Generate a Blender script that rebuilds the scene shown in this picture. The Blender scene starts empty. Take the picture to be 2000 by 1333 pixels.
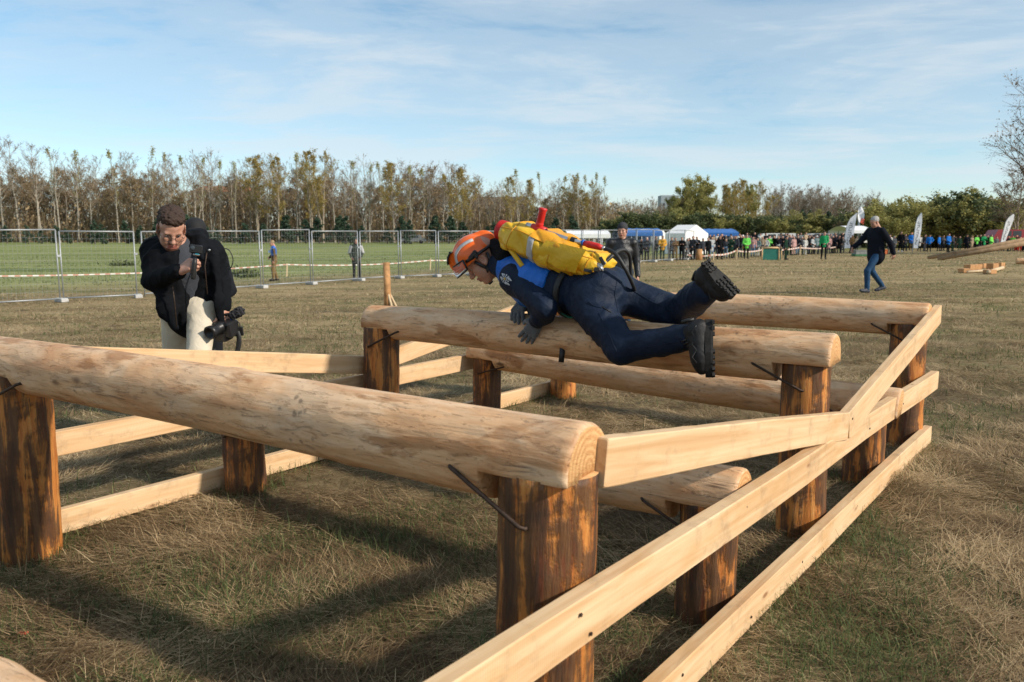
import bpy, math, random
import numpy as np
from mathutils import Vector, Matrix, noise as mnoise

random.seed(7)
RNG = np.random.default_rng(7)
SC = bpy.context.scene
COL = SC.collection

# ------------------------------------------------------------------ camera
CAM_H = 1.5
FPX, CX, CY, YH = 1555.0, 1000.0, 666.5, 462.0
PITCH = math.atan((CY - YH) / FPX)
cam_d = bpy.data.cameras.new('camera')
cam = bpy.data.objects.new('camera', cam_d)
COL.objects.link(cam)
cam_d.sensor_width = 36.0
cam_d.lens = 36.0 * FPX / 2000.0
cam_d.clip_start, cam_d.clip_end = 0.05, 6000.0
cam.location = (0, 0, CAM_H)
cam.rotation_euler = (math.pi / 2 - PITCH, 0, 0)
cam_d.dof.use_dof = True
cam_d.dof.focus_distance = 4.4
cam_d.dof.aperture_fstop = 4.5
SC.camera = cam

# ------------------------------------------------------------------ light, sky, exposure
SUN_AZ = math.atan2(0.90, -0.44)       # clockwise from +Y
SUN_EL = math.radians(31)
sun_d = bpy.data.lights.new('sun', 'SUN')
sun = bpy.data.objects.new('sun', sun_d)
COL.objects.link(sun)
sun_d.energy = 3.4
sun_d.angle = math.radians(2.2)
sun_d.color = (1.0, 0.895, 0.765)
sdir = Vector((math.sin(SUN_AZ) * math.cos(SUN_EL), math.cos(SUN_AZ) * math.cos(SUN_EL), math.sin(SUN_EL)))
sun.rotation_euler = sdir.to_track_quat('Z', 'Y').to_euler()
sun.location = sdir * 60

def nd(nt, typ, **kw):
    n = nt.nodes.new(typ)
    for k, v in kw.items():
        if k.startswith('i_'):
            key = k[2:]
            n.inputs[int(key) if key.isdigit() else key.replace('_', ' ')].default_value = v
        else:
            setattr(n, k, v)
    return n

def ramp(nt, fac, stops, interp='LINEAR'):
    r = nt.nodes.new('ShaderNodeValToRGB')
    r.color_ramp.interpolation = interp
    el = r.color_ramp.elements
    while len(el) < len(stops): el.new(0.5)
    for e, (p, c) in zip(el, stops):
        e.position = p
        e.color = (c, c, c, 1) if not hasattr(c, '__len__') else (c[0], c[1], c[2], 1)
    nt.links.new(fac, r.inputs[0])
    return r.outputs[0]

def mixc(nt, fac, a, b, mode='MIX'):
    m = nt.nodes.new('ShaderNodeMix'); m.data_type = 'RGBA'; m.blend_type = mode
    for s, v in ((m.inputs[0], fac), (m.inputs[6], a), (m.inputs[7], b)):
        if hasattr(v, 'is_linked'): nt.links.new(v, s)
        elif hasattr(v, '__len__'): s.default_value = (v[0], v[1], v[2], 1)
        else: s.default_value = v
    return m.outputs[2]

def math_(nt, op, a, b=None):
    m = nt.nodes.new('ShaderNodeMath'); m.operation = op
    for s, v in ((m.inputs[0], a), (m.inputs[1], b)):
        if v is None: continue
        if hasattr(v, 'is_linked'): nt.links.new(v, s)
        else: s.default_value = v
    return m.outputs[0]

world = bpy.data.worlds.new('World')
SC.world = world
world.use_nodes = True
wt = world.node_tree
wt.nodes.clear()
w_out = wt.nodes.new('ShaderNodeOutputWorld')
w_bg = wt.nodes.new('ShaderNodeBackground')
w_bg.inputs[1].default_value = 0.116
sky = wt.nodes.new('ShaderNodeTexSky')
sky.sky_type = 'NISHITA'; sky.sun_disc = False
sky.sun_elevation = SUN_EL; sky.sun_rotation = SUN_AZ
sky.altitude = 800; sky.air_density = 1.0; sky.dust_density = 0.25; sky.ozone_density = 3.0
tc = wt.nodes.new('ShaderNodeTexCoord')
sx = wt.nodes.new('ShaderNodeSeparateXYZ'); wt.links.new(tc.outputs['Generated'], sx.inputs[0])
zz = math_(wt, 'ADD', math_(wt, 'MAXIMUM', sx.outputs[2], 0.0), 0.07)
px = math_(wt, 'DIVIDE', sx.outputs[0], zz); py = math_(wt, 'DIVIDE', sx.outputs[1], zz)
cv = wt.nodes.new('ShaderNodeCombineXYZ'); wt.links.new(px, cv.inputs[0]); wt.links.new(py, cv.inputs[1])
def cloud_noise(scale, rot, sxy, detail, rough, dist=0.6, loc=(0, 0, 0)):
    mp = wt.nodes.new('ShaderNodeMapping'); wt.links.new(cv.outputs[0], mp.inputs[0])
    mp.inputs['Rotation'].default_value = (0, 0, rot); mp.inputs['Scale'].default_value = (sxy[0], sxy[1], 1)
    mp.inputs['Location'].default_value = loc
    n = nd(wt, 'ShaderNodeTexNoise', i_Scale=scale, i_Detail=detail, i_Roughness=rough, i_Distortion=dist)
    wt.links.new(mp.outputs[0], n.inputs['Vector'])
    return n.outputs[0]
c1 = cloud_noise(0.62, 0.5, (0.75, 0.9), 9, 0.60, 0.5, (0.4, 1.3, 0))
c2 = cloud_noise(2.4, 0.35, (0.6, 1.2), 9, 0.66, 0.8, (3, 0, 0))
cm = math_(wt, 'ADD', math_(wt, 'MULTIPLY', c1, 0.80), math_(wt, 'MULTIPLY', c2, 0.20))
cmask = ramp(wt, cm, [(0.36, 0.05), (0.48, 0.45), (0.60, 0.88)], 'EASE')
hz = ramp(wt, sx.outputs[2], [(0.0, 0.45), (0.08, 0.8), (0.3, 1.0)])
cfac = math_(wt, 'MULTIPLY', math_(wt, 'MULTIPLY', cmask, hz), 0.88)
sat = nd(wt, 'ShaderNodeHueSaturation', i_Saturation=1.04, i_Value=0.86); sat.inputs['Hue'].default_value = 0.484
wt.links.new(sky.outputs[0], sat.inputs['Color'])
skycol = mixc(wt, cfac, sat.outputs[0], (4.3, 4.7, 4.95))
wt.links.new(skycol, w_bg.inputs[0])
wt.links.new(w_bg.outputs[0], w_out.inputs[0])

SC.view_settings.view_transform = 'Standard'
SC.view_settings.look = 'None'
SC.view_settings.exposure = 0.60
SC.view_settings.gamma = 1.0
SC.view_settings.use_curve_mapping = False
SC.render.engine = 'CYCLES'
SC.cycles.max_bounces = 6
SC.cycles.diffuse_bounces = 3
SC.cycles.glossy_bounces = 3
SC.cycles.transmission_bounces = 4
SC.cycles.transparent_max_bounces = 8
SC.cycles.use_denoising = True

# ------------------------------------------------------------------ geometry of the place
def terrain(x, y):
    x = np.asarray(x, float); y = np.asarray(y, float)
    s = np.clip((y - 8) / 10, 0, 1); s = s * s * (3 - 2 * s)
    side = np.where(x < 0, -0.12 + 0.0175 * x, -0.12 + 0.027 * x)
    side = np.clip(side, -0.35, 0.12)
    f = np.clip((y - 60) / 90, 0, 1); f = f * f * (3 - 2 * f)
    return s * side * (1 - f) + f * 0.42
def tz(x, y): return float(terrain(x, y))

_F = np.array([0, math.cos(PITCH), -math.sin(PITCH)])
_U = np.array([0, math.sin(PITCH), math.cos(PITCH)])
def ray(u, v): return np.array([1.0, 0, 0]) * (u - CX) / FPX + _U * (CY - v) / FPX + _F
def P(u, v, Y):
    """the place in the field seen at photo pixel u, v when it stands Y metres ahead"""
    d = ray(u, v); t = Y / d[1]
    return np.array([d[0] * t, Y, CAM_H + d[2] * t])
def Gd(u, v, z=None):
    d = ray(u, v); h = 0.0
    for _ in range(30):
        t = ((h if z is None else z) - CAM_H) / d[2]
        p = d * t
        if z is None: h = 0.5 * h + 0.5 * tz(p[0], p[1])
    return np.array([p[0], p[1], h if z is None else z])
def at_u(u, Y):
    """ground place in the column u, Y metres ahead"""
    x = (u - CX) / FPX * (Y * math.cos(PITCH) + 1.4 * math.sin(PITCH))
    return np.array([x, Y, tz(x, Y)])

def nz(v):
    v = np.asarray(v, float); return v / (np.linalg.norm(v) + 1e-12)

# ------------------------------------------------------------------ object helpers
def tag(o, label=None, cat=None, group=None, kind=None):
    if label: o['label'] = label
    if cat: o['category'] = cat
    if group: o['group'] = group
    if kind: o['kind'] = kind
    return o
def empty(name, loc=(0, 0, 0), label=None, cat=None, group=None):
    o = bpy.data.objects.new(name, None); COL.objects.link(o)
    o.location = loc; o.empty_display_size = 0.1
    return tag(o, label, cat, group)
def link_mesh(name, me, parent=None, loc=None):
    o = bpy.data.objects.new(name, me); COL.objects.link(o)
    if parent is not None: o.parent = parent
    if loc is not None: o.location = loc
    return o
def np_mesh(name, verts, faces, mats=(), matidx=None, smooth=True, quads=None):
    """verts (n,3); faces: list or (m,k) array"""
    me = bpy.data.meshes.new(name)
    verts = np.asarray(verts, np.float32)
    if isinstance(faces, np.ndarray):
        m, k = faces.shape
        me.vertices.add(len(verts)); me.vertices.foreach_set('co', verts.ravel())
        me.loops.add(m * k); me.loops.foreach_set('vertex_index', faces.astype(np.int32).ravel())
        me.polygons.add(m)
        me.polygons.foreach_set('loop_start', np.arange(0, m * k, k, dtype=np.int32))
        me.update(calc_edges=True)
    else:
        me.from_pydata([tuple(map(float, v)) for v in verts], [], [tuple(f) for f in faces]); me.update()
    for mt in mats: me.materials.append(mt)
    n = len(me.polygons)
    if matidx is not None: me.polygons.foreach_set('material_index', np.asarray(matidx, np.int32))
    me.polygons.foreach_set('use_smooth', np.full(n, bool(smooth)))
    me.validate(); me.update()
    return me
def copy_tree(o, parent=None):
    c = o.copy(); COL.objects.link(c)
    if parent is not None: c.parent = parent
    for ch in list(o.children): copy_tree(ch, c)
    return c
def scene_children(o): return o.children

class MB:
    """collects polygons and links them as one mesh object"""
    def __init__(s): s.v = []; s.f = []; s.m = []; s.sm = []
    def add(s, vs, fs, mat=0, smooth=True):
        b = len(s.v); s.v.extend([tuple(map(float, p)) for p in vs])
        for f in fs: s.f.append(tuple(b + i for i in f)); s.m.append(mat); s.sm.append(smooth)
    def box(s, c, h, R=None, mat=0, taper=1.0, bev=0.0):
        c = np.asarray(c, float); h = np.asarray(h, float)
        R = np.eye(3) if R is None else np.asarray(R, float)
        if bev <= 0:
            pts = [c + R @ (np.array([sx, sy, sz]) * h * (np.array([taper, taper, 1]) if sz > 0 else 1)) for sz in (-1, 1) for sx, sy in ((-1, -1), (1, -1), (1, 1), (-1, 1))]
            s.add(pts, [(3, 2, 1, 0), (4, 5, 6, 7), (0, 1, 5, 4), (1, 2, 6, 5), (2, 3, 7, 6), (3, 0, 4, 7)], mat, False)
        else:
            ring = []
            for zi, (zf, ins) in enumerate(((-1, bev), (-1 + bev / h[2], 0), (1 - bev / h[2], 0), (1, bev))):
                hx, hy = h[0] - ins, h[1] - ins
                b = bev
                for sx, sy in ((-1, -1), (1, -1), (1, 1), (-1, 1)):
                    a = [(sx * hx, sy * (hy - b)), (sx * (hx - b), sy * hy)]
                    if (sx * sy) > 0: a = a
                    else: a = a[::-1]
                    for q in a: ring.append(c + R @ np.array([q[0], q[1], zf * h[2]]))
            fs = []
            for k in range(3):
                for i in range(8):
                    j = (i + 1) % 8
                    fs.append((k * 8 + i, k * 8 + j, (k + 1) * 8 + j, (k + 1) * 8 + i))
            fs.append(tuple(range(7, -1, -1))); fs.append(tuple(range(24, 32)))
            s.add(ring, fs, mat, False)
    def tube(s, pts, rad, seg=8, mat=0, cap=True, smooth=True, flat=1.0, up=None):
        pts = [np.asarray(p, float) for p in pts]; n = len(pts)
        rad = [rad] * n if np.isscalar(rad) else list(rad)
        T = [nz(pts[min(i + 1, n - 1)] - pts[max(i - 1, 0)]) for i in range(n)]
        a = np.array([0, 0, 1.0]) if up is None else np.asarray(up, float)
        if abs(T[0] @ a) > 0.95: a = np.array([1.0, 0, 0])
        N = nz(a - T[0] * (a @ T[0])); vs = []
        for i in range(n):
            N = nz(N - T[i] * (N @ T[i])); B = np.cross(T[i], N)
            for k in range(seg):
                t = 2 * math.pi * k / seg
                vs.append(pts[i] + rad[i] * (N * math.cos(t) * flat + B * math.sin(t)))
        fs = []
        for i in range(n - 1):
            for k in range(seg):
                j = (k + 1) % seg
                fs.append((i * seg + k, i * seg + j, (i + 1) * seg + j, (i + 1) * seg + k))
        if cap: fs.append(tuple(range(seg - 1, -1, -1))); fs.append(tuple((n - 1) * seg + k for k in range(seg)))
        s.add(vs, fs, mat, smooth)
    def rot(s, c, axis, prof, seg=16, mat=0, smooth=True):
        """lathe: prof = [(along, radius)...] around axis from c"""
        axis = nz(axis); pts = [np.asarray(c) + axis * a for a, r in prof]
        a = np.array([0, 0, 1.0]) if abs(axis[2]) < 0.9 else np.array([1.0, 0, 0])
        N = nz(a - axis * (a @ axis)); B = np.cross(axis, N); vs = []; n = len(prof)
        for p, (q, r) in zip(pts, prof):
            for k in range(seg):
                t = 2 * math.pi * k / seg; vs.append(p + r * (N * math.cos(t) + B * math.sin(t)))
        fs = [(i * seg + k, i * seg + (k + 1) % seg, (i + 1) * seg + (k + 1) % seg, (i + 1) * seg + k) for i in range(n - 1) for k in range(seg)]
        fs.append(tuple(range(seg - 1, -1, -1))); fs.append(tuple((n - 1) * seg + k for k in range(seg)))
        s.add(vs, fs, mat, smooth)
    def mesh(s, name, mats):
        me = bpy.data.meshes.new(name); me.from_pydata(s.v, [], s.f)
        for m in (mats if isinstance(mats, (list, tuple)) else [mats]): me.materials.append(m)
        me.polygons.foreach_set('material_index', s.m); me.polygons.foreach_set('use_smooth', s.sm); me.update()
        return me
    def build(s, name, mats, parent=None, origin=None):
        if origin is not None:
            o = np.asarray(origin, float); s.v = [tuple(np.asarray(p) - o) for p in s.v]
        return link_mesh(name, s.mesh(name, mats), parent)

# ------------------------------------------------------------------ implicit shapes (bodies, clothes)
class Sdf:
    def __init__(s): s.pr = []
    def cone(s, a, b, ra, rb, k=0.03, mat=0, flat=None, op='+'):
        s.pr.append(('c', np.asarray(a, float), np.asarray(b, float), ra, rb, k, mat, flat, op)); return s
    def ell(s, c, r, R=None, k=0.03, mat=0, op='+'):
        s.pr.append(('e', np.asarray(c, float), np.asarray(r, float), np.eye(3) if R is None else np.asarray(R, float), k, mat, op)); return s
    def box(s, c, h, R=None, rnd=0.01, k=0.02, mat=0, op='+'):
        s.pr.append(('b', np.asarray(c, float), np.asarray(h, float), np.eye(3) if R is None else np.asarray(R, float), rnd, k, mat, op)); return s
    def plane(s, c, n, k=0.005):
        s.pr.append(('p', np.asarray(c, float), nz(n), k)); return s
    def mesh(s, res, disp=None, off=0.0):
        lo = np.full(3, 1e9); hi = -lo; bbs = []
        for p in s.pr:
            if p[0] == 'c':
                m = max(p[3], p[4]) * (max(1.0, p[7][1]) if p[7] else 1) + off; l = np.minimum(p[1], p[2]) - m; h = np.maximum(p[1], p[2]) + m
            elif p[0] == 'e': e = np.abs(p[3]) @ (p[2] + off); l, h = p[1] - e, p[1] + e
            elif p[0] == 'b': e = np.abs(p[3]) @ (p[2] + off) + p[4]; l, h = p[1] - e, p[1] + e
            else: l = h = None
            bbs.append((l, h))
            if l is not None and p[-1] != '-': lo = np.minimum(lo, l); hi = np.maximum(hi, h)
        lo -= 3 * res + 0.012; hi += 3 * res + 0.012
        n = np.ceil((hi - lo) / res).astype(int) + 1
        ax = [lo[i] + res * np.arange(n[i]) for i in range(3)]
        D = np.full(n, 1.0, np.float32); M = np.zeros(n, np.int8)
        for p, (l, h) in zip(s.pr, bbs):
            if p[0] == 'p':
                X, Y, Z = np.meshgrid(*ax, indexing='ij', sparse=True)
                d = (X - p[1][0]) * p[2][0] + (Y - p[1][1]) * p[2][1] + (Z - p[1][2]) * p[2][2]
                D = np.maximum(D, d.astype(np.float32)); continue
            k = p[-3] if p[0] != 'c' else p[5]
            mat = p[-2] if p[0] != 'c' else p[6]; op = p[-1]
            pad = max(k, 4 * res) + 2 * res
            i0 = np.clip(np.floor((l - pad - lo) / res).astype(int), 0, n); i1 = np.clip(np.ceil((h + pad - lo) / res).astype(int) + 1, 0, n)
            if (i1 <= i0).any(): continue
            sl = tuple(slice(a, b) for a, b in zip(i0, i1))
            X, Y, Z = np.meshgrid(ax[0][sl[0]], ax[1][sl[1]], ax[2][sl[2]], indexing='ij')
            Q = np.stack([X, Y, Z], -1).astype(np.float32)
            if p[0] == 'c':
                a, b, ra, rb = p[1], p[2], p[3] + off, p[4] + off
                q = Q - a; ba = b - a
                if p[7] is not None:
                    nn, sf = nz(p[7][0]), p[7][1]
                    q = q + (q @ nn)[..., None] * nn * (1 / sf - 1); ba = ba + (ba @ nn) * nn * (1 / sf - 1)
                t = np.clip((q @ ba) / max(ba @ ba, 1e-9), 0, 1)
                d = np.linalg.norm(q - t[..., None] * ba, axis=-1) - (ra + (rb - ra) * t)
                if p[7] is not None: d = d * min(1.0, 0.5 + 0.5 * p[7][1])
            elif p[0] == 'e':
                q = (Q - p[1]) @ p[3]; r = p[2] + off
                k0 = np.linalg.norm(q / r, axis=-1); k1 = np.linalg.norm(q / (r * r), axis=-1)
                d = k0 * (k0 - 1) / np.maximum(k1, 1e-6)
            else:
                q = np.abs((Q - p[1]) @ p[3]) - (p[2] + off - p[4])
                d = np.linalg.norm(np.maximum(q, 0), axis=-1) + np.minimum(q.max(-1), 0) - p[4]
            O = D[sl]
            if op == '+':
                hh = np.maximum(k - np.abs(O - d), 0) / k
                M[sl] = np.where(d < O, mat, M[sl])
                D[sl] = np.minimum(O, d) - hh * hh * k * 0.25
            else:
                hh = np.maximum(k - np.abs(O + d), 0) / k
                D[sl] = np.maximum(O, -d) + hh * hh * k * 0.25
        if disp is not None:
            I = np.nonzero(np.abs(D) < 0.035)
            pts = np.stack([ax[i][I[i]] for i in range(3)], -1)
            D[I] += disp(pts)
        # surface nets
        S = D < 0
        c8 = [S[i:n[0] - 1 + i, j:n[1] - 1 + j, k:n[2] - 1 + k] for i in (0, 1) for j in (0, 1) for k in (0, 1)]
        sm = np.zeros(c8[0].shape, np.int8)
        for c in c8: sm += c
        act = (sm > 0) & (sm < 8)
        I = np.stack(np.nonzero(act), -1)
        vid = np.full(act.shape, -1, np.int32); vid[act] = np.arange(len(I))
        off8 = np.array([(i, j, k) for i in (0, 1) for j in (0, 1) for k in (0, 1)])
        val = np.stack([D[I[:, 0] + o[0], I[:, 1] + o[1], I[:, 2] + o[2]] for o in off8], -1)
        acc = np.zeros((len(I), 3)); cnt = np.zeros(len(I))
        for e0 in range(8):
            for b in (1, 2, 4):
                if e0 & b: continue
                e1 = e0 | b
                d0, d1 = val[:, e0], val[:, e1]
                cr = (d0 < 0) != (d1 < 0)
                t = np.where(cr, d0 / np.where(cr, d0 - d1, 1), 0)
                pt = off8[e0] + t[:, None] * (off8[e1] - off8[e0])
                acc += pt * cr[:, None]; cnt += cr
        V = lo + res * (I + acc / cnt[:, None])
        mv = M[I[:, 0], I[:, 1], I[:, 2]]
        F = []
        for axn in range(3):
            a1, a2 = (axn + 1) % 3, (axn + 2) % 3
            sh = [slice(None)] * 3; sh2 = [slice(None)] * 3
            sh[axn] = slice(0, n[axn] - 1); sh2[axn] = slice(1, n[axn])
            for q in (a1, a2): sh[q] = slice(1, n[q] - 1); sh2[q] = slice(1, n[q] - 1)
            s0, s1 = S[tuple(sh)], S[tuple(sh2)]
            for cond, flip in ((s0 & ~s1, False), (~s0 & s1, True)):
                E = np.stack(np.nonzero(cond), -1)
                E[:, a1] += 1; E[:, a2] += 1
                qs = []
                for da, db in ((-1, -1), (0, -1), (0, 0), (-1, 0)):
                    g = E.copy(); g[:, a1] += da; g[:, a2] += db
                    qs.append(vid[g[:, 0], g[:, 1], g[:, 2]])
                q = np.stack(qs, -1)
                F.append(q[:, ::-1] if flip else q)
        F = np.concatenate(F)
        return V, F, mv[F[:, 0]]

def folds(seed, amp=0.006, wl=(0.05, 0.16), n=6, fine=0.0):
    r = np.random.default_rng(seed)
    ks = []
    for _ in range(n):
        d = nz(r.normal(size=3)); q = nz(r.normal(size=3))
        ks.append((d * 2 * math.pi / r.uniform(*wl), q * 2 * math.pi / r.uniform(wl[1], 3 * wl[1]), r.uniform(0, 6), r.uniform(0, 6), r.uniform(0.5, 1), nz(r.normal(size=3)) * 2 * math.pi / (2.5 * wl[1])))
    def f(p):
        s = 0
        for k, q, a, b, w, m in ks:
            s = s + w * np.exp(-((np.sin(p @ k * 0.5 + 1.8 * np.sin(p @ q + b) + a)) / 0.42) ** 2) * (0.5 + 0.5 * np.sin(p @ m + a))
        return (-amp * (s / n * 3.2 - 0.55)).astype(np.float32)
    return f

def sdf_obj(name, sd, res, mats, parent=None, disp=None, off=0.0, origin=None):
    V, F, M = sd.mesh(res, disp, off)
    if origin is not None: V = V - np.asarray(origin)
    mats = mats if isinstance(mats, (list, tuple)) else [mats]
    return link_mesh(name, np_mesh(name, V, F, mats, np.minimum(M, len(mats) - 1)), parent)

ORD = 'first second third fourth fifth sixth seventh eighth ninth tenth eleventh twelfth thirteenth fourteenth fifteenth sixteenth seventeenth eighteenth nineteenth twentieth'.split()
ORD += ['twenty-' + q for q in ORD[:9]] + ['thirtieth'] + ['thirty-' + q for q in ORD[:9]]
MARKS = [(-999, 'the left edge'), (345, 'the bearded cameraman'), (538, 'the blue-vest man'), (697, 'the hooded man'), (830, 'the braced post'),
         (925, 'the orange helmet'), (1058, 'the red pump'), (1208, 'the leather jacket'), (1345, 'the white tent'), (1410, 'the second canopy'), (1520, 'the green box'),
         (1608, 'the green steward'), (1657, 'the first flag'), (1708, 'the walker'), (1790, 'the middle flag'), (1850, 'the blue jackets'), (1915, 'the billboard'), (1962, 'the tilted flag')]
_ordc = {}
def place_words(desc, u):
    m = [t for x, t in MARKS if x <= u][-1]
    k = (desc, m); i = _ordc.get(k, 0); _ordc[k] = i + 1
    return f"{desc}, {ORD[i]} right of {m}"
# ------------------------------------------------------------------ materials
def lin(h):
    h = h.lstrip('#'); c = [int(h[i:i + 2], 16) / 255 for i in (0, 2, 4)]
    return tuple(x / 12.92 if x <= 0.04045 else ((x + 0.055) / 1.055) ** 2.4 for x in c)
def new_mat(name):
    m = bpy.data.materials.new(name); m.use_nodes = True
    nt = m.node_tree; nt.nodes.clear()
    o = nt.nodes.new('ShaderNodeOutputMaterial'); b = nt.nodes.new('ShaderNodeBsdfPrincipled')
    nt.links.new(b.outputs[0], o.inputs[0])
    return m, nt, b
def setc(nt, b, key, v):
    if hasattr(v, 'is_linked'): nt.links.new(v, b.inputs[key])
    elif hasattr(v, '__len__'): b.inputs[key].default_value = (v[0], v[1], v[2], 1)
    else: b.inputs[key].default_value = v
def coord(nt, which='Object', scale=(1, 1, 1), rand=False, loc=(0, 0, 0)):
    t = nt.nodes.new('ShaderNodeTexCoord'); m = nt.nodes.new('ShaderNodeMapping')
    m.inputs['Scale'].default_value = scale; m.inputs['Location'].default_value = loc
    if rand:
        oi = nt.nodes.new('ShaderNodeObjectInfo')
        vm = nt.nodes.new('ShaderNodeVectorMath'); vm.operation = 'ADD'
        sc = math_(nt, 'MULTIPLY', oi.outputs['Random'], 37.0)
        cb = nt.nodes.new('ShaderNodeCombineXYZ')
        for i in range(3): nt.links.new(sc, cb.inputs[i])
        nt.links.new(t.outputs[which], vm.inputs[0]); nt.links.new(cb.outputs[0], vm.inputs[1])
        nt.links.new(vm.outputs[0], m.inputs[0])
    else: nt.links.new(t.outputs[which], m.inputs[0])
    return m.outputs[0]
def noise_(nt, vec, scale, detail=4, rough=0.55, dist=0.0):
    n = nd(nt, 'ShaderNodeTexNoise', i_Scale=scale, i_Detail=detail, i_Roughness=rough, i_Distortion=dist)
    nt.links.new(vec, n.inputs['Vector']); return n.outputs[0]
def bump(nt, b, h, strength=0.3, dist=0.01, normal=None):
    n = nt.nodes.new('ShaderNodeBump'); n.inputs['Strength'].default_value = strength; n.inputs['Distance'].default_value = dist
    nt.links.new(h, n.inputs['Height'])
    if normal is not None: nt.links.new(normal, n.inputs['Normal'])
    nt.links.new(n.outputs[0], b.inputs['Normal']); return n.outputs[0]
def plain(name, c, rough=0.7, var=0.15, scale=18, bmp=0.15, metal=0.0, spec=0.4, bdist=0.004, rand=False, sheen=0.0, coat=0.0):
    m, nt, b = new_mat(name)
    c = lin(c) if isinstance(c, str) else c
    v = coord(nt, 'Object', rand=rand)
    n = noise_(nt, v, scale, 5, 0.6)
    lo = tuple(x * (1 - var) for x in c); hi = tuple(min(1, x * (1 + var)) for x in c)
    setc(nt, b, 'Base Color', ramp(nt, n, [(0.3, lo), (0.7, hi)]))
    b.inputs['Roughness'].default_value = rough; b.inputs['Metallic'].default_value = metal
    b.inputs['Specular IOR Level'].default_value = spec
    if sheen: b.inputs['Sheen Weight'].default_value = sheen
    if coat: b.inputs['Coat Weight'].default_value = coat; b.inputs['Coat Roughness'].default_value = 0.15
    if bmp: bump(nt, b, noise_(nt, v, scale * 6, 3), bmp, bdist)
    return m
def cloth(name, c, rough=0.85, var=0.12, weave=420, spec=0.12, sheen=0.0, crease=0.35):
    m, nt, b = new_mat(name)
    c = lin(c) if isinstance(c, str) else c
    v = coord(nt, 'Object')
    n = noise_(nt, v, 7, 4, 0.6)
    lo = tuple(x * (1 - var) for x in c); hi = tuple(min(1, x * (1 + var)) for x in c)
    setc(nt, b, 'Base Color', ramp(nt, n, [(0.3, lo), (0.7, hi)]))
    b.inputs['Roughness'].default_value = rough; b.inputs['Specular IOR Level'].default_value = spec
    b.inputs['Sheen Weight'].default_value = sheen; b.inputs['Sheen Roughness'].default_value = 0.5
    w = noise_(nt, v, weave, 2)
    cr = noise_(nt, v, 14, 3, 0.5, 1.2)
    h = math_(nt, 'ADD', math_(nt, 'MULTIPLY', w, 0.12), math_(nt, 'MULTIPLY', cr, 1.0))
    bump(nt, b, h, crease, 0.02)
    return m

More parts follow.
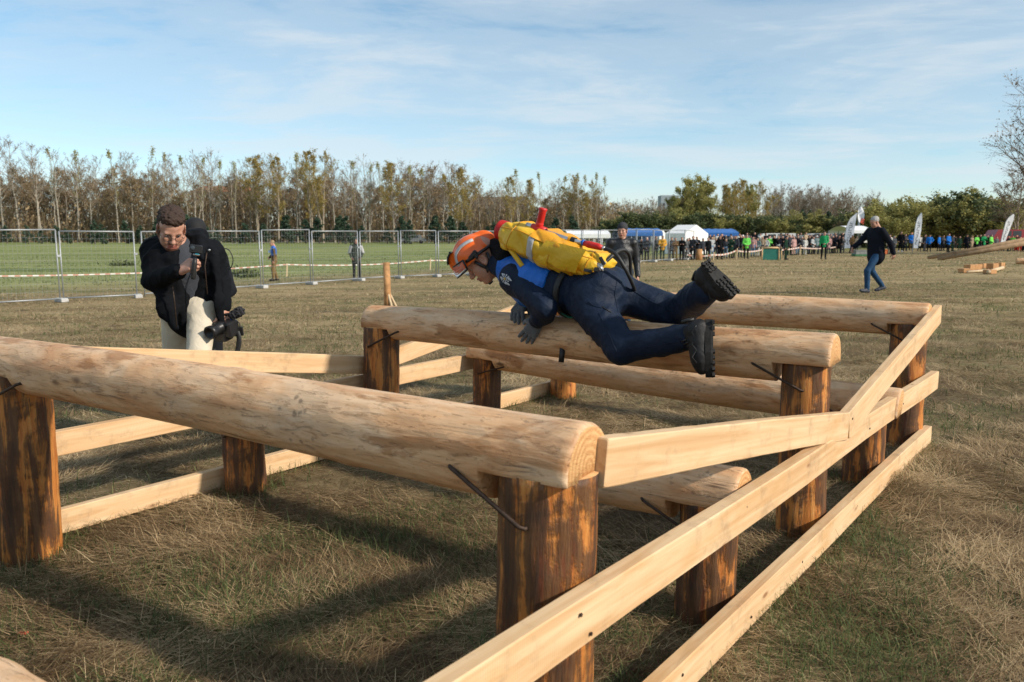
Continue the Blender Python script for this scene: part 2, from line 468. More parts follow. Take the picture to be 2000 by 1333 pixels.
def mat_log():
    m, nt, b = new_mat('peeled_log')
    v = coord(nt, 'Object', (1, 1, 1), rand=True)
    vl = coord(nt, 'Object', (1.1, 14, 14), rand=True)
    vs = coord(nt, 'Object', (8.0, 48, 48), rand=True)
    vm = coord(nt, 'Object', (2.6, 9, 9), rand=True)
    big = noise_(nt, vm, 1.0, 4, 0.6, 0.8)
    grain = noise_(nt, vl, 1.6, 6, 0.7, 0.4)
    base = ramp(nt, big, [(0.30, (0.56, 0.285, 0.13)), (0.46, (0.67, 0.405, 0.215)), (0.62, (0.74, 0.515, 0.32))])
    base = mixc(nt, ramp(nt, grain, [(0.47, 0.0), (0.75, 0.35)]), base, (0.46, 0.23, 0.09))
    # inner bark left in orange patches
    patch = noise_(nt, coord(nt, 'Object', (1.5, 5, 5), rand=True, loc=(5, 2, 1)), 1.3, 6, 0.62, 0.6)
    base = mixc(nt, ramp(nt, patch, [(0.56, 0.0), (0.61, 0.70)]), base, (0.34, 0.145, 0.045))
    # drawknife scallops
    vor = nd(nt, 'ShaderNodeTexVoronoi', i_Scale=1.0); nt.links.new(coord(nt, 'Object', (9, 26, 26), rand=True), vor.inputs['Vector'])
    sc = ramp(nt, noise_(nt, vs, 1.0, 6, 0.75, 0.8), [(0.57, 0.0), (0.65, 1.0)])
    base = mixc(nt, math_(nt, 'MULTIPLY', sc, 0.30), base, (0.16, 0.075, 0.03))
    crk = ramp(nt, noise_(nt, coord(nt, 'Object', (0.9, 34, 34), rand=True), 1.0, 2, 0.4, 0.3), [(0.487, 0.0), (0.496, 1.0), (0.504, 1.0), (0.513, 0.0)])
    crk = math_(nt, 'MULTIPLY', crk, ramp(nt, noise_(nt, coord(nt, 'Object', (2.0, 6, 6), rand=True), 1.0, 3), [(0.56, 0.0), (0.62, 1.0)]))
    base = mixc(nt, math_(nt, 'MULTIPLY', crk, 0.8), base, (0.10, 0.05, 0.025))
    speck = ramp(nt, noise_(nt, coord(nt, 'Object', (30, 75, 75), rand=True), 1.0, 4, 0.7), [(0.60, 0.0), (0.68, 0.55)])
    base = mixc(nt, speck, base, (0.24, 0.115, 0.05))
    # knots
    kv = nd(nt, 'ShaderNodeTexVoronoi', i_Scale=1.0); nt.links.new(coord(nt, 'Object', (2.6, 6.0, 6.0), rand=True), kv.inputs['Vector'])
    kn = ramp(nt, kv.outputs['Distance'], [(0.0, 1.0), (0.075, 0.9), (0.11, 0.25), (0.16, 0.0)])
    base = mixc(nt, math_(nt, 'MULTIPLY', kn, 0.8), base, (0.10, 0.045, 0.02))
    # grey weather stains
    st = noise_(nt, v, 2.3, 5, 0.65, 0.5)
    base = mixc(nt, ramp(nt, st, [(0.50, 0.0), (0.68, 0.30)]), base, (0.33, 0.25, 0.17))
    # boot dirt prints
    dv = nd(nt, 'ShaderNodeTexVoronoi', i_Scale=27.0); nt.links.new(v, dv.inputs['Vector'])
    dirt = math_(nt, 'MULTIPLY', ramp(nt, math_(nt, 'ADD', dv.outputs['Distance'], math_(nt, 'MULTIPLY', noise_(nt, v, 90, 3), 0.5)), [(0.38, 0.75), (0.56, 0.0)]), ramp(nt, noise_(nt, v, 3.1, 3), [(0.55, 0.0), (0.62, 0.8)]))
    base = mixc(nt, dirt, base, (0.09, 0.06, 0.04))
    setc(nt, b, 'Base Color', base)
    b.inputs['Roughness'].default_value = 0.62; b.inputs['Specular IOR Level'].default_value = 0.35
    h = math_(nt, 'ADD', math_(nt, 'MULTIPLY', grain, 0.7), math_(nt, 'MULTIPLY', vor.outputs['Distance'], 0.45))
    h = math_(nt, 'SUBTRACT', h, math_(nt, 'MULTIPLY', sc, 0.3))
    bump(nt, b, h, 0.7, 0.016)
    return m
def mat_end():
    m, nt, b = new_mat('sawn_log_end')
    t = nt.nodes.new('ShaderNodeTexCoord'); mp = nt.nodes.new('ShaderNodeMapping'); nt.links.new(t.outputs['Object'], mp.inputs[0])
    mp.inputs['Scale'].default_value = (0, 1, 1)
    w = nd(nt, 'ShaderNodeTexWave', wave_type='RINGS', rings_direction='SPHERICAL', i_Scale=16.0, i_Distortion=2.5, i_Detail=3.0)
    nt.links.new(mp.outputs[0], w.inputs['Vector'])
    n = noise_(nt, coord(nt, 'Object', (4, 20, 60), rand=True), 2.0, 5, 0.7, 1.0)
    c = ramp(nt, w.outputs[0], [(0.0, (0.52, 0.27, 0.10)), (1.0, (0.66, 0.40, 0.17))])
    c = mixc(nt, ramp(nt, n, [(0.45, 0.0), (0.7, 0.6)]), c, (0.36, 0.13, 0.035))
    setc(nt, b, 'Base Color', c); b.inputs['Roughness'].default_value = 0.8
    bump(nt, b, n, 0.6, 0.01); return m
def mat_post():
    m, nt, b = new_mat('barked_post')
    v = coord(nt, 'Object', (1, 1, 1), rand=True)
    vl = coord(nt, 'Object', (13, 13, 1.5), rand=True)
    st = noise_(nt, vl, 1.4, 6, 0.62, 0.5)
    n2 = noise_(nt, coord(nt, 'Object', (30, 30, 3), rand=True), 1.2, 6, 0.7, 0.3)
    n3 = noise_(nt, v, 5.5, 5, 0.65, 0.6)
    oi = nt.nodes.new('ShaderNodeObjectInfo')
    wood = ramp(nt, n2, [(0.3, (0.36, 0.105, 0.022)), (0.5, (0.52, 0.20, 0.045)), (0.72, (0.62, 0.32, 0.10))])
    mask = math_(nt, 'ADD', math_(nt, 'MULTIPLY', st, 0.50), math_(nt, 'ADD', math_(nt, 'MULTIPLY', n3, 0.28), math_(nt, 'MULTIPLY', n2, 0.22)))
    mask = math_(nt, 'ADD', mask, math_(nt, 'MULTIPLY', math_(nt, 'SUBTRACT', oi.outputs['Random'], 0.5), 0.05))
    bk = ramp(nt, mask, [(0.46, 0.0), (0.50, 0.85), (0.57, 1.0)])
    bark = ramp(nt, n2, [(0.3, (0.020, 0.012, 0.009)), (0.5, (0.065, 0.033, 0.018)), (0.72, (0.15, 0.072, 0.032))])
    c = mixc(nt, bk, wood, bark)
    red = ramp(nt, noise_(nt, vl, 2.6, 4, 0.6), [(0.60, 0.0), (0.68, 0.7)])
    c = mixc(nt, red, c, (0.13, 0.032, 0.012))
    kv = nd(nt, 'ShaderNodeTexVoronoi', i_Scale=1.0); nt.links.new(coord(nt, 'Object', (5, 5, 3.5), rand=True), kv.inputs['Vector'])
    kn = ramp(nt, kv.outputs['Distance'], [(0.0, 1.0), (0.09, 0.9), (0.15, 0.0)])
    c = mixc(nt, math_(nt, 'MULTIPLY', kn, 0.75), c, (0.09, 0.035, 0.015))
    setc(nt, b, 'Base Color', c)
    b.inputs['Roughness'].default_value = 0.55; b.inputs['Specular IOR Level'].default_value = 0.35
    h = math_(nt, 'ADD', math_(nt, 'MULTIPLY', bk, 0.5), math_(nt, 'MULTIPLY', n2, 0.8))
    bump(nt, b, h, 0.7, 0.014)
    return m
def mat_plank():
    m, nt, b = new_mat('sawn_plank')
    vl = coord(nt, 'Object', (1.1, 20, 20), rand=True)
    v = coord(nt, 'Object', (1, 1, 1), rand=True)
    g = noise_(nt, vl, 1.2, 5, 0.6, 0.7)
    g2 = noise_(nt, coord(nt, 'Object', (2.2, 7, 7), rand=True), 1.0, 4, 0.6)
    c = ramp(nt, g, [(0.3, (0.53, 0.32, 0.155)), (0.5, (0.63, 0.425, 0.235)), (0.72, (0.69, 0.505, 0.305))])
    c = mixc(nt, ramp(nt, g2, [(0.52, 0.0), (0.7, 0.55)]), c, (0.52, 0.28, 0.10))
    kv = nd(nt, 'ShaderNodeTexVoronoi', i_Scale=1.0); nt.links.new(coord(nt, 'Object', (2.4, 7, 7), rand=True), kv.inputs['Vector'])
    kn = ramp(nt, kv.outputs['Distance'], [(0.0, 1.0), (0.05, 0.9), (0.075, 0.3), (0.12, 0.0)])
    c = mixc(nt, math_(nt, 'MULTIPLY', kn, 0.8), c, (0.20, 0.075, 0.02))
    dirt = ramp(nt, noise_(nt, v, 6, 6, 0.7), [(0.54, 0.0), (0.72, 0.5)])
    c = mixc(nt, dirt, c, (0.22, 0.15, 0.09))
    setc(nt, b, 'Base Color', c); b.inputs['Roughness'].default_value = 0.72; b.inputs['Specular IOR Level'].default_value = 0.3
    saw = nd(nt, 'ShaderNodeTexWave', bands_direction='X', i_Scale=38.0, i_Distortion=1.5, i_Detail=2.0); nt.links.new(v, saw.inputs['Vector'])
    h = math_(nt, 'ADD', math_(nt, 'MULTIPLY', g, 0.8), math_(nt, 'MULTIPLY', saw.outputs[0], 0.10))
    bump(nt, b, h, 0.4, 0.006)
    return m

FENCE_P, FENCE_N = np.array([-12.7, 22.6]), nz([-0.72, 0.70])
def mat_ground():
    m, nt, b = new_mat('mown_field')
    t = nt.nodes.new('ShaderNodeTexCoord'); v = t.outputs['Object']
    def sv(s, r=0):
        mp = nt.nodes.new('ShaderNodeMapping'); mp.inputs['Scale'].default_value = s; mp.inputs['Rotation'].default_value = (0, 0, r)
        nt.links.new(v, mp.inputs[0]); return mp.outputs[0]
    big = noise_(nt, sv((0.16, 0.35, 1), 0.2), 1.0, 5, 0.6, 0.4)
    mid = noise_(nt, sv((0.9, 1.6, 1)), 1.0, 5, 0.65, 0.5)
    fine = noise_(nt, v, 9.0, 6, 0.7)
    vf = noise_(nt, v, 60.0, 4, 0.7)
    hay = ramp(nt, fine, [(0.3, (0.18, 0.125, 0.062)), (0.5, (0.35, 0.262, 0.135)), (0.7, (0.48, 0.375, 0.20))])
    grn = ramp(nt, fine, [(0.3, (0.075, 0.085, 0.030)), (0.7, (0.20, 0.20, 0.075))])
    gm = ramp(nt, math_(nt, 'ADD', math_(nt, 'MULTIPLY', big, 0.55), math_(nt, 'MULTIPLY', mid, 0.45)), [(0.47, 0.0), (0.60, 0.80)])
    c = mixc(nt, gm, hay, grn)
    strk = noise_(nt, sv((0.10, 0.75, 1), 0.12), 1.0, 6, 0.7, 0.6)
    c = mixc(nt, ramp(nt, strk, [(0.40, 0.55), (0.52, 0.0)]), c, (0.135, 0.105, 0.055))
    c = mixc(nt, ramp(nt, strk, [(0.52, 0.0), (0.66, 0.45)]), c, (0.44, 0.355, 0.21))
    soil = ramp(nt, noise_(nt, sv((1.3, 2.2, 1), 0.5), 1.0, 6, 0.68), [(0.58, 0.0), (0.66, 0.85)])
    c = mixc(nt, soil, c, (0.085, 0.058, 0.036))
    c = mixc(nt, ramp(nt, vf, [(0.35, 0.35), (0.6, 0.0)]), c, (0.045, 0.035, 0.018))
    # shade in the hay gaps and near foreground, painted as darker thatch
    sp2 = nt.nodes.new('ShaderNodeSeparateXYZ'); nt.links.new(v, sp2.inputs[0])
    near_shade = ramp(nt, math_(nt, 'DIVIDE', math_(nt, 'ADD', sp2.outputs[1], math_(nt, 'MULTIPLY', mid, 4.0)), 20.0), [(0.35, 0.72), (0.85, 0.0)])
    c = mixc(nt, near_shade, c, ramp(nt, fine, [(0.3, (0.060, 0.046, 0.026)), (0.7, (0.145, 0.112, 0.062))]))
    # uncut green meadow on the far side of the fence
    sep = nt.nodes.new('ShaderNodeSeparateXYZ'); nt.links.new(v, sep.inputs[0])
    dd = math_(nt, 'ADD', math_(nt, 'MULTIPLY', math_(nt, 'SUBTRACT', sep.outputs[0], float(FENCE_P[0])), float(FENCE_N[0])), math_(nt, 'MULTIPLY', math_(nt, 'SUBTRACT', sep.outputs[1], float(FENCE_P[1])), float(FENCE_N[1])))
    dd = math_(nt, 'ADD', dd, math_(nt, 'MULTIPLY', mid, 6.0))
    md = ramp(nt, math_(nt, 'DIVIDE', dd, 40.0), [(0.16, 0.0), (0.36, 1.0)])
    mead = ramp(nt, noise_(nt, sv((0.05, 0.22, 1), 0.1), 1.0, 6, 0.65, 0.3), [(0.3, (0.13, 0.165, 0.055)), (0.5, (0.21, 0.25, 0.085)), (0.7, (0.31, 0.32, 0.14))])
    mead = mixc(nt, ramp(nt, fine, [(0.3, 0.45), (0.6, 0.0)]), mead, (0.05, 0.07, 0.02))
    ms = noise_(nt, sv((0.035, 0.4, 1), 0.05), 1.0, 6, 0.75, 0.8)
    mead = mixc(nt, ramp(nt, ms, [(0.50, 0.0), (0.62, 0.6)]), mead, (0.36, 0.33, 0.16))
    mead = mixc(nt, ramp(nt, ms, [(0.36, 0.55), (0.46, 0.0)]), mead, (0.07, 0.105, 0.035))
    c = mixc(nt, md, c, mead)
    setc(nt, b, 'Base Color', c); b.inputs['Roughness'].default_value = 1.0; b.inputs['Specular IOR Level'].default_value = 0.1
    h = math_(nt, 'ADD', fine, math_(nt, 'MULTIPLY', vf, 0.6))
    bump(nt, b, h, 0.45, 0.02)
    return m
def mat_blade(name, cols, trans=0.35, rough=0.7):
    """colour picked per blade from an attribute"""
    m, nt, b = new_mat(name)
    a = nt.nodes.new('ShaderNodeAttribute'); a.attribute_name = 'pick'
    n = len(cols)
    c = ramp(nt, a.outputs['Fac'], [(i / (n - 1), q) for i, q in enumerate(cols)])
    setc(nt, b, 'Base Color', c); b.inputs['Roughness'].default_value = rough; b.inputs['Specular IOR Level'].default_value = 0.25
    tr = nt.nodes.new('ShaderNodeBsdfTranslucent'); nt.links.new(c, tr.inputs[0])
    mx = nt.nodes.new('ShaderNodeMixShader'); mx.inputs[0].default_value = trans
    out = [x for x in nt.nodes if x.type == 'OUTPUT_MATERIAL'][0]
    nt.links.new(b.outputs[0], mx.inputs[1]); nt.links.new(tr.outputs[0], mx.inputs[2]); nt.links.new(mx.outputs[0], out.inputs[0])
    return m
def mat_birch():
    m, nt, b = new_mat('pale_trunk')
    v = coord(nt, 'Object', (0.6, 0.6, 1.6), rand=True)
    n = noise_(nt, v, 2.2, 5, 0.7)
    c = ramp(nt, n, [(0.36, (0.10, 0.085, 0.07)), (0.44, (0.28, 0.245, 0.195)), (0.7, (0.42, 0.375, 0.305))])
    setc(nt, b, 'Base Color', c); b.inputs['Roughness'].default_value = 0.85
    return m
def mat_skin():
    m, nt, b = new_mat('skin')
    v = coord(nt, 'Object')
    c = ramp(nt, noise_(nt, v, 22, 4, 0.6), [(0.3, (0.36, 0.175, 0.115)), (0.55, (0.46, 0.245, 0.17)), (0.75, (0.50, 0.285, 0.205))])
    setc(nt, b, 'Base Color', c); b.inputs['Roughness'].default_value = 0.5
    b.inputs['Subsurface Weight'].default_value = 0.08; b.inputs['Subsurface Radius'].default_value = (0.012, 0.005, 0.003); b.inputs['Subsurface Scale'].default_value = 0.5
    bump(nt, b, noise_(nt, v, 260, 3), 0.12, 0.002)
    return m

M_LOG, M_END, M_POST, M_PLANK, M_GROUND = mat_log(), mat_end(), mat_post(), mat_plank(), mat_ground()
M_IRON = plain('rusty_iron', (0.055, 0.035, 0.025), 0.6, 0.4, 60, 0.3, metal=0.5)
M_GALV = plain('galvanised_steel', (0.36, 0.38, 0.39), 0.55, 0.12, 20, 0.05, metal=0.6)
M_CONC = plain('concrete', (0.40, 0.39, 0.36), 0.9, 0.2, 30, 0.3)
M_BIRCH = mat_birch()
M_TRUNK = plain('brown_bark', (0.10, 0.08, 0.062), 0.9, 0.35, 3, 0.3)
M_TRUNKL = plain('light_bark', (0.30, 0.25, 0.185), 0.9, 0.4, 2.5, 0.3)
M_TWIG = mat_blade('bare_twigs', [(0.155, 0.115, 0.08), (0.235, 0.18, 0.125), (0.31, 0.245, 0.175)], 0.1)
M_BROWN = mat_blade('brown_thicket', [(0.18, 0.135, 0.085), (0.29, 0.215, 0.125), (0.38, 0.28, 0.15)], 0.25)  # browns lightened to carry distant haze in the colour
M_YEL = mat_blade('yellow_leaves', [(0.20, 0.16, 0.055), (0.34, 0.26, 0.08), (0.46, 0.34, 0.10)], 0.3)
M_OLIVE = mat_blade('olive_leaves', [(0.18, 0.18, 0.06), (0.31, 0.29, 0.095), (0.43, 0.39, 0.14)], 0.3)
M_DKGREEN = mat_blade('dark_green_leaves', [(0.045, 0.062, 0.028), (0.085, 0.11, 0.045), (0.15, 0.165, 0.065)], 0.2)
M_PINE = mat_blade('pine_needles', [(0.026, 0.050, 0.034), (0.050, 0.085, 0.052), (0.085, 0.125, 0.070)], 0.15)
M_SKIN = mat_skin()
M_WHITE = plain('white_canvas', (0.80, 0.80, 0.79), 0.7, 0.04, 6, 0.1)
M_BLUEC = plain('blue_canvas', (0.025, 0.13, 0.40), 0.5, 0.15, 6, 0.1)
M_BLACK = plain('black_plastic', (0.014, 0.014, 0.015), 0.38, 0.2, 40, 0.1)
M_RUBBER = plain('black_rubber', (0.018, 0.018, 0.018), 0.5, 0.25, 60, 0.15)
# ------------------------------------------------------------------ ground
_vg = np.random.default_rng(3).random((256, 256))
def vnoise(x, y):
    xi = np.floor(x).astype(int); yi = np.floor(y).astype(int); fx = x - xi; fy = y - yi
    fx = fx * fx * (3 - 2 * fx); fy = fy * fy * (3 - 2 * fy)
    g = lambda a, b: _vg[a % 256, b % 256]
    return (g(xi, yi) * (1 - fx) + g(xi + 1, yi) * fx) * (1 - fy) + (g(xi, yi + 1) * (1 - fx) + g(xi + 1, yi + 1) * fx) * fy
def fb(x, y, o=3):
    s = 0; a = 0.5
    for i in range(o): s = s + a * vnoise(x * 2 ** i + 17 * i, y * 2 ** i + 5 * i); a *= 0.5
    return s / (1 - 0.5 ** o)
def lumps(x, y):
    near = np.clip(1 - (y - 10) / 30, 0, 1)
    return near * (0.05 * (fb(x * 2.1, y * 2.1) - 0.5) + 0.035 * (fb(x * 7 + 9, y * 7) - 0.5)) - 0.012
def ground_z(x, y): return terrain(x, y) + lumps(x, y)

xs = np.concatenate([np.arange(-1200, -60, 60), np.arange(-60, -8, 1.3), np.arange(-8, 8, 0.07), np.arange(8, 60, 1.3), np.arange(60, 1201, 60)])
ys = np.concatenate([np.arange(-80, -3, 8), np.arange(-3, 9, 0.06), np.arange(9, 20, 0.25), np.arange(20, 80, 1.2), np.arange(80, 300, 12), np.arange(300, 2401, 100)])
gx, gy = np.meshgrid(xs, ys, indexing='ij')
gz = ground_z(gx, gy)
gi = np.arange(gx.size).reshape(gx.shape)
gf = np.stack([gi[:-1, :-1], gi[1:, :-1], gi[1:, 1:], gi[:-1, 1:]], -1).reshape(-1, 4)
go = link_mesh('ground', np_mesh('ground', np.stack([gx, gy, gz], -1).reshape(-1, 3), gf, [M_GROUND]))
tag(go, kind='structure')

def ribbons(name, base, ln, wd, az, pitch, bend, pick, mat, two=True):
    """one mesh of many thin tapering blades"""
    n = len(base)
    h = np.stack([np.cos(az), np.sin(az), np.zeros(n)], -1); up = np.array([0, 0, 1.0])
    sd = np.stack([-np.sin(az), np.cos(az), np.zeros(n)], -1)
    d1 = h * np.cos(pitch)[:, None] + up * np.sin(pitch)[:, None]
    p2 = pitch - bend
    d2 = h * np.cos(p2)[:, None] + up * np.sin(p2)[:, None]
    w = sd * (wd / 2)[:, None]
    l = ln[:, None]
    if two:
        mid = base + d1 * l * 0.5; tip = mid + d2 * l * 0.5
        V = np.stack([base - w, base + w, mid + w * 0.8, mid - w * 0.8, tip + w * 0.15, tip - w * 0.15], 1)
        F = np.array([[0, 1, 2, 3], [3, 2, 4, 5]])
    else:
        tip = base + d1 * l
        V = np.stack([base - w, base + w, tip + w * 0.35, tip - w * 0.35], 1); F = np.array([[0, 1, 2, 3]])
    k = V.shape[1]
    Fa = (np.arange(n)[:, None, None] * k + F[None]).reshape(-1, 4)
    me = np_mesh(name, V.reshape(-1, 3), Fa, [mat], smooth=False)
    at = me.attributes.new('pick', 'FLOAT', 'POINT'); at.data.foreach_set('value', np.repeat(pick, k).astype(np.float32))
    return me

M_HAY = mat_blade('dry_hay', [(0.13, 0.078, 0.038), (0.30, 0.208, 0.106), (0.49, 0.36, 0.20), (0.68, 0.53, 0.32)], 0.25)
M_GRASS = mat_blade('green_grass', [(0.034, 0.056, 0.018), (0.076, 0.108, 0.034), (0.145, 0.172, 0.062), (0.25, 0.24, 0.105)], 0.35)
def scatter(n, y0, y1, seed):
    r = np.random.default_rng(seed)
    y = y0 * (y1 / y0) ** r.random(n); x = (r.random(n) * 2 - 1) * (0.78 * y + 0.8)
    return r, x, y
def greenness(x, y): return 0.55 * fb(x * 0.8 + 3, y * 1.1, 3) + 0.45 * fb(x * 2.6, y * 2.6 + 8, 2)
# dry mown hay lying on the turf
r, x, y = scatter(1000000, 1.0, 26, 11)
den = fb(x * 1.7 + 40, y * 1.7, 3)
keep = r.random(len(x)) < np.clip((den - 0.26) * 3.4, 0.22, 1.0) * np.where(greenness(x, y) > 0.58, 0.55, 1)
x, y, den = x[keep], y[keep], den[keep]; n = len(x)
sc = np.clip(0.75 + y / 9, 0.9, 2.6)
swirl = 6.28 * fb(x * 0.9 + 60, y * 0.9, 2) * 2
az = swirl + r.normal(0, 0.9, n)
hz = np.clip(den - 0.35, 0, 1) * 0.13 * r.random(n) ** 1.5
base = np.stack([x, y, ground_z(x, y) + 0.004 + hz], -1)
me = ribbons('hay', base, r.uniform(0.025, 0.075, n) * r.choice([1, 1, 1, 2.0], n) * np.clip(sc, 0.9, 1.6), r.uniform(0.0015, 0.0036, n) * sc, az, np.abs(r.normal(0.08, 0.20, n)), r.normal(0.25, 0.35, n), np.clip(r.normal(0.42, 0.24, n) - np.clip((6 - y) / 5, 0, 1) * .13 + (fb(x * 2.3 + 5, y * 2.3, 3) - .5) * 1.1, 0, 1), M_HAY, False)  # straws nearest the camera picked darker, foreground shadow put into the colour
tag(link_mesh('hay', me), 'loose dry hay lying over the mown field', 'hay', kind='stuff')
# short green grass growing through it
r, x, y = scatter(260000, 1.0, 24, 12)
gn = greenness(x, y)
keep = r.random(len(x)) < np.clip((gn - 0.445) * 4.5, 0.06, 1.0)
x, y = x[keep], y[keep]; n = len(x)
sc = np.clip(0.8 + y / 9, 0.9, 2.4)
base = np.stack([x, y, ground_z(x, y) - 0.004], -1)
me = ribbons('grass', base, r.uniform(0.035, 0.115, n) * np.clip(sc, 0.9, 1.2), r.uniform(0.002, 0.0042, n) * sc, r.uniform(0, 6.28, n), np.clip(r.normal(0.75, 0.35, n), 0.1, 1.5), r.normal(0.7, 0.4, n), np.clip(r.normal(0.45, 0.28, n), 0, 1), M_GRASS, True)
tag(link_mesh('grass', me), 'short green grass growing through the hay', 'grass', kind='stuff')

# coarser tufts farther out over the field, and the meadow beyond the fence
r = np.random.default_rng(31); n = 150000
y = 16 * (95 / 16) ** r.random(n); x = (r.random(n) * 2 - 1) * (0.80 * y + 2)
md = (x - FENCE_P[0]) * FENCE_N[0] + (y - FENCE_P[1]) * FENCE_N[1] + 5 * fb(x * .3, y * .3, 2)
gr = np.where(md > 6, 1.0, np.clip((greenness(x * .35, y * .5) - 0.44) * 4, 0.10, 0.8))
isg = r.random(n) < gr
patch = fb(x * 0.45 + 9, y * 0.9, 3)
keep = r.random(n) < np.clip((patch - 0.30) * 3.2, 0.12, 1)
for sel, nm, mt, lb in ((keep & ~isg, 'hay', M_HAY, 'dry tufts over the middle of the field'), (keep & isg, 'grass', M_GRASS, 'green tufts over the field and the meadow')):
    X, Y = x[sel], y[sel]; k = len(X); s_ = np.clip(Y / 16, 1, 4)
    me = ribbons(nm, np.stack([X, Y, ground_z(X, Y) - .005], -1), r.uniform(.05, .10, k) * np.clip(s_, 1, 1.9), r.uniform(.008, .020, k) * s_, r.uniform(0, 6.28, k), np.abs(r.normal(.18, .2, k)), r.normal(.4, .4, k), np.clip(r.normal(.55, .25, k), 0, 1), mt, False)
    tag(link_mesh(nm, me), lb, nm, kind='stuff')

# ------------------------------------------------------------------ the log obstacle
def dir2(a, b): return nz(np.array(b, float)[:2] - np.array(a, float)[:2])
A1L, A1R = np.array([-2.27, 3.61]), np.array([0.10, 2.13])
A2L, A2R = np.array([-0.90, 5.46]), np.array([1.47, 3.91])
A3L, A3R = np.array([0.49, 7.38]), np.array([2.86, 5.68])
B1L, B1R = np.array([-1.59, 4.59]), np.array([0.78, 3.02])
B2L, B2R = np.array([-0.20, 6.42]), np.array([2.18, 4.82])
B0L, B0R = np.array([-2.79, 2.645]), np.array([-0.41, 1.105])
obst = empty('log_obstacle', (0.3, 4.5, 0), 'peeled log climbing obstacle with bark-stained posts and pale plank rails in the field', 'obstacle')
OB = np.array([0.3, 4.5, 0.0])

LOCAL = {}
def frame_obj(name, me, parent, origin, X, Z=(0, 0, 1), base=OB):
    """link a mesh whose local X runs along X"""
    X = nz(X); Y = nz(np.cross(Z, X)); Zc = np.cross(X, Y)
    M = Matrix(((X[0], Y[0], Zc[0], origin[0] - base[0]), (X[1], Y[1], Zc[1], origin[1] - base[1]), (X[2], Y[2], Zc[2], origin[2] - base[2]), (0, 0, 0, 1)))
    o = link_mesh(name, me, parent); o.matrix_local = M; LOCAL[o.name] = np.array(M)
    return o

def log_mesh(L, r0, r1, notch_l, notch_r, zf_l, zf_r, seed, N=90, S=44):
    rr = np.random.default_rng(seed)
    xs = list(np.linspace(0, L, N))
    for q in ((notch_l, ) if notch_l else ()) + ((L - notch_r, ) if notch_r else ()): xs += [q - 0.002, q + 0.002]
    xs += [0.006, 0.015, L - 0.006, L - 0.015]
    xs = np.array(sorted(xs)); th = np.linspace(0, 2 * math.pi, S, endpoint=False)
    X, T = np.meshgrid(xs, th, indexing='ij')
    R = r0 + (r1 - r0) * X / L
    ph = rr.uniform(0, 6, 8)
    R = R * (1 + 0.016 * np.sin(2 * T + ph[0] + 0.5 * X) + 0.012 * np.sin(3 * T + ph[1] - X) + 0.012 * np.sin(2.1 * X + ph[2]))
    R = R * (1 + 0.011 * (fb(X * 5 + seed, T / 6.283 * 16, 2) - 0.5) + 0.020 * (fb(X * 1.6 + seed * 3, T / 6.283 * 9 + 4, 2) - 0.5))
    for _ in range(7):   # knot swellings
        kx, kt = rr.uniform(0.1, L - 0.1), rr.uniform(0, 6.28)
        dt = (T - kt + math.pi) % (2 * math.pi) - math.pi
        R = R + 0.006 * np.exp(-((X - kx) / 0.035) ** 2 - (dt * r0 / 0.035) ** 2)
    e = np.minimum(X, L - X); R = R - 0.010 * np.clip(1 - e / 0.015, 0, 1) ** 2
    Yv = R * np.sin(T); Zv = R * np.cos(T) + 0.008 * np.sin(X * 1.7 + ph[3])
    jag = 0.006 * (fb(X * 30, T * 6, 2) - 0.5)
    if notch_l: Zv = np.where(X < notch_l, np.maximum(Zv, zf_l + jag), Zv)
    if notch_r: Zv = np.where(X > L - notch_r, np.maximum(Zv, zf_r + jag), Zv)
    n = len(xs)
    V = np.stack([X, Yv, Zv], -1).reshape(-1, 3)
    F = []
    for i in range(n - 1):
        for k in range(S):
            j = (k + 1) % S; F.append((i * S + k, (i + 1) * S + k, (i + 1) * S + j, i * S + j))
    mi = [0] * len(F)
    c0 = len(V); V = np.vstack([V, [[0.0, 0, V[:S, 2].mean()], [L, 0, V[-S:, 2].mean()]]])
    for k in range(S):
        j = (k + 1) % S
        F.append((c0, k, j)); F.append((c0 + 1, (n - 1) * S + j, (n - 1) * S + k)); mi += [1, 1]
    me = np_mesh('log', V, [f[::-1] for f in F], [M_LOG, M_END], mi)
    return me

def cramp(parent, a, b, out, base):
    """iron dog driven into log (a) and post (b); out = direction towards the viewer of the face"""
    out = nz(out); m = MB(); a = np.asarray(a, float); b = np.asarray(b, float)
    m.tube([a - out * 0.06, a + out * 0.006, a + out * 0.016 + (b - a) * 0.04, b + out * 0.016 - (b - a) * 0.04, b + out * 0.006, b - out * 0.06], [0.004, 0.0066, 0.0066, 0.0066, 0.0066, 0.004], 6)
    return m

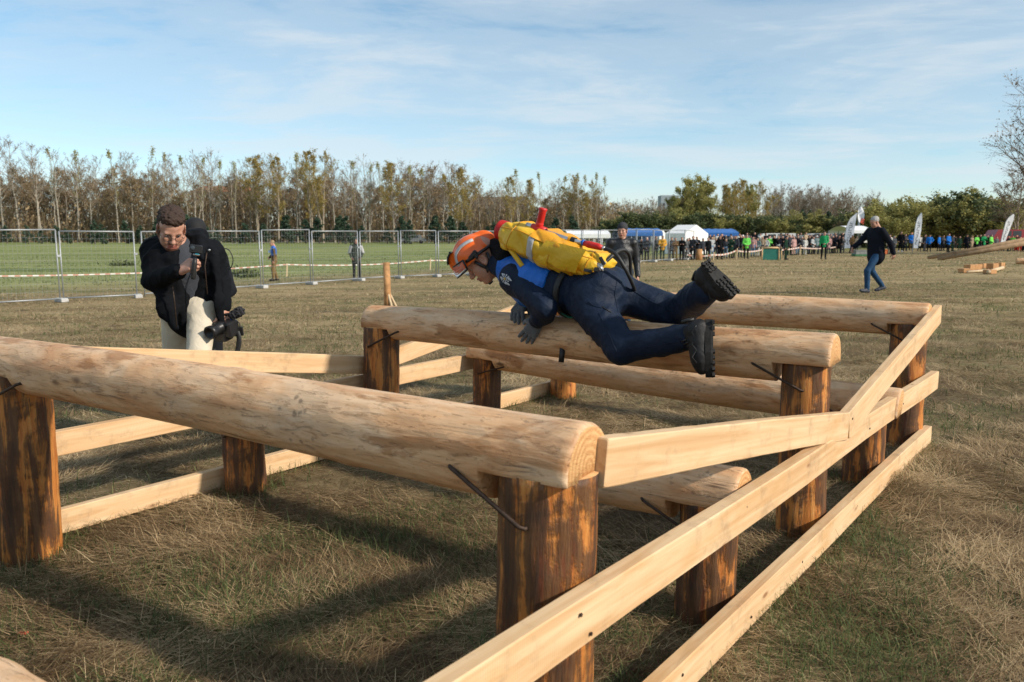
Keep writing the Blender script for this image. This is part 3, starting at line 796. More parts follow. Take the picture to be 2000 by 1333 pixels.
def add_log(pl, pr, top, r, ol, orr, seed, taper=0.0, tilt=0.0, notch=0.30, label=None, post_r=0.13, zpost=None, cr=True):
    d = np.append(nz(pr - pl), 0); L = np.linalg.norm(pr - pl) + ol + orr
    zc = top - r
    start = np.append(pl, zc + tilt) - d * ol
    X = np.append(nz(pr - pl) * L, -2 * tilt * (L / np.linalg.norm(pr - pl)))
    zf = -r * 0.22
    lm = log_mesh(L, r + taper, r - taper, ol + post_r + 0.02 if notch else 0, orr + post_r + 0.02 if notch else 0, zf, zf, seed)
    lo = frame_obj('log', lm, obst, start, X)
    if label: lo['label'] = label
    front = np.array([-d[1], d[0], 0.0]); front = front if front[1] < 0 else -front
    for end, pp in ((0, pl), (1, pr)):
        zt = zc + zf + (tilt if end == 0 else -tilt) + 0.004
        rr = post_r * (1 + 0.06 * math.sin(seed * 3 + end * 5))
        pm = post_mesh(zt + 0.10, rr, seed * 2 + end)
        po = link_mesh('post', pm, obst, (pp[0] - OB[0], pp[1] - OB[1], -0.10))
        po.rotation_euler = (0, 0, seed * 1.3 + end * 2.0)
        if cr:
            s = d if end == 0 else -d
            p3 = np.append(pp, 0)
            a = p3 + s * (post_r + 0.12) + front * (r * 0.90) + [0, 0, zc - 0.035]
            b = p3 - s * 0.01 + front * (rr * 1.0) + [0, 0, zt - 0.13]
            cm = cramp(lo, a, b, front, OB)
            Mi = np.linalg.inv(LOCAL[lo.name])
            vv = np.array(cm.v) - OB; vv = (Mi[:3, :3] @ vv.T).T + Mi[:3, 3]
            cm.v = [tuple(q) for q in vv]
            cm.build('iron_cramp', M_IRON, lo)
    return lo

def post_mesh(h, r, seed, S=36, N=40):
    rr = np.random.default_rng(seed + 100)
    zs = np.linspace(0, h, N); th = np.linspace(0, 2 * math.pi, S, endpoint=False)
    Z, T = np.meshgrid(zs, th, indexing='ij'); ph = rr.uniform(0, 6, 6)
    R = r * (1.02 - 0.05 * Z / h) * (1 + 0.02 * np.sin(2 * T + ph[0] + Z) + 0.015 * np.sin(5 * T + ph[1] + 0.7 * Z))
    R = R + 0.010 * (fb(T / 6.283 * 24 + seed, Z * 2.2, 3) - 0.5) + 0.008 * (fb(T / 6.283 * 8, Z * 9 + seed, 3) - 0.5)
    X = R * np.cos(T) + 0.008 * np.sin(Z * 2.5 + ph[2]); Y = R * np.sin(T) + 0.008 * np.sin(Z * 2.1 + ph[3])
    V = np.stack([X, Y, Z], -1).reshape(-1, 3)
    F = [(i * S + k, i * S + (k + 1) % S, (i + 1) * S + (k + 1) % S, (i + 1) * S + k) for i in range(N - 1) for k in range(S)]
    mi = [0] * len(F); c = len(V); V = np.vstack([V, [[V[-S:, 0].mean(), V[-S:, 1].mean(), h + 0.002]]])
    for k in range(S): F.append((c, (N - 1) * S + k, (N - 1) * S + (k + 1) % S)); mi.append(1)
    return np_mesh('post', V, F, [M_POST, M_END], mi)

add_log(A1L, A1R, 1.03, 0.125, 0.22, 0.125, 1, -0.003, 0.012, label='nearest and thickest tall log, lying across the foreground')
add_log(A2L, A2R, 1.03, 0.122, 0.10, 0.13, 2, -0.010, label='tall log the helmeted climber is lying on', post_r=0.125)
add_log(A3L, A3R, 1.03, 0.122, 0.20, 0.12, 3, 0.0, label='farthest tall log, behind the climber', post_r=0.118)
add_log(B1L, B1R, 0.62, 0.118, 0.16, 0.13, 4, 0.0, label='low log just behind the nearest tall log', post_r=0.122)
add_log(B2L, B2R, 0.64, 0.128, 0.13, 0.20, 5, 0.0, 0.045, label='low log beneath and beyond the climber', post_r=0.112)
add_log(B0L, B0R, 0.60, 0.120, 0.10, 0.14, 6, 0.0, label='low log of which one end shows at the bottom left corner', post_r=0.12, cr=False)

def add_plank(p0, p1, hgt=0.125, thk=0.052, label=None, nails=(), seed=0, name='rail', out=None):
    """a sawn plank on edge from p0 to p1 (centre line)"""
    p0 = np.asarray(p0, float); p1 = np.asarray(p1, float); L = np.linalg.norm(p1 - p0)
    rr = np.random.default_rng(seed + 50); N = 26
    xs = np.concatenate([[0, 0.003], np.linspace(0.02, L - 0.02, N), [L - 0.003, L]]); n = len(xs); c = 0.004
    prof = np.array([(-thk / 2 + c, -hgt / 2), (thk / 2 - c, -hgt / 2), (thk / 2, -hgt / 2 + c), (thk / 2, hgt / 2 - c), (thk / 2 - c, hgt / 2), (-thk / 2 + c, hgt / 2), (-thk / 2, hgt / 2 - c), (-thk / 2, -hgt / 2 + c)])
    a, b_, cc = rr.uniform(-1, 1, 3)
    V = []
    for i, x in enumerate(xs):
        s = 1 - (0.06 if i in (0, n - 1) else 0)
        oy = 0.005 * a * math.sin(2.2 * x + b_ * 3); oz = 0.004 * cc * math.sin(1.7 * x + a * 3)
        for q in prof: V.append((x, q[0] * s + oy + 0.0012 * (rr.random() - 0.5), q[1] * s + oz + 0.0022 * (rr.random() - 0.5)))
    F = [(i * 8 + k, i * 8 + (k + 1) % 8, (i + 1) * 8 + (k + 1) % 8, (i + 1) * 8 + k) for i in range(n - 1) for k in range(8)]
    F = [f[::-1] for f in F]
    F.append(tuple(range(8))); F.append(tuple((n - 1) * 8 + k for k in range(7, -1, -1)))
    me = np_mesh(name, V, F, [M_PLANK], smooth=False)
    o = frame_obj(name, me, obst, p0, p1 - p0)
    if label: o['label'] = label
    for (x, z, s) in nails:
        m = MB(); m.rot((x, s * thk / 2 - s * 0.001, z), (0, s, 0), [(0, 0.0055), (0.003, 0.0055), (0.0035, 0.004)], 8, 0, False)
        m.build('nail', M_IRON, o)
    return o

# right-hand side rails
up = np.array([0, 0, 1.0])
rd = nz(A3R - A1R); ro = np.array([rd[1], -rd[0]])              # along the side, outwards
def side(p, out, z): return np.array([p[0] + ro[0] * out, p[1] + ro[1] * out, z])
e1 = A1R + nz(A1R - A1L) * 0.125
a_hi = np.array([*(e1 + rd * 0.04 + ro * 0.0), 0.895]); 
mid_lo = side(A2R, 0.185, 0.585)
nl = [(0.06, 0.02, -1), (0.09, -0.03, -1)]
add_plank(a_hi, mid_lo + np.append(-rd * 0.0, 0), 0.135, 0.05, 'upper rail sloping down from the nearest tall log end', [(0.07, 0.02, -1), (0.16, -0.02, -1)], 1)
e3 = A3R + nz(A3R - A3L) * 0.14
add_plank(mid_lo + np.append(rd * 0.01 + ro * 0.002, 0.0), np.array([*(e3 + rd * 0.16), 0.945]), 0.135, 0.05, 'upper rail rising to the farthest tall log end', [(0.05, 0.02, -1)], 2)
c0 = side(A1R, 0.165, 0.545) - np.append(rd * 1.6, 0); c1 = side(A3R, 0.150, 0.47) + np.append(rd * 0.14, 0)
add_plank(c0 + np.append(ro * 0.025, 0.005), c1 + np.append(ro * 0.0, 0), 0.13, 0.055, 'long level middle rail along the right side', [(1.45, 0.03, -1), (1.5, -0.04, -1), (0.62, 0.01, -1), (2.55, 0.02, -1), (2.58, -0.02, -1), (3.0, 0.03, -1), (3.02, -0.03, -1), (3.9, 0.02, -1), (4.3, -0.01, -1), (5.1, 0.0, -1)], 3)
d0 = side(A1R, 0.165, 0.075) - np.append(rd * 1.2, 0); d1 = side(A3R, 0.135, 0.07) + np.append(rd * 0.12, 0)
add_plank(d0, d1, 0.125, 0.055, 'lowest rail along the right side, lying in the grass', [(1.1, 0.02, -1), (1.7, 0.02, -1), (2.3, -0.02, -1), (2.9, 0.0, -1), (3.8, 0.01, -1)], 4)
# left-hand side rails
l1 = A1L - nz(A1R - A1L) * 0.10
lmid = np.array([*(A2L - nz(A2R - A2L) * 0.16), 0.585])
add_plank(np.array([*(l1 + rd * 0.1), 0.93]), lmid + np.append(rd * 0.10, 0), 0.125, 0.05, 'upper left rail sloping down behind the nearest tall log', [], 5)
l3 = A3L - nz(A3R - A3L) * 0.16
add_plank(lmid + np.append(rd * 0.11, 0.01), np.array([*(l3 + rd * 0.1), 0.93]), 0.125, 0.05, 'upper left rail rising to the farthest tall log', [], 6)
ls = -ro * 0.165
add_plank(np.array([*(A1L + ls - rd * 0.4), 0.47]), np.array([*(A3L + ls + rd * 0.1), 0.47]), 0.125, 0.052, 'long level middle rail along the left side', [], 7)
add_plank(np.array([*(A1L + ls - rd * 0.4), 0.070]), np.array([*(A3L + ls + rd * 0.1), 0.070]), 0.125, 0.052, 'lowest rail along the left side, lying in the grass', [], 8)

# longer grass left standing round the posts and rails
r = np.random.default_rng(77); bs = []
for p in (A1L, A1R, A2L, A2R, A3L, A3R, B1L, B1R, B2L, B2R):
    k = 420; a = r.uniform(0, 6.28, k); d = .115 + np.abs(r.normal(0, .055, k)); bs.append(np.stack([p[0] + d * np.cos(a), p[1] + d * np.sin(a)], 1))
for a_, b_ in ((d0, d1), (A1L + ls - rd * .4, A3L + ls + rd * .1)):
    k = 1900; t = r.random(k)[:, None]; bs.append(a_[:2] * (1 - t) + b_[:2] * t + ro * (r.choice([-1, 1], k) * (.03 + np.abs(r.normal(0, .05, k))))[:, None])
bs = np.concatenate(bs); k = len(bs)
me = ribbons('grass', np.stack([bs[:, 0], bs[:, 1], ground_z(bs[:, 0], bs[:, 1]) - .01], -1), r.uniform(.04, .12, k), r.uniform(.002, .004, k), r.uniform(0, 6.28, k), np.clip(r.normal(.9, .35, k), .1, 1.5), r.normal(.7, .5, k), np.clip(r.normal(.5, .3, k), 0, 1), M_GRASS, True)
tag(link_mesh('grass', me), 'longer grass standing round the posts and rails', 'grass', kind='stuff')

# small things in the grass
lit = MB(); lp = Gd(46, 1247)
lit.box(lp + [0, 0, 0.022], (0.017, 0.010, 0.004), None, 0, bev=0.002)
o = lit.build('scrap', plain('orange_scrap', (0.55, 0.10, 0.05), 0.5), None)
tag(o, 'small orange and grey scrap lying in the hay, bottom left', 'litter')
# ------------------------------------------------------------------ trees
def segs_to_ribbons(name, segs, mat, r, leafs=None):
    """segments (p0, p1, w) as flat strips turned at random; leaves (centre, size) as small quads"""
    V = []; pk = []
    if len(segs):
        p0 = np.array([s[0] for s in segs]); p1 = np.array([s[1] for s in segs]); w = np.array([s[2] for s in segs])[:, None]
        d = p1 - p0; d /= np.linalg.norm(d, axis=1)[:, None] + 1e-9
        q = r.normal(size=d.shape); s = np.cross(d, q); s /= np.linalg.norm(s, axis=1)[:, None] + 1e-9
        V.append(np.stack([p0 - s * w / 2, p0 + s * w / 2, p1 + s * w * 0.25, p1 - s * w * 0.25], 1)); pk.append(r.random(len(segs)))
    if leafs is not None and len(leafs[0]):
        c, sz = leafs; n = len(c)
        a = r.normal(size=(n, 3)); a /= np.linalg.norm(a, axis=1)[:, None]
        b = np.cross(a, r.normal(size=(n, 3))); b /= np.linalg.norm(b, axis=1)[:, None]
        s1 = (sz * r.uniform(0.6, 1.3, n))[:, None]; s2 = s1 * r.uniform(0.45, 0.8, n)[:, None]
        V.append(np.stack([c - a * s1, c - b * s2, c + a * s1, c + b * s2], 1)); pk.append(np.clip(r.normal(0.5, 0.28, n), 0, 1))
    V = np.concatenate(V); n = len(V)
    me = np_mesh(name, V.reshape(-1, 3), np.arange(n * 4).reshape(-1, 4), [mat], smooth=False)
    at = me.attributes.new('pick', 'FLOAT', 'POINT'); at.data.foreach_set('value', np.repeat(np.concatenate(pk), 4).astype(np.float32))
    return me

def tree_proto(seed, H, bole, spread, tr, kind, leafn=0, leafsz=0.15, limbs=22, sub=6, twig=5, upw=0.8, trunk_mat=None, crown_mat=None, tuft=0, shape='oval', lean=0.05, w_twig=0.03, forks=1):
    """returns (trunk mesh, crown mesh); height H, clear bole fraction, crown half-width"""
    r = np.random.default_rng(seed)
    mb = MB(); sg = []; lf = []
    stems = []
    for f in range(forks):
        a = r.uniform(0, 6.28); pts = [np.array([0, 0, -0.3])]; n = 10
        top = np.array([math.cos(a), math.sin(a), 0]) * (lean * H + (0.13 * H if f else 0))
        w1 = r.normal(0, 0.012 * H, (n + 1, 3)); w1[:, 2] = 0
        hh = H * (1 if f == 0 else r.uniform(0.75, 0.95))
        for i in range(1, n + 1):
            t = i / n; pts.append(top * t ** 1.5 + w1[i] * t + np.array([0, 0, hh * t]))
        rad = [tr * (1 - 0.92 * (i / n) ** 0.9) * (1 if f == 0 else 0.7) for i in range(n + 1)]
        mb.tube(pts, rad, 6, 0, False); stems.append(pts)
    def along(pts, t):
        x = t * (len(pts) - 1); i = min(int(x), len(pts) - 2); return pts[i] + (pts[i + 1] - pts[i]) * (x - i)
    for k in range(limbs):
        pts = stems[k % forks]
        t = bole + (1 - bole) * ((k + r.random()) / limbs) ** 0.9 * 0.97
        p = along(pts, t); a = r.uniform(0, 6.28)
        q = (t - bole) / (1 - bole)
        prof = {'oval': math.sin(math.pi * min(1, 0.22 + 0.78 * q)) ** 0.7, 'column': 0.9 - 0.5 * q, 'cone': 1 - 0.9 * q, 'vase': 0.45 + 0.65 * q if q < 0.75 else 1.0 - 1.6 * (q - 0.75)}[shape]
        ln = spread * max(prof, 0.15) * r.uniform(0.65, 1.2)
        u = upw * r.uniform(0.6, 1.2)
        d = nz([math.cos(a), math.sin(a), u]); L = ln * math.hypot(1, u) * 0.95
        e = p + d * L * 0.5; d2 = nz(d + np.array([0, 0, 0.25]) + r.normal(0, 0.15, 3)); e2 = e + d2 * L * 0.5
        rb = tr * 0.32 * (1 - 0.6 * q)
        mb.tube([p, e, e2], [rb, rb * 0.6, rb * 0.2], 4, 0, False)
        for j in range(sub):
            s = 0.25 + 0.75 * (j + r.random()) / sub
            b = p + (e - p) * s * 2 if s < 0.5 else e + (e2 - e) * (s - 0.5) * 2
            dd = nz(d2 + r.normal(0, 0.55, 3) + [0, 0, 0.2]); l2 = L * r.uniform(0.25, 0.5) * (1.15 - 0.5 * s)
            c = b + dd * l2
            sg.append((b, c, w_twig * 1.3))
            for m in range(twig):
                f = r.uniform(0.2, 1); b2 = b + (c - b) * f
                d3 = nz(dd + r.normal(0, 0.6, 3)); l3 = l2 * r.uniform(0.3, 0.7)
                c2 = b2 + d3 * l3; sg.append((b2, c2, w_twig))
                for _ in range(leafn): lf.append(b2 + (c2 - b2) * r.uniform(0.2, 1.1) + r.normal(0, 0.06 * spread, 3))
    if tuft:
        for _ in range(tuft):
            t = 1 - abs(r.normal(0, 0.045)); p = along(stems[0], min(t, 1)); lf.append(p + r.normal(0, 0.24, 3) * [1, 1, 1.6])
    lv = (np.array(lf), np.full(len(lf), leafsz)) if lf else None
    crown = segs_to_ribbons('crown', sg, crown_mat, r, lv)
    trunk = mb.mesh('trunk', trunk_mat)
    return trunk, crown

def plant_tree(name, protos, key, u, Y, h_px=None, H=None, label=None, cat='tree', group=None, wide=1.0, seed=0, top_v=None):
    tr, cr, H0 = protos[key]
    p = at_u(u, Y)
    if top_v is not None:
        dirv = ray(u, top_v); H = CAM_H + dirv[2] * Y / dirv[1] - p[2]
    s = H / H0
    rr = random.Random(seed * 31 + int(u * 7))
    root = empty(name, p, label, cat, group)
    root.scale = (s * wide, s * wide, s); root.rotation_euler = (0, 0, rr.uniform(0, 6.28))
    link_mesh('trunk', tr, root); link_mesh('crown', cr, root)
    return root

PT = {}
def proto(key, H, *a, **k): PT[key] = (*tree_proto(a[0], H, *a[1:], **k), H)
for i in range(3): proto(f'birch{i}', 18, 10 + i, 0.38, 2.3, 0.20, 'b', leafn=0, limbs=26, sub=6, twig=6, upw=1.3, trunk_mat=M_BIRCH, crown_mat=M_TWIG, shape='oval', w_twig=0.035, forks=1 + (i == 1))
for i in range(2): proto(f'tuft{i}', 19, 20 + i, 0.35, 1.15, 0.17, 'b', leafn=0, limbs=26, sub=4, twig=5, upw=2.4, trunk_mat=M_BIRCH, crown_mat=M_OLIVE, tuft=130, leafsz=0.16, shape='column', w_twig=0.032)
for i in range(3): proto(f'yellow{i}', 17, 30 + i, 0.22, 2.2, 0.22, 'b', leafn=4, leafsz=0.105, limbs=30, sub=6, twig=6, upw=1.7, trunk_mat=M_TRUNKL, crown_mat=M_YEL, shape='oval', w_twig=0.03, forks=1 + (i > 0))
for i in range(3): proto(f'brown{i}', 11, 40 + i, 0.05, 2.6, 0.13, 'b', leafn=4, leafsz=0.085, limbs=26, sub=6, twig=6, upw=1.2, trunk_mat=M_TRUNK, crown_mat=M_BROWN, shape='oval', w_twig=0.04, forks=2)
for i in range(3): proto(f'green{i}', 14, 50 + i, 0.12, 3.6, 0.3, 'b', leafn=8, leafsz=0.15, limbs=34, sub=7, twig=6, upw=1.2, trunk_mat=M_TRUNK, crown_mat=M_OLIVE, shape='oval', w_twig=0.03, forks=2 + (i == 0))
for i in range(3): proto(f'bare{i}', 13, 60 + i, 0.10, 2.6, 0.18, 'b', leafn=1, leafsz=0.07, limbs=38, sub=7, twig=7, upw=1.8, trunk_mat=M_TRUNKL, crown_mat=M_TWIG, shape='oval', w_twig=0.045, forks=2)
for i in range(3): proto(f'pine{i}', 4, 70 + i, 0.05, 1.25, 0.10, 'b', leafn=5, leafsz=0.11, limbs=30, sub=5, twig=4, upw=0.35, trunk_mat=M_TRUNK, crown_mat=M_PINE, shape='cone', w_twig=0.05)
for i in range(3): proto(f'bush{i}', 4, 80 + i, 0.02, 2.3, 0.12, 'b', leafn=8, leafsz=0.11, limbs=26, sub=6, twig=5, upw=0.9, trunk_mat=M_TRUNK, crown_mat=M_DKGREEN, shape='oval', w_twig=0.03, forks=3)
for i in range(2): proto(f'obush{i}', 4, 90 + i, 0.02, 2.3, 0.12, 'b', leafn=8, leafsz=0.10, limbs=26, sub=6, twig=5, upw=0.9, trunk_mat=M_TRUNK, crown_mat=M_OLIVE, shape='oval', w_twig=0.03, forks=3)
proto('big', 16, 99, 0.12, 6.0, 0.40, 'b', leafn=1, leafsz=0.10, limbs=50, sub=9, twig=9, upw=0.75, trunk_mat=M_TRUNK, crown_mat=M_TWIG, shape='oval', w_twig=0.030, forks=3)

GR_L = 'trees along the far edge of the meadow'
rt = random.Random(5)
DESC = {'birch': 'bare grey birch with pale trunk', 'tuft': 'slim poplar with dark tufted top', 'yellow': 'poplar with yellow autumn leaves', 'brown': 'low brown leafy tree',
        'pine': 'small dark green pine', 'green': 'broad olive green tree', 'bare': 'bare grey brown tree', 'bush': 'dark green bush', 'obush': 'olive green bush'}
NAMES = {'birch': 'birch_tree', 'tuft': 'poplar_tree', 'yellow': 'yellow_poplar_tree', 'brown': 'brown_tree', 'pine': 'pine_shrub', 'green': 'green_tree', 'bare': 'bare_tree', 'bush': 'bush', 'obush': 'bush'}
todo = []
def T(kind, u, Y, top, wide=1.0, grp=GR_L): todo.append((kind, u, Y, top, wide, grp))
# front row, left to right, as read off the photograph (top of the crown in pixels)
for u, top in ((8, 268), (40, 272), (82, 280), (118, 292), (158, 300), (195, 306), (262, 298), (322, 302), (385, 290), (415, 300), (455, 312), (490, 305), (528, 302), (560, 320), (655, 310), (690, 312), (722, 330), (800, 325), (838, 330), (865, 345), (938, 342), (965, 352), (1012, 350), (1085, 350), (1130, 352)):
    T('birch', u, rt.uniform(138, 150), top, rt.uniform(0.9, 1.15))
for u, top in ((112, 292), (155, 298), (233, 296), (301, 290), (335, 300), (370, 306), (398, 308), (432, 316), (462, 320), (582, 302), (608, 318), (699, 316), (722, 322), (750, 318), (805, 325), (828, 332), (1014, 332), (1058, 338), (1100, 345), (1118, 340), (1145, 345), (1163, 340), (1183, 347)):
    T('tuft', u, rt.uniform(136, 148), top, rt.uniform(0.85, 1.1))
for u, top in ((505, 302), (545, 306), (612, 296), (632, 298), (770, 318), (893, 330), (905, 334), (1000, 346), (1030, 352), (1120, 345), (1150, 355)):
    T('yellow', u, rt.uniform(134, 142), top, rt.uniform(0.9, 1.2))
for i in range(92):
    u = -30 + i * 13.4 + rt.uniform(-8, 8); T('brown', u, rt.uniform(144, 166), (354 if u < 900 else 390) + rt.uniform(-26, 30), rt.uniform(1.0, 1.5))
for i in range(26):
    u = -30 + i * 48 + rt.uniform(-8, 8); T('birch', u, rt.uniform(160, 176), (318 if u < 900 else 358) + rt.uniform(-15, 30), rt.uniform(1.0, 1.3))
for i in range(24):
    u = -20 + i * 50 + rt.uniform(-16, 16); T('birch', u, rt.uniform(140, 156), (312 if u < 900 else 356) + rt.uniform(-20, 24), rt.uniform(.8, 1.0))
for i in range(38):
    u = -20 + i * 32 + rt.uniform(-14, 14); T('pine', u, rt.uniform(126, 133), 434 + rt.uniform(-14, 16), rt.uniform(1.0, 1.5))
# right of the leather jacket: the gap, the big green trees, the bare wood, the hedge
GR_R = 'trees behind the crowd'
for i in range(16): T('bare', 1195 + i * 9 + rt.uniform(-4, 4), rt.uniform(190, 220), 405 - i * 0.6 + rt.uniform(-8, 8), 1.1, GR_R)
for u, top in ((1318, 388), (1345, 356), (1362, 350), (1333, 372), (1375, 372)): T('green', u, rt.uniform(118, 126), top, 0.9, GR_R)
for u, top in ((1408, 362), (1428, 356), (1452, 352), (1472, 356), (1490, 366), (1440, 392), (1475, 396)): T('yellow', u, rt.uniform(120, 132), top, 1.15, GR_R)
T('green', 1425, 128, 372, 0.8, GR_R); T('green', 1460, 130, 366, 0.7, GR_R)
for i in range(26): T('bare', 1500 + i * 8.6 + rt.uniform(-4, 4), rt.uniform(122, 150), 376 + max(0, (i - 14)) * 1.6 + rt.uniform(-6, 12), rt.uniform(0.9, 1.2), GR_R)
for u, top in ((1752, 392), (1738, 400), (1765, 404)): T('green', u, 120, top, 0.7, GR_R)
for i in range(30): T(('bush', 'obush', 'bush')[i % 3], 1200 + i * 17 + rt.uniform(-6, 6), rt.uniform(104, 116), 436 + rt.uniform(-10, 8), 1.5, 'bushes behind the crowd')
for u, top in ((1568, 412), (1615, 415), (1590, 428)): T('pine', u, 112, top, 0.9, GR_R)
for i in range(34): T(('bush', 'obush', 'obush')[i % 3], 1700 + i * 9.6 + rt.uniform(-5, 5), rt.uniform(88, 106), 424 - 20 * math.exp(-((i - 19) / 8) ** 2) + rt.uniform(-8, 10), 1.5, 'bushes behind the crowd')
for u, top in ((1818, 404), (1850, 398), (1880, 402), (1925, 405), (1945, 408)): T('bush', u, 125, top, 0.9, 'bushes behind the crowd')
for i in range(12): T('brown', 1640 + i * 31 + rt.uniform(-8, 8), rt.uniform(96, 112), 432 + rt.uniform(-12, 8), 1.2, GR_R)
LB = {'tree': 0}
for kind, u, Y, top, wide, grp in sorted(todo, key=lambda q: q[1]):
    n = len([k for k in PT if k[:-1] == kind])
    key = f'{kind}{rt.randrange(n)}'
    plant_tree(NAMES[kind], PT, key, u, Y, top_v=top, label=place_words(DESC[kind], u), cat='bush' if 'bush' in kind else 'tree', group=grp, wide=wide)
plant_tree('bare_tree', PT, 'big', 2062, 62, top_v=150, label='big spreading bare tree at the right edge of the photo', cat='tree', wide=1.0, seed=3)
plant_tree('bare_tree', PT, 'bare1', 1985, 78, top_v=330, label='smaller bare tree in front of the big spreading one at the right edge', cat='tree', wide=1.2, seed=4)

# thicket at the foot of the far trees: nobody could count its stems
r = np.random.default_rng(44); n = 26000
x = r.uniform(-105, 24, n); y = r.uniform(146, 178, n)
z0 = terrain(x, y); h = 1.5 + 6.0 * r.random(n) ** 1.5
p0 = np.stack([x, y, z0 + h * r.uniform(0, 0.7, n)], -1); p1 = p0 + np.stack([r.normal(0, 0.5, n), r.normal(0, 0.5, n), h * 0.4], -1)
lc = np.stack([r.uniform(-105, 24, 16000), r.uniform(144, 176, 16000), np.zeros(16000)], -1); lc[:, 2] = terrain(lc[:, 0], lc[:, 1]) + 7.0 * r.random(16000) ** 1.6
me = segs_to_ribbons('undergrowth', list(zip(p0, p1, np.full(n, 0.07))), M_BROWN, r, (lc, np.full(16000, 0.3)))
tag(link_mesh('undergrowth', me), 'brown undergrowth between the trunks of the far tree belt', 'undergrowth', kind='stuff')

# ------------------------------------------------------------------ distant buildings and canopies
M_WALLW = plain('white_plaster', (0.62, 0.62, 0.60), 0.9, 0.06, 0.6, 0.0)
M_TILE = plain('red_roof_tile', (0.36, 0.13, 0.07), 0.85, 0.2, 2.0, 0.0)
M_GLASSD = plain('dark_window', (0.04, 0.05, 0.06), 0.15, 0.1, 2, 0.0)
def building(u, Y, w, h, d, label, roof=True, name='house', wall=None):
    p = at_u(u, Y); b = empty(name, p, label, 'building')
    m = MB(); m.box((0, 0, h / 2), (w / 2, d / 2, h / 2)); m.build('wall', wall or M_WALLW, b)
    if roof:
        m = MB(); hh = 1.8; ww, dd = w / 2 + 0.5, d / 2 + 0.5
        m.add([(-ww, -dd, h), (ww, -dd, h), (ww, dd, h), (-ww, dd, h), (-ww + 2, 0, h + hh), (ww - 2, 0, h + hh)], [(0, 1, 5, 4), (1, 2, 5), (2, 3, 4, 5), (3, 0, 4), (3, 2, 1, 0)], 0, False)
        m.build('roof', M_TILE, b)
    n = int(w / 3)
    for i in range(n):
        for k in range(max(1, int(h / 3.2))):
            m = MB(); m.box((-w / 2 + (i + 0.5) * w / n, -d / 2 - 0.02, 1.8 + 3.1 * k), (0.6, 0.04, 0.75)); m.build('window', M_GLASSD, b)
building(447, 215, 15, 12.5, 10, 'white house with a red roof glimpsed through the trees above the cameraman')
building(975, 230, 16, 12, 10, 'dark block glimpsed between the trunks behind the yellow poplars', False, 'apartment_block', plain('grey_plaster', (0.16, 0.14, 0.13), 0.9, 0.1, 1, 0))
building(1303, 420, 9, 22, 9, 'far grey tower block just showing over the trees beyond the white tent', False, 'tower_block', plain('blue_grey_plaster', (0.28, 0.32, 0.36), 0.9, 0.05, 1, 0))

def px2m(Y): return (Y * math.cos(PITCH) + 0.2) / FPX
def top_z(v, Y, u=1000): d = ray(u, v); return CAM_H + d[2] * Y / d[1]
def canopy(u0, u1, vtop, Y, label, mat, name='canopy', depth=6.0, arch=0.5, poles=5, wall=None):
    """long open shelter with an arched fabric roof on poles"""
    a, b = at_u(u0, Y), at_u(u1, Y); L = b[0] - a[0]; z = top_z(vtop, Y, (u0 + u1) / 2) - a[2]
    root = empty(name, a, label, 'canopy')
    m = MB(); N = 12; M_ = 10; vs = []
    for i in range(M_ + 1):
        for k in range(N + 1):
            t = k / N; vs.append((L * i / M_, depth * t, z - arch + arch * math.sin(math.pi * t) + 0.03 * math.sin(i * 2.7)))
    nv = len(vs); vs += [(x, y, q - 0.03) for x, y, q in vs]
    g = lambda i, k: i * (N + 1) + k
    fs = [(g(i, k), g(i + 1, k), g(i + 1, k + 1), g(i, k + 1)) for i in range(M_) for k in range(N)]
    fs += [tuple(nv + q for q in f[::-1]) for f in fs]
    m.add(vs, fs)
    for y in (0, depth):
        m.box((L / 2, y, z - arch - 0.14), (L / 2, 0.02, 0.16))
    m.build('roof_sheet', mat, root)
    for i in range(poles):
        for y in (0.06, depth - 0.06):
            m = MB(); m.tube([(L * (i + 0.02) / (poles - 0.96), y, 0), (L * (i + 0.02) / (poles - 0.96), y, z - arch - 0.02)], 0.035, 6); m.build('pole', M_GALV, root)
    if wall is not None:
        m = MB(); m.box((L / 2, depth - 0.15, (z - arch) * 0.55), (L / 2 - 0.1, 0.02, (z - arch) * 0.42)); m.build('back_curtain', wall, root)
    return root
M_CURT = plain('blue_curtain', (0.02, 0.05, 0.12), 0.8, 0.2, 4, 0.1)
canopy(1108, 1192, 450, 66, 'long white arched canopy left of the man in the leather jacket', M_WHITE, poles=6, arch=0.35)
canopy(1212, 1294, 446, 72, 'blue arched canopy just right of the man in the leather jacket', M_BLUEC, wall=M_CURT, arch=0.4)
canopy(1378, 1442, 447, 76, 'blue arched canopy right of the white party tent', M_BLUEC, wall=M_CURT, arch=0.4)
canopy(1660, 1702, 441, 84, 'pale arched canopy behind the nearest feather flag', M_WHITE, arch=0.5, poles=3)

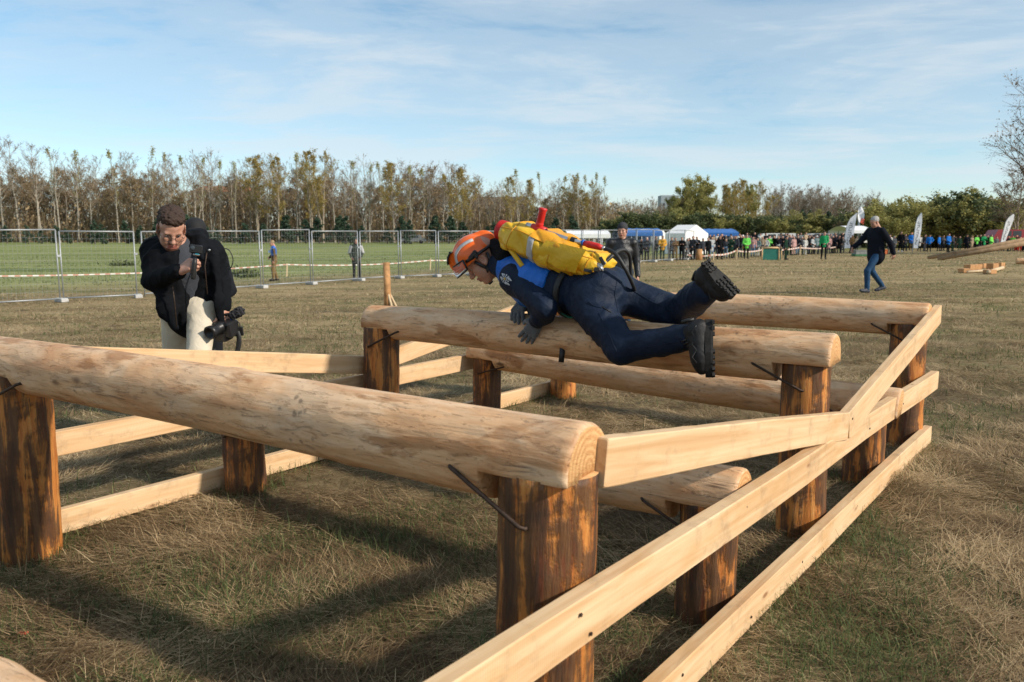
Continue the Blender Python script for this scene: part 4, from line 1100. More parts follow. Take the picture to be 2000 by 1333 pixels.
def party_tent(u0, um, u1, vr, ve, Y, label, small=False):
    """gabled white tent: long side u0..um, bright gable um..u1"""
    a = at_u(um, Y)
    s = px2m(Y); wl = (um - u0) * s; wg = (u1 - um) * s
    ang = math.radians(35)
    ex = np.array([math.cos(ang), math.sin(ang) * 1.0, 0.0]); ey = np.array([-math.sin(ang), math.cos(ang), 0])
    ex = nz([0.83, 0.56, 0]); el = nz([-0.72, 0.69, 0])
    G_ = wg / ex[0]; Ln = wl / abs(el[0]) * 0.95
    ze = top_z(ve, Y, um) - a[2]; zr = top_z(vr, Y, um) - a[2] + 0.15
    root = empty('party_tent', a, label, 'tent')
    q = lambda i, j, z: ex * (G_ * i) + el * (Ln * j) + np.array([0, 0, z])
    m = MB(); m.add([q(0, 0, ze), q(0.5, 0, zr), q(0.5, 1, zr), q(0, 1, ze)], [(0, 1, 2, 3)], 0, False); m.add([q(1, 0, ze), q(1, 1, ze), q(0.5, 1, zr), q(0.5, 0, zr)], [(0, 1, 2, 3)], 0, False)
    m.build('roof_sheet', M_WHITE, root)
    m = MB(); m.add([q(0, -0.002, ze), q(1, -0.002, ze), q(0.5, -0.002, zr)], [(0, 1, 2)], 0, False)
    n = 14; vs = []
    for i in range(n + 1):
        o = -0.01 + 0.015 * math.sin(i * 2.1); vs += [q(i / n, o, ze), q(i / n, o - 0.004, 0.02)]
    m.add(vs, [(2 * i, 2 * i + 1, 2 * i + 3, 2 * i + 2) for i in range(n)]); m.build('gable_wall', M_WHITE, root)
    m = MB(); vs = []
    for i in range(n + 1):
        o = -0.005 + 0.008 * math.sin(i * 1.7); vs += [q(o, i / n, ze), q(o, i / n, 0.02)]
    m.add(vs, [(2 * i, 2 * i + 2, 2 * i + 3, 2 * i + 1) for i in range(n)]); m.build('side_wall', M_WHITE, root)
    for i in (0, 1):
        for j in (0, 0.5, 1):
            m = MB(); m.tube([q(i, j, 0), q(i, j, ze)], 0.03, 6); m.build('pole', M_GALV, root)
party_tent(1303, 1336, 1390, 443, 456, 62, 'white gabled party tent with a sunlit end wall, behind the crowd')
party_tent(1279, 1287, 1303, 453, 458, 78, 'small white pop-up tent left of the larger white party tent')
canopy(1702, 1722, 455, 80, 'low white awning behind the grey-haired walker', M_WHITE, arch=0.7, poles=2, depth=3)

def car(u, Y, L, col, label, name='parked_car', van=False):
    p = at_u(u, Y); root = empty(name, p, label, 'van' if van else 'car')
    H = (2.0 if u > 1900 else 1.62) if van else 1.42; pr = [(-L / 2, 0.35), (-L / 2, 0.85), (-L / 2 + 0.15, H * 0.58), (-L * 0.34, H * (0.98 if van else 0.62)), (-L * 0.22, H), (L * 0.25 if not van else L * 0.47, H), (L * 0.36 if not van else L / 2, H * 0.62), (L / 2, H * 0.55), (L / 2, 0.35)]
    m = MB(); n = len(pr); vs = [(x, -0.85, z) for x, z in pr] + [(x, 0.85, z) for x, z in pr]
    m.add(vs, [tuple(range(n)), tuple(range(2 * n - 1, n - 1, -1))] + [(i, (i + n), (i + 1) % n + n, (i + 1) % n) for i in range(n)], 0, False)
    m.build('body', plain('car_paint_' + label.split()[0], col, 0.25, 0.03, 2, 0, coat=0.5), root)
    for k in (-1, 1):
        m = MB(); m.box((k * L * 0.12, -0.856, H * 0.80), (L * 0.10, 0.01, H * 0.13)); m.build('window', M_GLASSD, root)
        m = MB(); m.rot((k * L * 0.31, -0.88, 0.32), (0, 1, 0), [(0, 0.32), (0.2, 0.32)], 14); m.build('wheel', M_RUBBER, root)
car(808, 131, 4.2, (0.16, 0.17, 0.18), 'grey car parked beyond the fence, far left of the orange helmet')
car(940, 133, 4.2, (0.12, 0.16, 0.24), 'blue car parked beyond the fence, just above the orange helmet')
car(1512, 102, 5.0, (0.75, 0.75, 0.76), 'white van with its roof showing above the crowd by the green box', van=True)
car(1580, 98, 4.3, (0.03, 0.03, 0.035), 'black car behind the crowd, left of the steward in green')
car(1602, 102, 4.6, (0.7, 0.7, 0.7), 'white car roof above the crowd, near the steward in green', van=True)
car(1640, 99, 4.3, (0.05, 0.055, 0.06), 'dark car behind the crowd, left of the nearest feather flag')
car(1964, 78, 4.0, (0.25, 0.015, 0.025), 'dark red van behind the tilted feather flag', van=True)

# billboard
Yb = 140; p = at_u(1919, Yb); bb = empty('billboard', p, 'roadside billboard with a red and white poster, above the hedge', 'billboard')
s = px2m(Yb); zt, zb = top_z(386, Yb) - p[2], top_z(409, Yb) - p[2]
m = MB(); m.box((0, 0.1, (zt + zb) / 2), (14.5 * s, 0.08, (zt - zb) / 2)); m.build('panel', M_WHITE, bb)
m = MB(); m.box((-17 * s, 0.6, (zt + zb) / 2 - 0.2), (3 * s, 0.5, (zt - zb) / 2 + 0.5)); m.build('side_panel', plain('dark_panel', (0.03, 0.04, 0.05), 0.6), bb)
for x in (-8, 8):
    m = MB(); m.tube([(x * s, 0.35, 0), (x * s, 0.35, zb + 0.5)], 0.14, 8); m.build('pole', M_GALV, bb)
M_REDP = plain('red_print', (0.62, 0.10, 0.06), 0.6, 0.15, 1.5, 0)
m = MB()
for cx, cz, hw, hh in ((-6, 0.1, 1.6, 0.32), (-1, 0.0, 1.5, 0.42), (5, 0.05, 3.6, 0.42), (1.5, 0.38, 4, 0.09), (11, -0.05, 2.4, 0.4)):
    m.box((cx * s, 0.0, (zt + zb) / 2 + cz * (zt - zb)), (hw * s, 0.015, hh * (zt - zb)))
m.build('poster', M_REDP, bb)
m = MB(); m.box((0, -0.005, zb + 0.14 * (zt - zb)), (14 * s, 0.012, 0.07 * (zt - zb))); m.build('poster_band', plain('grey_print', (0.3, 0.35, 0.45), 0.6), bb)
# street lamp masts in the distance
for u, t, Yl in ((1730, 402, 130), (1887, 412, 125)):
    p = at_u(u, Yl); lm = empty('lamp_post', p, place_words('far pale lamp post against the trees', u), 'lamp post')
    h = top_z(t, Yl) - p[2]; m = MB(); m.tube([(0, 0, 0), (0, 0, h)], [0.09, 0.06], 6); m.build('pole', M_GALV, lm)
    m = MB(); m.box((0.35, 0, h), (0.4, 0.08, 0.06)); m.build('lamp_head', M_GALV, lm)

# ------------------------------------------------------------------ mesh site fence
M_FOOTW = plain('fence_foot', (0.45, 0.45, 0.43), 0.9, 0.15, 20, 0.3)
fence_px = [(-72, 604, 450), (-30, 599, 450), (118, 590, 449), (125, 589, 452), (268, 582, 453), (283, 580, 453), (402, 570, 452), (408, 570, 452), (510, 563, 452), (515, 562, 450), (607, 556, 449), (612, 556, 452), (700, 549, 452), (705, 548, 452), (779, 544, 452), (784, 544, 451), (852, 541, 451), (857, 541, 452), (918, 538, 452), (922, 538, 452), (980, 534, 452), (984, 534, 451), (1038, 530, 451), (1042, 530, 451), (1090, 526, 451), (1094, 526, 450), (1135, 523, 450), (1138, 523, 450), (1168, 520, 450), (1172, 520, 450), (1206, 517, 450), (1209, 517, 449), (1241, 514, 449), (1243, 514, 449), (1274, 512, 449), (1276, 512, 450), (1305, 510, 450), (1306, 510, 450), (1336, 508, 450), (1337, 508, 450), (1354, 507, 452)]
fence_px = fence_px[1:]
for i in range(0, len(fence_px) - 1, 2):
    (u0, b0, t0), (u1, b1, t1) = fence_px[i], fence_px[i + 1]
    a, b = Gd(u0, b0), Gd(u1, b1)
    h0, h1 = top_z(t0, a[1], u0) - a[2], top_z(t1, b[1], u1) - b[2]
    fp = empty('fence_panel', a, place_words('wire mesh fence panel in the field', max(u0, -40)), 'fence panel', 'mesh fence panels across the field')
    d = b - a; L = np.linalg.norm(d[:2]); d0 = d.copy()
    up0 = np.array([0, 0, 1.0])
    q = lambda s, t: d0 * s + up0 * (0.09 + (h0 + (h1 - h0) * s - 0.09) * t)
    m = MB(); rt_ = 0.021
    for p0, p1 in ((q(0, -0.04), q(0, 1)), (q(1, -0.04), q(1, 1)), (q(0, 1), q(1, 1)), (q(0, 0), q(1, 0))): m.tube([p0, p1], rt_, 6)
    m.build('frame', M_GALV, fp)
    m = MB(); nv = int(L / 0.11); nh = 9
    for k in range(1, nv): m.tube([q(k / nv, 0), q(k / nv, 1)], 0.0023, 3, cap=False)
    for k in range(1, nh): m.tube([q(0, k / nh), q(1, k / nh)], 0.0023, 3, cap=False)
    w = m.build('wire_mesh', M_GALV, fp); w['kind'] = 'stuff'
    ang = math.atan2(d[1], d[0]); R = np.array([[math.cos(ang), -math.sin(ang), 0], [math.sin(ang), math.cos(ang), 0], [0, 0, 1]])
    m = MB(); m.box(d0 * 1.0 + R @ np.array([0.03, 0, 0.05]), (0.10, 0.26, 0.055), R, bev=0.015); m.build('foot', M_FOOTW, fp)
    m = MB(); m.box(d0 * 1.0 + R @ np.array([0.03, 0, 1.3]), (0.05, 0.035, 0.03), R); m.build('clamp', M_GALV, fp)

# ------------------------------------------------------------------ barrier tape and pegs
def mat_tape():
    m, nt, b = new_mat('red_white_tape')
    t = nt.nodes.new('ShaderNodeUVMap'); sp = nt.nodes.new('ShaderNodeSeparateXYZ'); nt.links.new(t.outputs[0], sp.inputs[0])
    f = math_(nt, 'FRACT', math_(nt, 'MULTIPLY', sp.outputs[0], 2.6))
    setc(nt, b, 'Base Color', ramp(nt, f, [(0.0, (0.60, 0.57, 0.52)), (0.5, (0.46, 0.22, 0.16))], 'CONSTANT')); b.inputs['Roughness'].default_value = 0.4
    return m
M_TAPE = mat_tape()
def tape(pts, label, sag=0.05, w=0.045):
    vs = []; uv = []; L = 0
    for (a, b) in zip(pts[:-1], pts[1:]):
        a = np.asarray(a); b = np.asarray(b); n = 10
        for k in range(n + (b is pts[-1])):
            t = k / n; p = a + (b - a) * t - np.array([0, 0, sag * 4 * t * (1 - t)])
            vs += [p - [0, 0, w / 2], p + [0, 0.01, w / 2]]; uv.append(L + np.linalg.norm(b - a) * t)
        L += np.linalg.norm(b - a)
    n = len(uv); me = np_mesh('barrier_tape', np.array(vs), np.array([(2 * i, 2 * i + 2, 2 * i + 3, 2 * i + 1) for i in range(n - 1)]), [M_TAPE])
    ul = me.uv_layers.new(name='UVMap')
    for lp in me.loops: ul.data[lp.index].uv = (uv[lp.vertex_index // 2], lp.vertex_index % 2)
    return tag(link_mesh('barrier_tape', me), label, 'tape')
M_PEG = plain('pale_peg', (0.55, 0.42, 0.26), 0.8, 0.2, 12, 0.2)
def peg(p, h, label, name='wooden_stake', r=0.028):
    m = MB(); m.box((0, 0, h / 2 - 0.05), (r, r, h / 2 + 0.05), None, 0, taper=0.85, bev=0.006)
    o = m.build(name, M_PEG); o.location = p; o.rotation_euler = (0.04, 0.05, 0.5); tag(o, label, 'stake', 'stakes holding the barrier tape'); return o
pl = []
for u, v, b in ((-60, 541, 575), (560, 515, 541), (840, 505, 528), (1180, 492, 512)):
    g = Gd(u, b - 1); hh = top_z(v, g[1], u) - g[2]
    peg(g, hh, place_words('pale stake beyond the fence', u)); pl.append(g + [0, -0.04, max(hh * 0.72, 0.3)])
pl[0] = P(-60, 540, pl[0][1]); pl[1] = P(560, 517, pl[1][1]); pl[2] = P(840, 509, pl[2][1]); pl[3] = P(1180, 496, pl[3][1])
tape(pl, 'red and white striped tape strung beyond the mesh fence', 0.12)
pr_ = []
for u, b, v in ((1338, 508, 496), (1393, 508, 497), (1438, 506, 489), (1490, 502, 487), (1562, 499, 483), (1633, 495, 482), (1662, 493, 481)):
    g = Gd(u, b); peg(g, top_z(v, g[1], u) - g[2] + 0.12, place_words('pale stake holding the crowd tape', u)); pr_.append(P(u, v + 1, g[1] - 0.05))
tape(pr_, 'pinkish striped tape strung along the front of the crowd', 0.10, 0.09)

# braced stake behind the tall log
g = Gd(757, 612, None); Yp = g[1]
bp = empty('braced_post', g, 'short round wooden post with two slanting braces behind the tall log', 'post')
h = top_z(513, Yp, 757) - g[2]; s = px2m(Yp)
m = MB(); m.tube([(0, 0, -0.1), (0.004, 0, h * 0.5), (-0.004, 0, h)], [7.2 * s, 6.8 * s, 6.6 * s], 14); m.build('post', plain('weathered_post', (0.42, 0.22, 0.09), 0.8, 0.5, 7, 0.4), bp)
for x, y in ((0.16, -0.12), (0.26, 0.12), (-0.12, 0.1)):
    m = MB(); m.tube([(x, y, -0.05), (x * 0.12, y * 0.3, h * 0.42)], [0.028, 0.024], 8); m.build('brace', M_PEG, bp)

# feather flags: outline read off as (height fraction, offset) of the left and right edges, in photo pixels
def feather(u, vb, vt, vbot, left, right, pole_lean, label, txt):
    g = Gd(u, vb); s = px2m(g[1]); H = top_z(vt, g[1], u) - g[2]
    root = empty('feather_flag', g, label, 'flag', 'white feather flags round the course')
    zb = top_z(vbot, g[1], u) - g[2]; N = 24; vs = []
    for i in range(N + 1):
        t = i / N; z = zb + (H - zb) * t
        a = np.interp(t, *zip(*left)) * s; b = max(np.interp(t, *zip(*right)) * s, a + .004)
        for k in range(6):
            q = k / 5; vs.append((a + (b - a) * q, 0.012 * math.sin(t * 9 + q * 3) - .03, z))
    nv = len(vs); vs += [(x, y + .012, z) for x, y, z in vs]
    fs = [(i * 6 + k, i * 6 + k + 1, (i + 1) * 6 + k + 1, (i + 1) * 6 + k) for i in range(N) for k in range(5)]
    m = MB(); m.add(vs, fs + [tuple(nv + q for q in f[::-1]) for f in fs]); m.build('cloth', M_FLAG, root)
    m = MB(); m.tube([(pole_lean * s, 0.0, -0.1), (0, 0.03, zb)] + [(np.interp(t, *zip(*left)) * s, .012 * math.sin(t * 9) + .0, zb + (H - zb) * t) for t in (.15, .3, .45, .6, .75, .88, 1)], 0.03, 6); m.build('pole', M_GALV, root)
    cu = bpy.data.curves.new('lettering', 'FONT'); cu.body = txt; cu.size = 1.0; cu.align_x = 'LEFT'; cu.align_y = 'CENTER'; cu.space_character = 1.12; cu.offset = 0.012
    t_ = bpy.data.objects.new('lettering', cu); COL.objects.link(t_); bpy.context.view_layer.update()
    me = bpy.data.meshes.new_from_object(t_.evaluated_get(bpy.context.evaluated_depsgraph_get())); bpy.data.objects.remove(t_)
    co = np.zeros(len(me.vertices) * 3, np.float32); me.vertices.foreach_get('co', co); co = co.reshape(-1, 3); co[:, 0] -= co[:, 0].min()
    w0 = co[:, 0].max(); hh = np.abs(co[:, 1]).max()
    # letters run up the cloth, turned a quarter to the left
    t = .10 + .66 * co[:, 0] / w0; mid = np.interp(t, *zip(*left)) * .48 + np.interp(t, *zip(*right)) * .52; wd = np.interp(t, *zip(*right)) - np.interp(t, *zip(*left))
    X = (mid - co[:, 1] / hh * wd * .24) * s; q = (X / s - np.interp(t, *zip(*left))) / wd
    out = np.stack([X, 0.012 * np.sin(t * 9 + q * 3) - .03 - .012, zb + (H - zb) * t], 1)
    me.vertices.foreach_set('co', out.astype(np.float32).ravel()); me.materials.clear(); me.materials.append(M_INK); me.update()
    link_mesh('lettering', me, root)
    return root
M_FLAG = plain('flag_cloth', (0.74, 0.76, 0.80), 0.7, 0.05, 3, 0.1)
M_INK = plain('dark_print', (0.03, 0.035, 0.05), 0.7, 0.1, 5, 0)
WORD = 'ՓՐԿԱՐԱՐ'
feather(1647, 494, 417, 485, [(0, 0), (.3, 1), (.66, 4), (.85, 10), (1, 22)], [(0, 14), (.37, 18), (.9, 21.5), (1, 22.3)], 0, 'nearest and tallest white feather flag with dark lettering, left of the walker', WORD)
feather(1782, 496, 416, 485, [(0, 1), (.36, 1), (.68, 2.5), (.87, 6), (1, 12.5)], [(0, 10), (.1, 9.5), (.3, 12), (.5, 14), (.7, 14.5), (.97, 13.5), (1, 13)], 0, 'upright white feather flag with dark lettering, between the walker and the blue jackets', WORD)
feather(1952, 494, 419, 474, [(0, 1), (.4, 4), (.72, 7.5), (.9, 13), (1, 21)], [(0, 9), (.25, 12.5), (.5, 17), (.8, 22), (1, 22.5)], -2, 'white feather flag tilted to the right, above the slanting beams', WORD)
# flag pole with a white and red flag
g = at_u(1675, 90); fp = empty('flag_pole', g, 'tall pale pole with a drooping white and red flag, behind the nearest feather flag', 'flag pole')
h = top_z(404, 90, 1675) - g[2]; m = MB(); m.tube([(0, 0, 0), (0, 0, h * 0.96)], [0.15, 0.12], 8); m.build('pole', M_GALV, fp)
def droop(w0, z0, z1, mat, nm):
    m = MB(); vs = []
    for i in range(9):
        t = i / 8; z = z0 + (z1 - z0) * t
        for k in range(4): vs.append((w0 * (k / 3 - 0.4) * math.sin(math.pi * (0.12 + 0.8 * t)) , -0.18 - 0.08 * math.sin(k * 2 + t * 5), z))
    m.add(vs, [(i * 4 + k, i * 4 + k + 1, (i + 1) * 4 + k + 1, (i + 1) * 4 + k) for i in range(8) for k in range(3)]); m.build(nm, mat, fp)
droop(0.75, h * 0.62, h, M_FLAG, 'flag'); 
m = MB(); m.add([(0.05, -0.2, h * 0.62), (0.42, -0.24, h * 0.56), (0.5, -0.22, h * 0.70), (0.2, -0.18, h * 0.74)], [(0, 1, 2, 3)]); m.build('flag_edge', M_REDP, fp)

# green box, crates and timber on the course
def board_box(u, v, wl, wr, hpx, label):
    g = Gd(u, v); s = px2m(g[1]); root = empty('target_box', g, label, 'box')
    ex = nz([0.80, -0.60, 0]) ; ef = nz([0.62, 0.78, 0])   # bright end, dark front
    fr = nz([-1, 0.12, 0]); W = wl * s; E = wr * s / 0.75; H = hpx * s
    c0 = np.zeros(3); c1 = fr * W; bk = nz([0.75, 1.0, 0]) * E
    q = lambda a, b, z: c1 * a + bk * b + np.array([0, 0, z])
    m = MB(); m.add([q(0, 0, 0), q(1, 0, 0), q(1, 1, 0), q(0, 1, 0), q(0, 0, H), q(1, 0, H), q(1, 1, H), q(0, 1, H)], [(0, 4, 5, 1), (1, 5, 6, 2), (2, 6, 7, 3), (3, 7, 4, 0), (4, 7, 6, 5)], 0, False)
    m.build('panel', plain('teal_green_paint', (0.02, 0.16, 0.12), 0.5, 0.15, 4, 0.1), root)
    m = MB(); t = 0.09; hh = 0.10
    for (a, b) in (((0, 0), (1, 0)), ((0, 0), (0, 1)), ((1, 0), (1, 1)), ((0, 1), (1, 1))):
        m.tube([q(*a, H - hh * 0.2), q(*b, H - hh * 0.2)], 0.055, 4)
    for a, b in ((0, 0), (1, 0), (0, 1)): m.tube([q(a, b, 0), q(a, b, H)], 0.045, 4)
    m.build('timber_frame', M_PLANK, root)
board_box(1521, 508, 32, 9, 24, 'green box with a timber frame standing in front of the crowd')
def crate(u, v, wp, hp, mat, label, name='crate', band=None):
    g = Gd(u, v); s = px2m(g[1]); root = empty(name, g, label, 'crate')
    m = MB(); m.box((0, 0, hp * s / 2), (wp * s / 2, wp * s / 2.6, hp * s / 2), None, 0, bev=0.03); m.build('body', mat, root)
    m = MB(); m.box((0, 0, hp * s + 0.012), (wp * s / 2 + 0.02, wp * s / 2.6 + 0.02, 0.03)); m.build('lid', mat, root)
    if band: m = MB(); m.box((0, 0, 0.08), (wp * s / 2 + 0.012, wp * s / 2.6 + 0.012, 0.07)); m.build('base_band', band, root)
crate(1679, 501, 24, 11, plain('grey_crate', (0.22, 0.23, 0.22), 0.8, 0.3, 6), 'grey crate with a green base behind the walking man', band=plain('green_band', (0.05, 0.16, 0.07), 0.7))
crate(1727, 497, 9, 8, plain('orange_crate', (0.55, 0.13, 0.03), 0.6), 'small orange crate just right of the walking man')
g = Gd(1365, 508); m = MB(); hh = top_z(487, g[1], 1365) - g[2]; m.tube([(0, 0, -0.05), (0, 0, hh)], [0.20, 0.18], 14); o = m.build('log_stump', plain('peeled_stump', (0.42, 0.22, 0.09), 0.8, 0.3, 5, 0.3)); o.location = g
tag(o, 'upright peeled log stump in front of the crowd by the white tent', 'stump')
# slanting beams
for k, (u0, v0, u1, v1, lb) in enumerate(((1812, 506, 2025, 464, 'upper of two long slanting beams rising to the right edge'), (1832, 508, 2025, 471, 'lower of two long slanting beams rising to the right edge'))):
    a = Gd(u0, v0); b = P(u1, v1, a[1] - 1.2 + k * 0.2); m = MB()
    m.tube([a * 0 + [0, 0, 0.06], (b - a) * 0.5, b - a], [0.12, 0.13, 0.14], 12); o = m.build('slanting_beam', plain('weathered_beam', (0.27, 0.175, 0.095), 0.8, 0.35, 4, 0.3)); o.location = a
    tag(o, lb, 'beam', 'slanting beams of the next obstacle')
# support of the beams just outside the frame
bs = empty('beam_trestle', (P(2030, 500, Gd(1812, 506)[1] - 0.9)[0], Gd(1812, 506)[1] - 0.9, 0.1), 'trestle carrying the slanting beams at the right edge', 'trestle')
for y in (-0.5, 0.6):
    m = MB(); m.tube([(0, y * 1.5, -0.1), (0, y * 0.4, 1.15)], 0.08, 8); m.build('leg', M_LOG, bs)
# lying log at the right edge
a = Gd(1984, 516); d = nz([0.93, -0.37, 0]); Lm = log_mesh(2.6, 0.16, 0.15, 0, 0, 0, 0, 21, 30, 20)
o = link_mesh('felled_log', Lm); Yv = np.cross([0, 0, 1], d); o.matrix_local = Matrix(((d[0], Yv[0], 0, a[0]), (d[1], Yv[1], 0, a[1]), (0, 0, 1, a[2] + 0.14), (0, 0, 0, 1)))
tag(o, 'short pale peeled log lying on the grass at the right edge', 'log')
# low frame of sawn blocks
g = Gd(1918, 537); s = px2m(g[1]); bf = empty('timber_frame', g, 'low frame of pale sawn blocks lying on the grass at the right', 'timber frame')
def blk(u, v, w, h, d, ang, mat=None):
    p = Gd(u, v) - g; R = np.array([[math.cos(ang), -math.sin(ang), 0], [math.sin(ang), math.cos(ang), 0], [0, 0, 1]])
    m = MB(); m.box(p + [0, 0, h / 2], (w / 2, d / 2, h / 2), R, 0, bev=0.01); m.build('timber_block', mat or M_PLANK, bf)
M_BLK = plain('orange_sawn_block', (0.46, 0.24, 0.10), 0.8, 0.25, 5, 0.2)
for u, v, w, h, d, an in ((1884, 533, 0.35, 0.16, 0.3, 0.2), (1893, 530, 0.3, 0.26, 0.3, 0.4), (1905, 527, 0.5, 0.22, 0.3, 0.5), (1921, 524, 0.45, 0.2, 0.25, 0.5), (1933, 535, 0.45, 0.15, 0.3, 0.6), (1938, 527, 0.4, 0.26, 0.3, 0.5), (1952, 524, 0.35, 0.24, 0.3, 0.6)):
    blk(u, v, w, h, d, an, M_BLK)
m = MB(); a, b = Gd(1930, 536) - g, Gd(1958, 527) - g; m.tube([a + [0, 0, 0.08], b + [0, 0, 0.08]], 0.07, 8); m.build('round_pole', M_PEG, bf)
m = MB(); a, b = Gd(1890, 534) - g, Gd(1932, 531) - g; m.tube([a + [0, 0, 0.05], b + [0, 0, 0.05]], 0.05, 6); m.build('round_pole', M_PEG, bf)

# leafy weeds beyond the fence
def weed(u, v, wpx, hpx, label):
    g = Gd(u, v); s = px2m(g[1]); r = np.random.default_rng(int(u)); n = 260
    c = r.normal(0, 1, (n, 3)) * [wpx * s / 4.2, 0.35, 1]; c[:, 2] = np.abs(r.normal(0, 0.45, n)) * hpx * s
    me = segs_to_ribbons('leaf_clump', [], M_DKGREEN, r, (c, np.full(n, 0.085)))
    o = link_mesh('leaf_clump', me); o.location = g; tag(o, label, 'weeds', kind='stuff')
weed(472, 540, 56, 16, 'clump of broad-leaved dark weeds beyond the fence right of the cameraman')
weed(240, 519, 52, 9, 'low bluish weed clump in the meadow left of the cameraman')
weed(487, 541, 26, 14, 'small dark weed clump beside the fence post, left of the blue vest man')
# ------------------------------------------------------------------ people
M_LIP = plain('lips', (0.36, 0.13, 0.10), 0.45, 0.1, 40, 0)
M_BROW = plain('brow_hair', (0.035, 0.022, 0.015), 0.8, 0.2, 80, 0.2)
M_EYEW = plain('eye_white', (0.40, 0.34, 0.31), 0.25, 0.05, 40, 0)
M_IRIS = plain('iris', (0.025, 0.015, 0.01), 0.2, 0.1, 40, 0)
M_STUB = plain('beard_stubble', (0.15, 0.062, 0.036), 0.8, 0.25, 140, 0.4)
M_DKSHOE = plain('dark_shoe', (0.02, 0.02, 0.022), 0.6)
BODY_M = [M_SKIN, M_LIP, M_BROW, M_EYEW, M_IRIS, M_STUB]
def hair_mat(nm, c): return plain('hair_' + nm, c, 0.6, 0.35, 90, 0.6, bdist=0.006)
M_HAIRB = hair_mat('brown', (0.040, 0.021, 0.013)); M_HAIRK = hair_mat('black', (0.014, 0.012, 0.011)); M_HAIRG = hair_mat('grey', (0.36, 0.35, 0.34)); M_HAIRY = hair_mat('blond', (0.30, 0.20, 0.10))

def rotz(a): c, s = math.cos(a), math.sin(a); return np.array([[c, -s, 0], [s, c, 0], [0, 0, 1.0]])
def frame(f, u):
    f = nz(f); u = np.asarray(u, float); l = nz(np.cross(u, f)); u2 = np.cross(f, l); return np.stack([f, l, u2], 1)
_cache = {}
def head_local(res, beard=False):
    k = ('head', res, beard)
    if k in _cache: return _cache[k]
    s = Sdf()
    s.ell((-.014, 0, .038), (.098, .077, .086), k=.02)
    s.ell((.028, 0, -.042), (.062, .057, .080), k=.03)
    s.ell((.046, 0, .040), (.048, .060, .048), k=.03)
    for y in (-1, 1):
        s.cone((-.012, y * .056, -.055), (.050, y * .026, -.108), .020, .017, .025, 5 if beard else 0)
        s.ell((.056, y * .042, -.024), (.030, .022, .022), k=.025)
        s.ell((.045, y * .038, -.062), (.035, .022, .03), k=.03)
    s.ell((.068, 0, -.108), (.024, .026, .020), k=.025, mat=5 if beard else 0)
    s.cone((.084, -.040, .016), (.084, .040, .016), .0115, .0115, .016)
    for y in (-1, 1): s.ell((.100, y * .032, -.004), (.017, .018, .0105), k=.014, op='-')
    s.cone((.090, 0, .010), (.113, 0, -.034), .0085, .0135, .014)
    s.ell((.117, 0, -.037), (.011, .012, .010), k=.01)
    for y in (-1, 1): s.ell((.102, y * .0125, -.040), (.010, .008, .008), k=.007)
    s.cone((.094, -.022, -.069), (.094, .022, -.069), .0075, .0075, .008, 1); s.ell((.100, 0, -.067), (.008, .014, .007), k=.006, mat=1)
    s.cone((.091, -.019, -.083), (.091, .019, -.083), .0085, .0085, .008, 1)
    s.ell((.108, 0, -.0755), (.010, .020, .0022), k=.004, op='-')
    if beard:
        s.cone((.094, -.024, -.057), (.094, .024, -.057), .007, .007, .006, 5); s.ell((.072, 0, -.098), (.026, .034, .022), k=.02, mat=5)
    for y in (-1, 1):   # brows, ears
        s.cone((.093, y * .016, .018), (.086, y * .047, .020), .0042, .0035, .003, 2)
        R = rotz(y * 0.35)
        s.ell((-.010, y * .081, -.006), (.021, .0085, .034), R, k=.008)
        s.ell((-.006, y * .089, -.003), (.012, .008, .020), R, k=.006, op='-')
        s.ell((-.004, y * .082, -.033), (.010, .007, .010), k=.006)
    s.cone((-.030, 0, -.055), (-.058, 0, -.190), .058, .060, .03)
    V, F, M = s.mesh(res)
    eb = [(V, F, M)]
    for y in (-1, 1):
        for c, r, mt in (((.0775, y * .032, -.003), .0120, 3), ((.0825, y * .032, -.003), .0080, 4)):
            n = 10; th = np.linspace(0, math.pi, n); ph = np.linspace(0, 2 * math.pi, 2 * n, endpoint=False)
            vv = np.array([[c[0] + r * math.cos(t), c[1] + r * math.sin(t) * math.cos(p), c[2] + r * math.sin(t) * math.sin(p)] for t in th for p in ph])
            ff = np.array([(i * 2 * n + j, (i + 1) * 2 * n + j, (i + 1) * 2 * n + (j + 1) % (2 * n), i * 2 * n + (j + 1) % (2 * n)) for i in range(n - 1) for j in range(2 * n)])
            eb.append((vv, ff, np.full(len(ff), mt)))
        # upper lid
    _cache[k] = merge(eb); return _cache[k]
def merge(parts):
    V = []; F = []; M = []; o = 0
    for v, f, m in parts: V.append(v); F.append(f + o); M.append(m); o += len(v)
    return np.concatenate(V), np.concatenate(F), np.concatenate(M)
def xf(part, R, t, s=1.0, mirror=False):
    v, f, m = part
    if mirror: v = v * [1, -1, 1]; f = f[:, ::-1]
    return (v * s) @ np.asarray(R).T + np.asarray(t), f, m
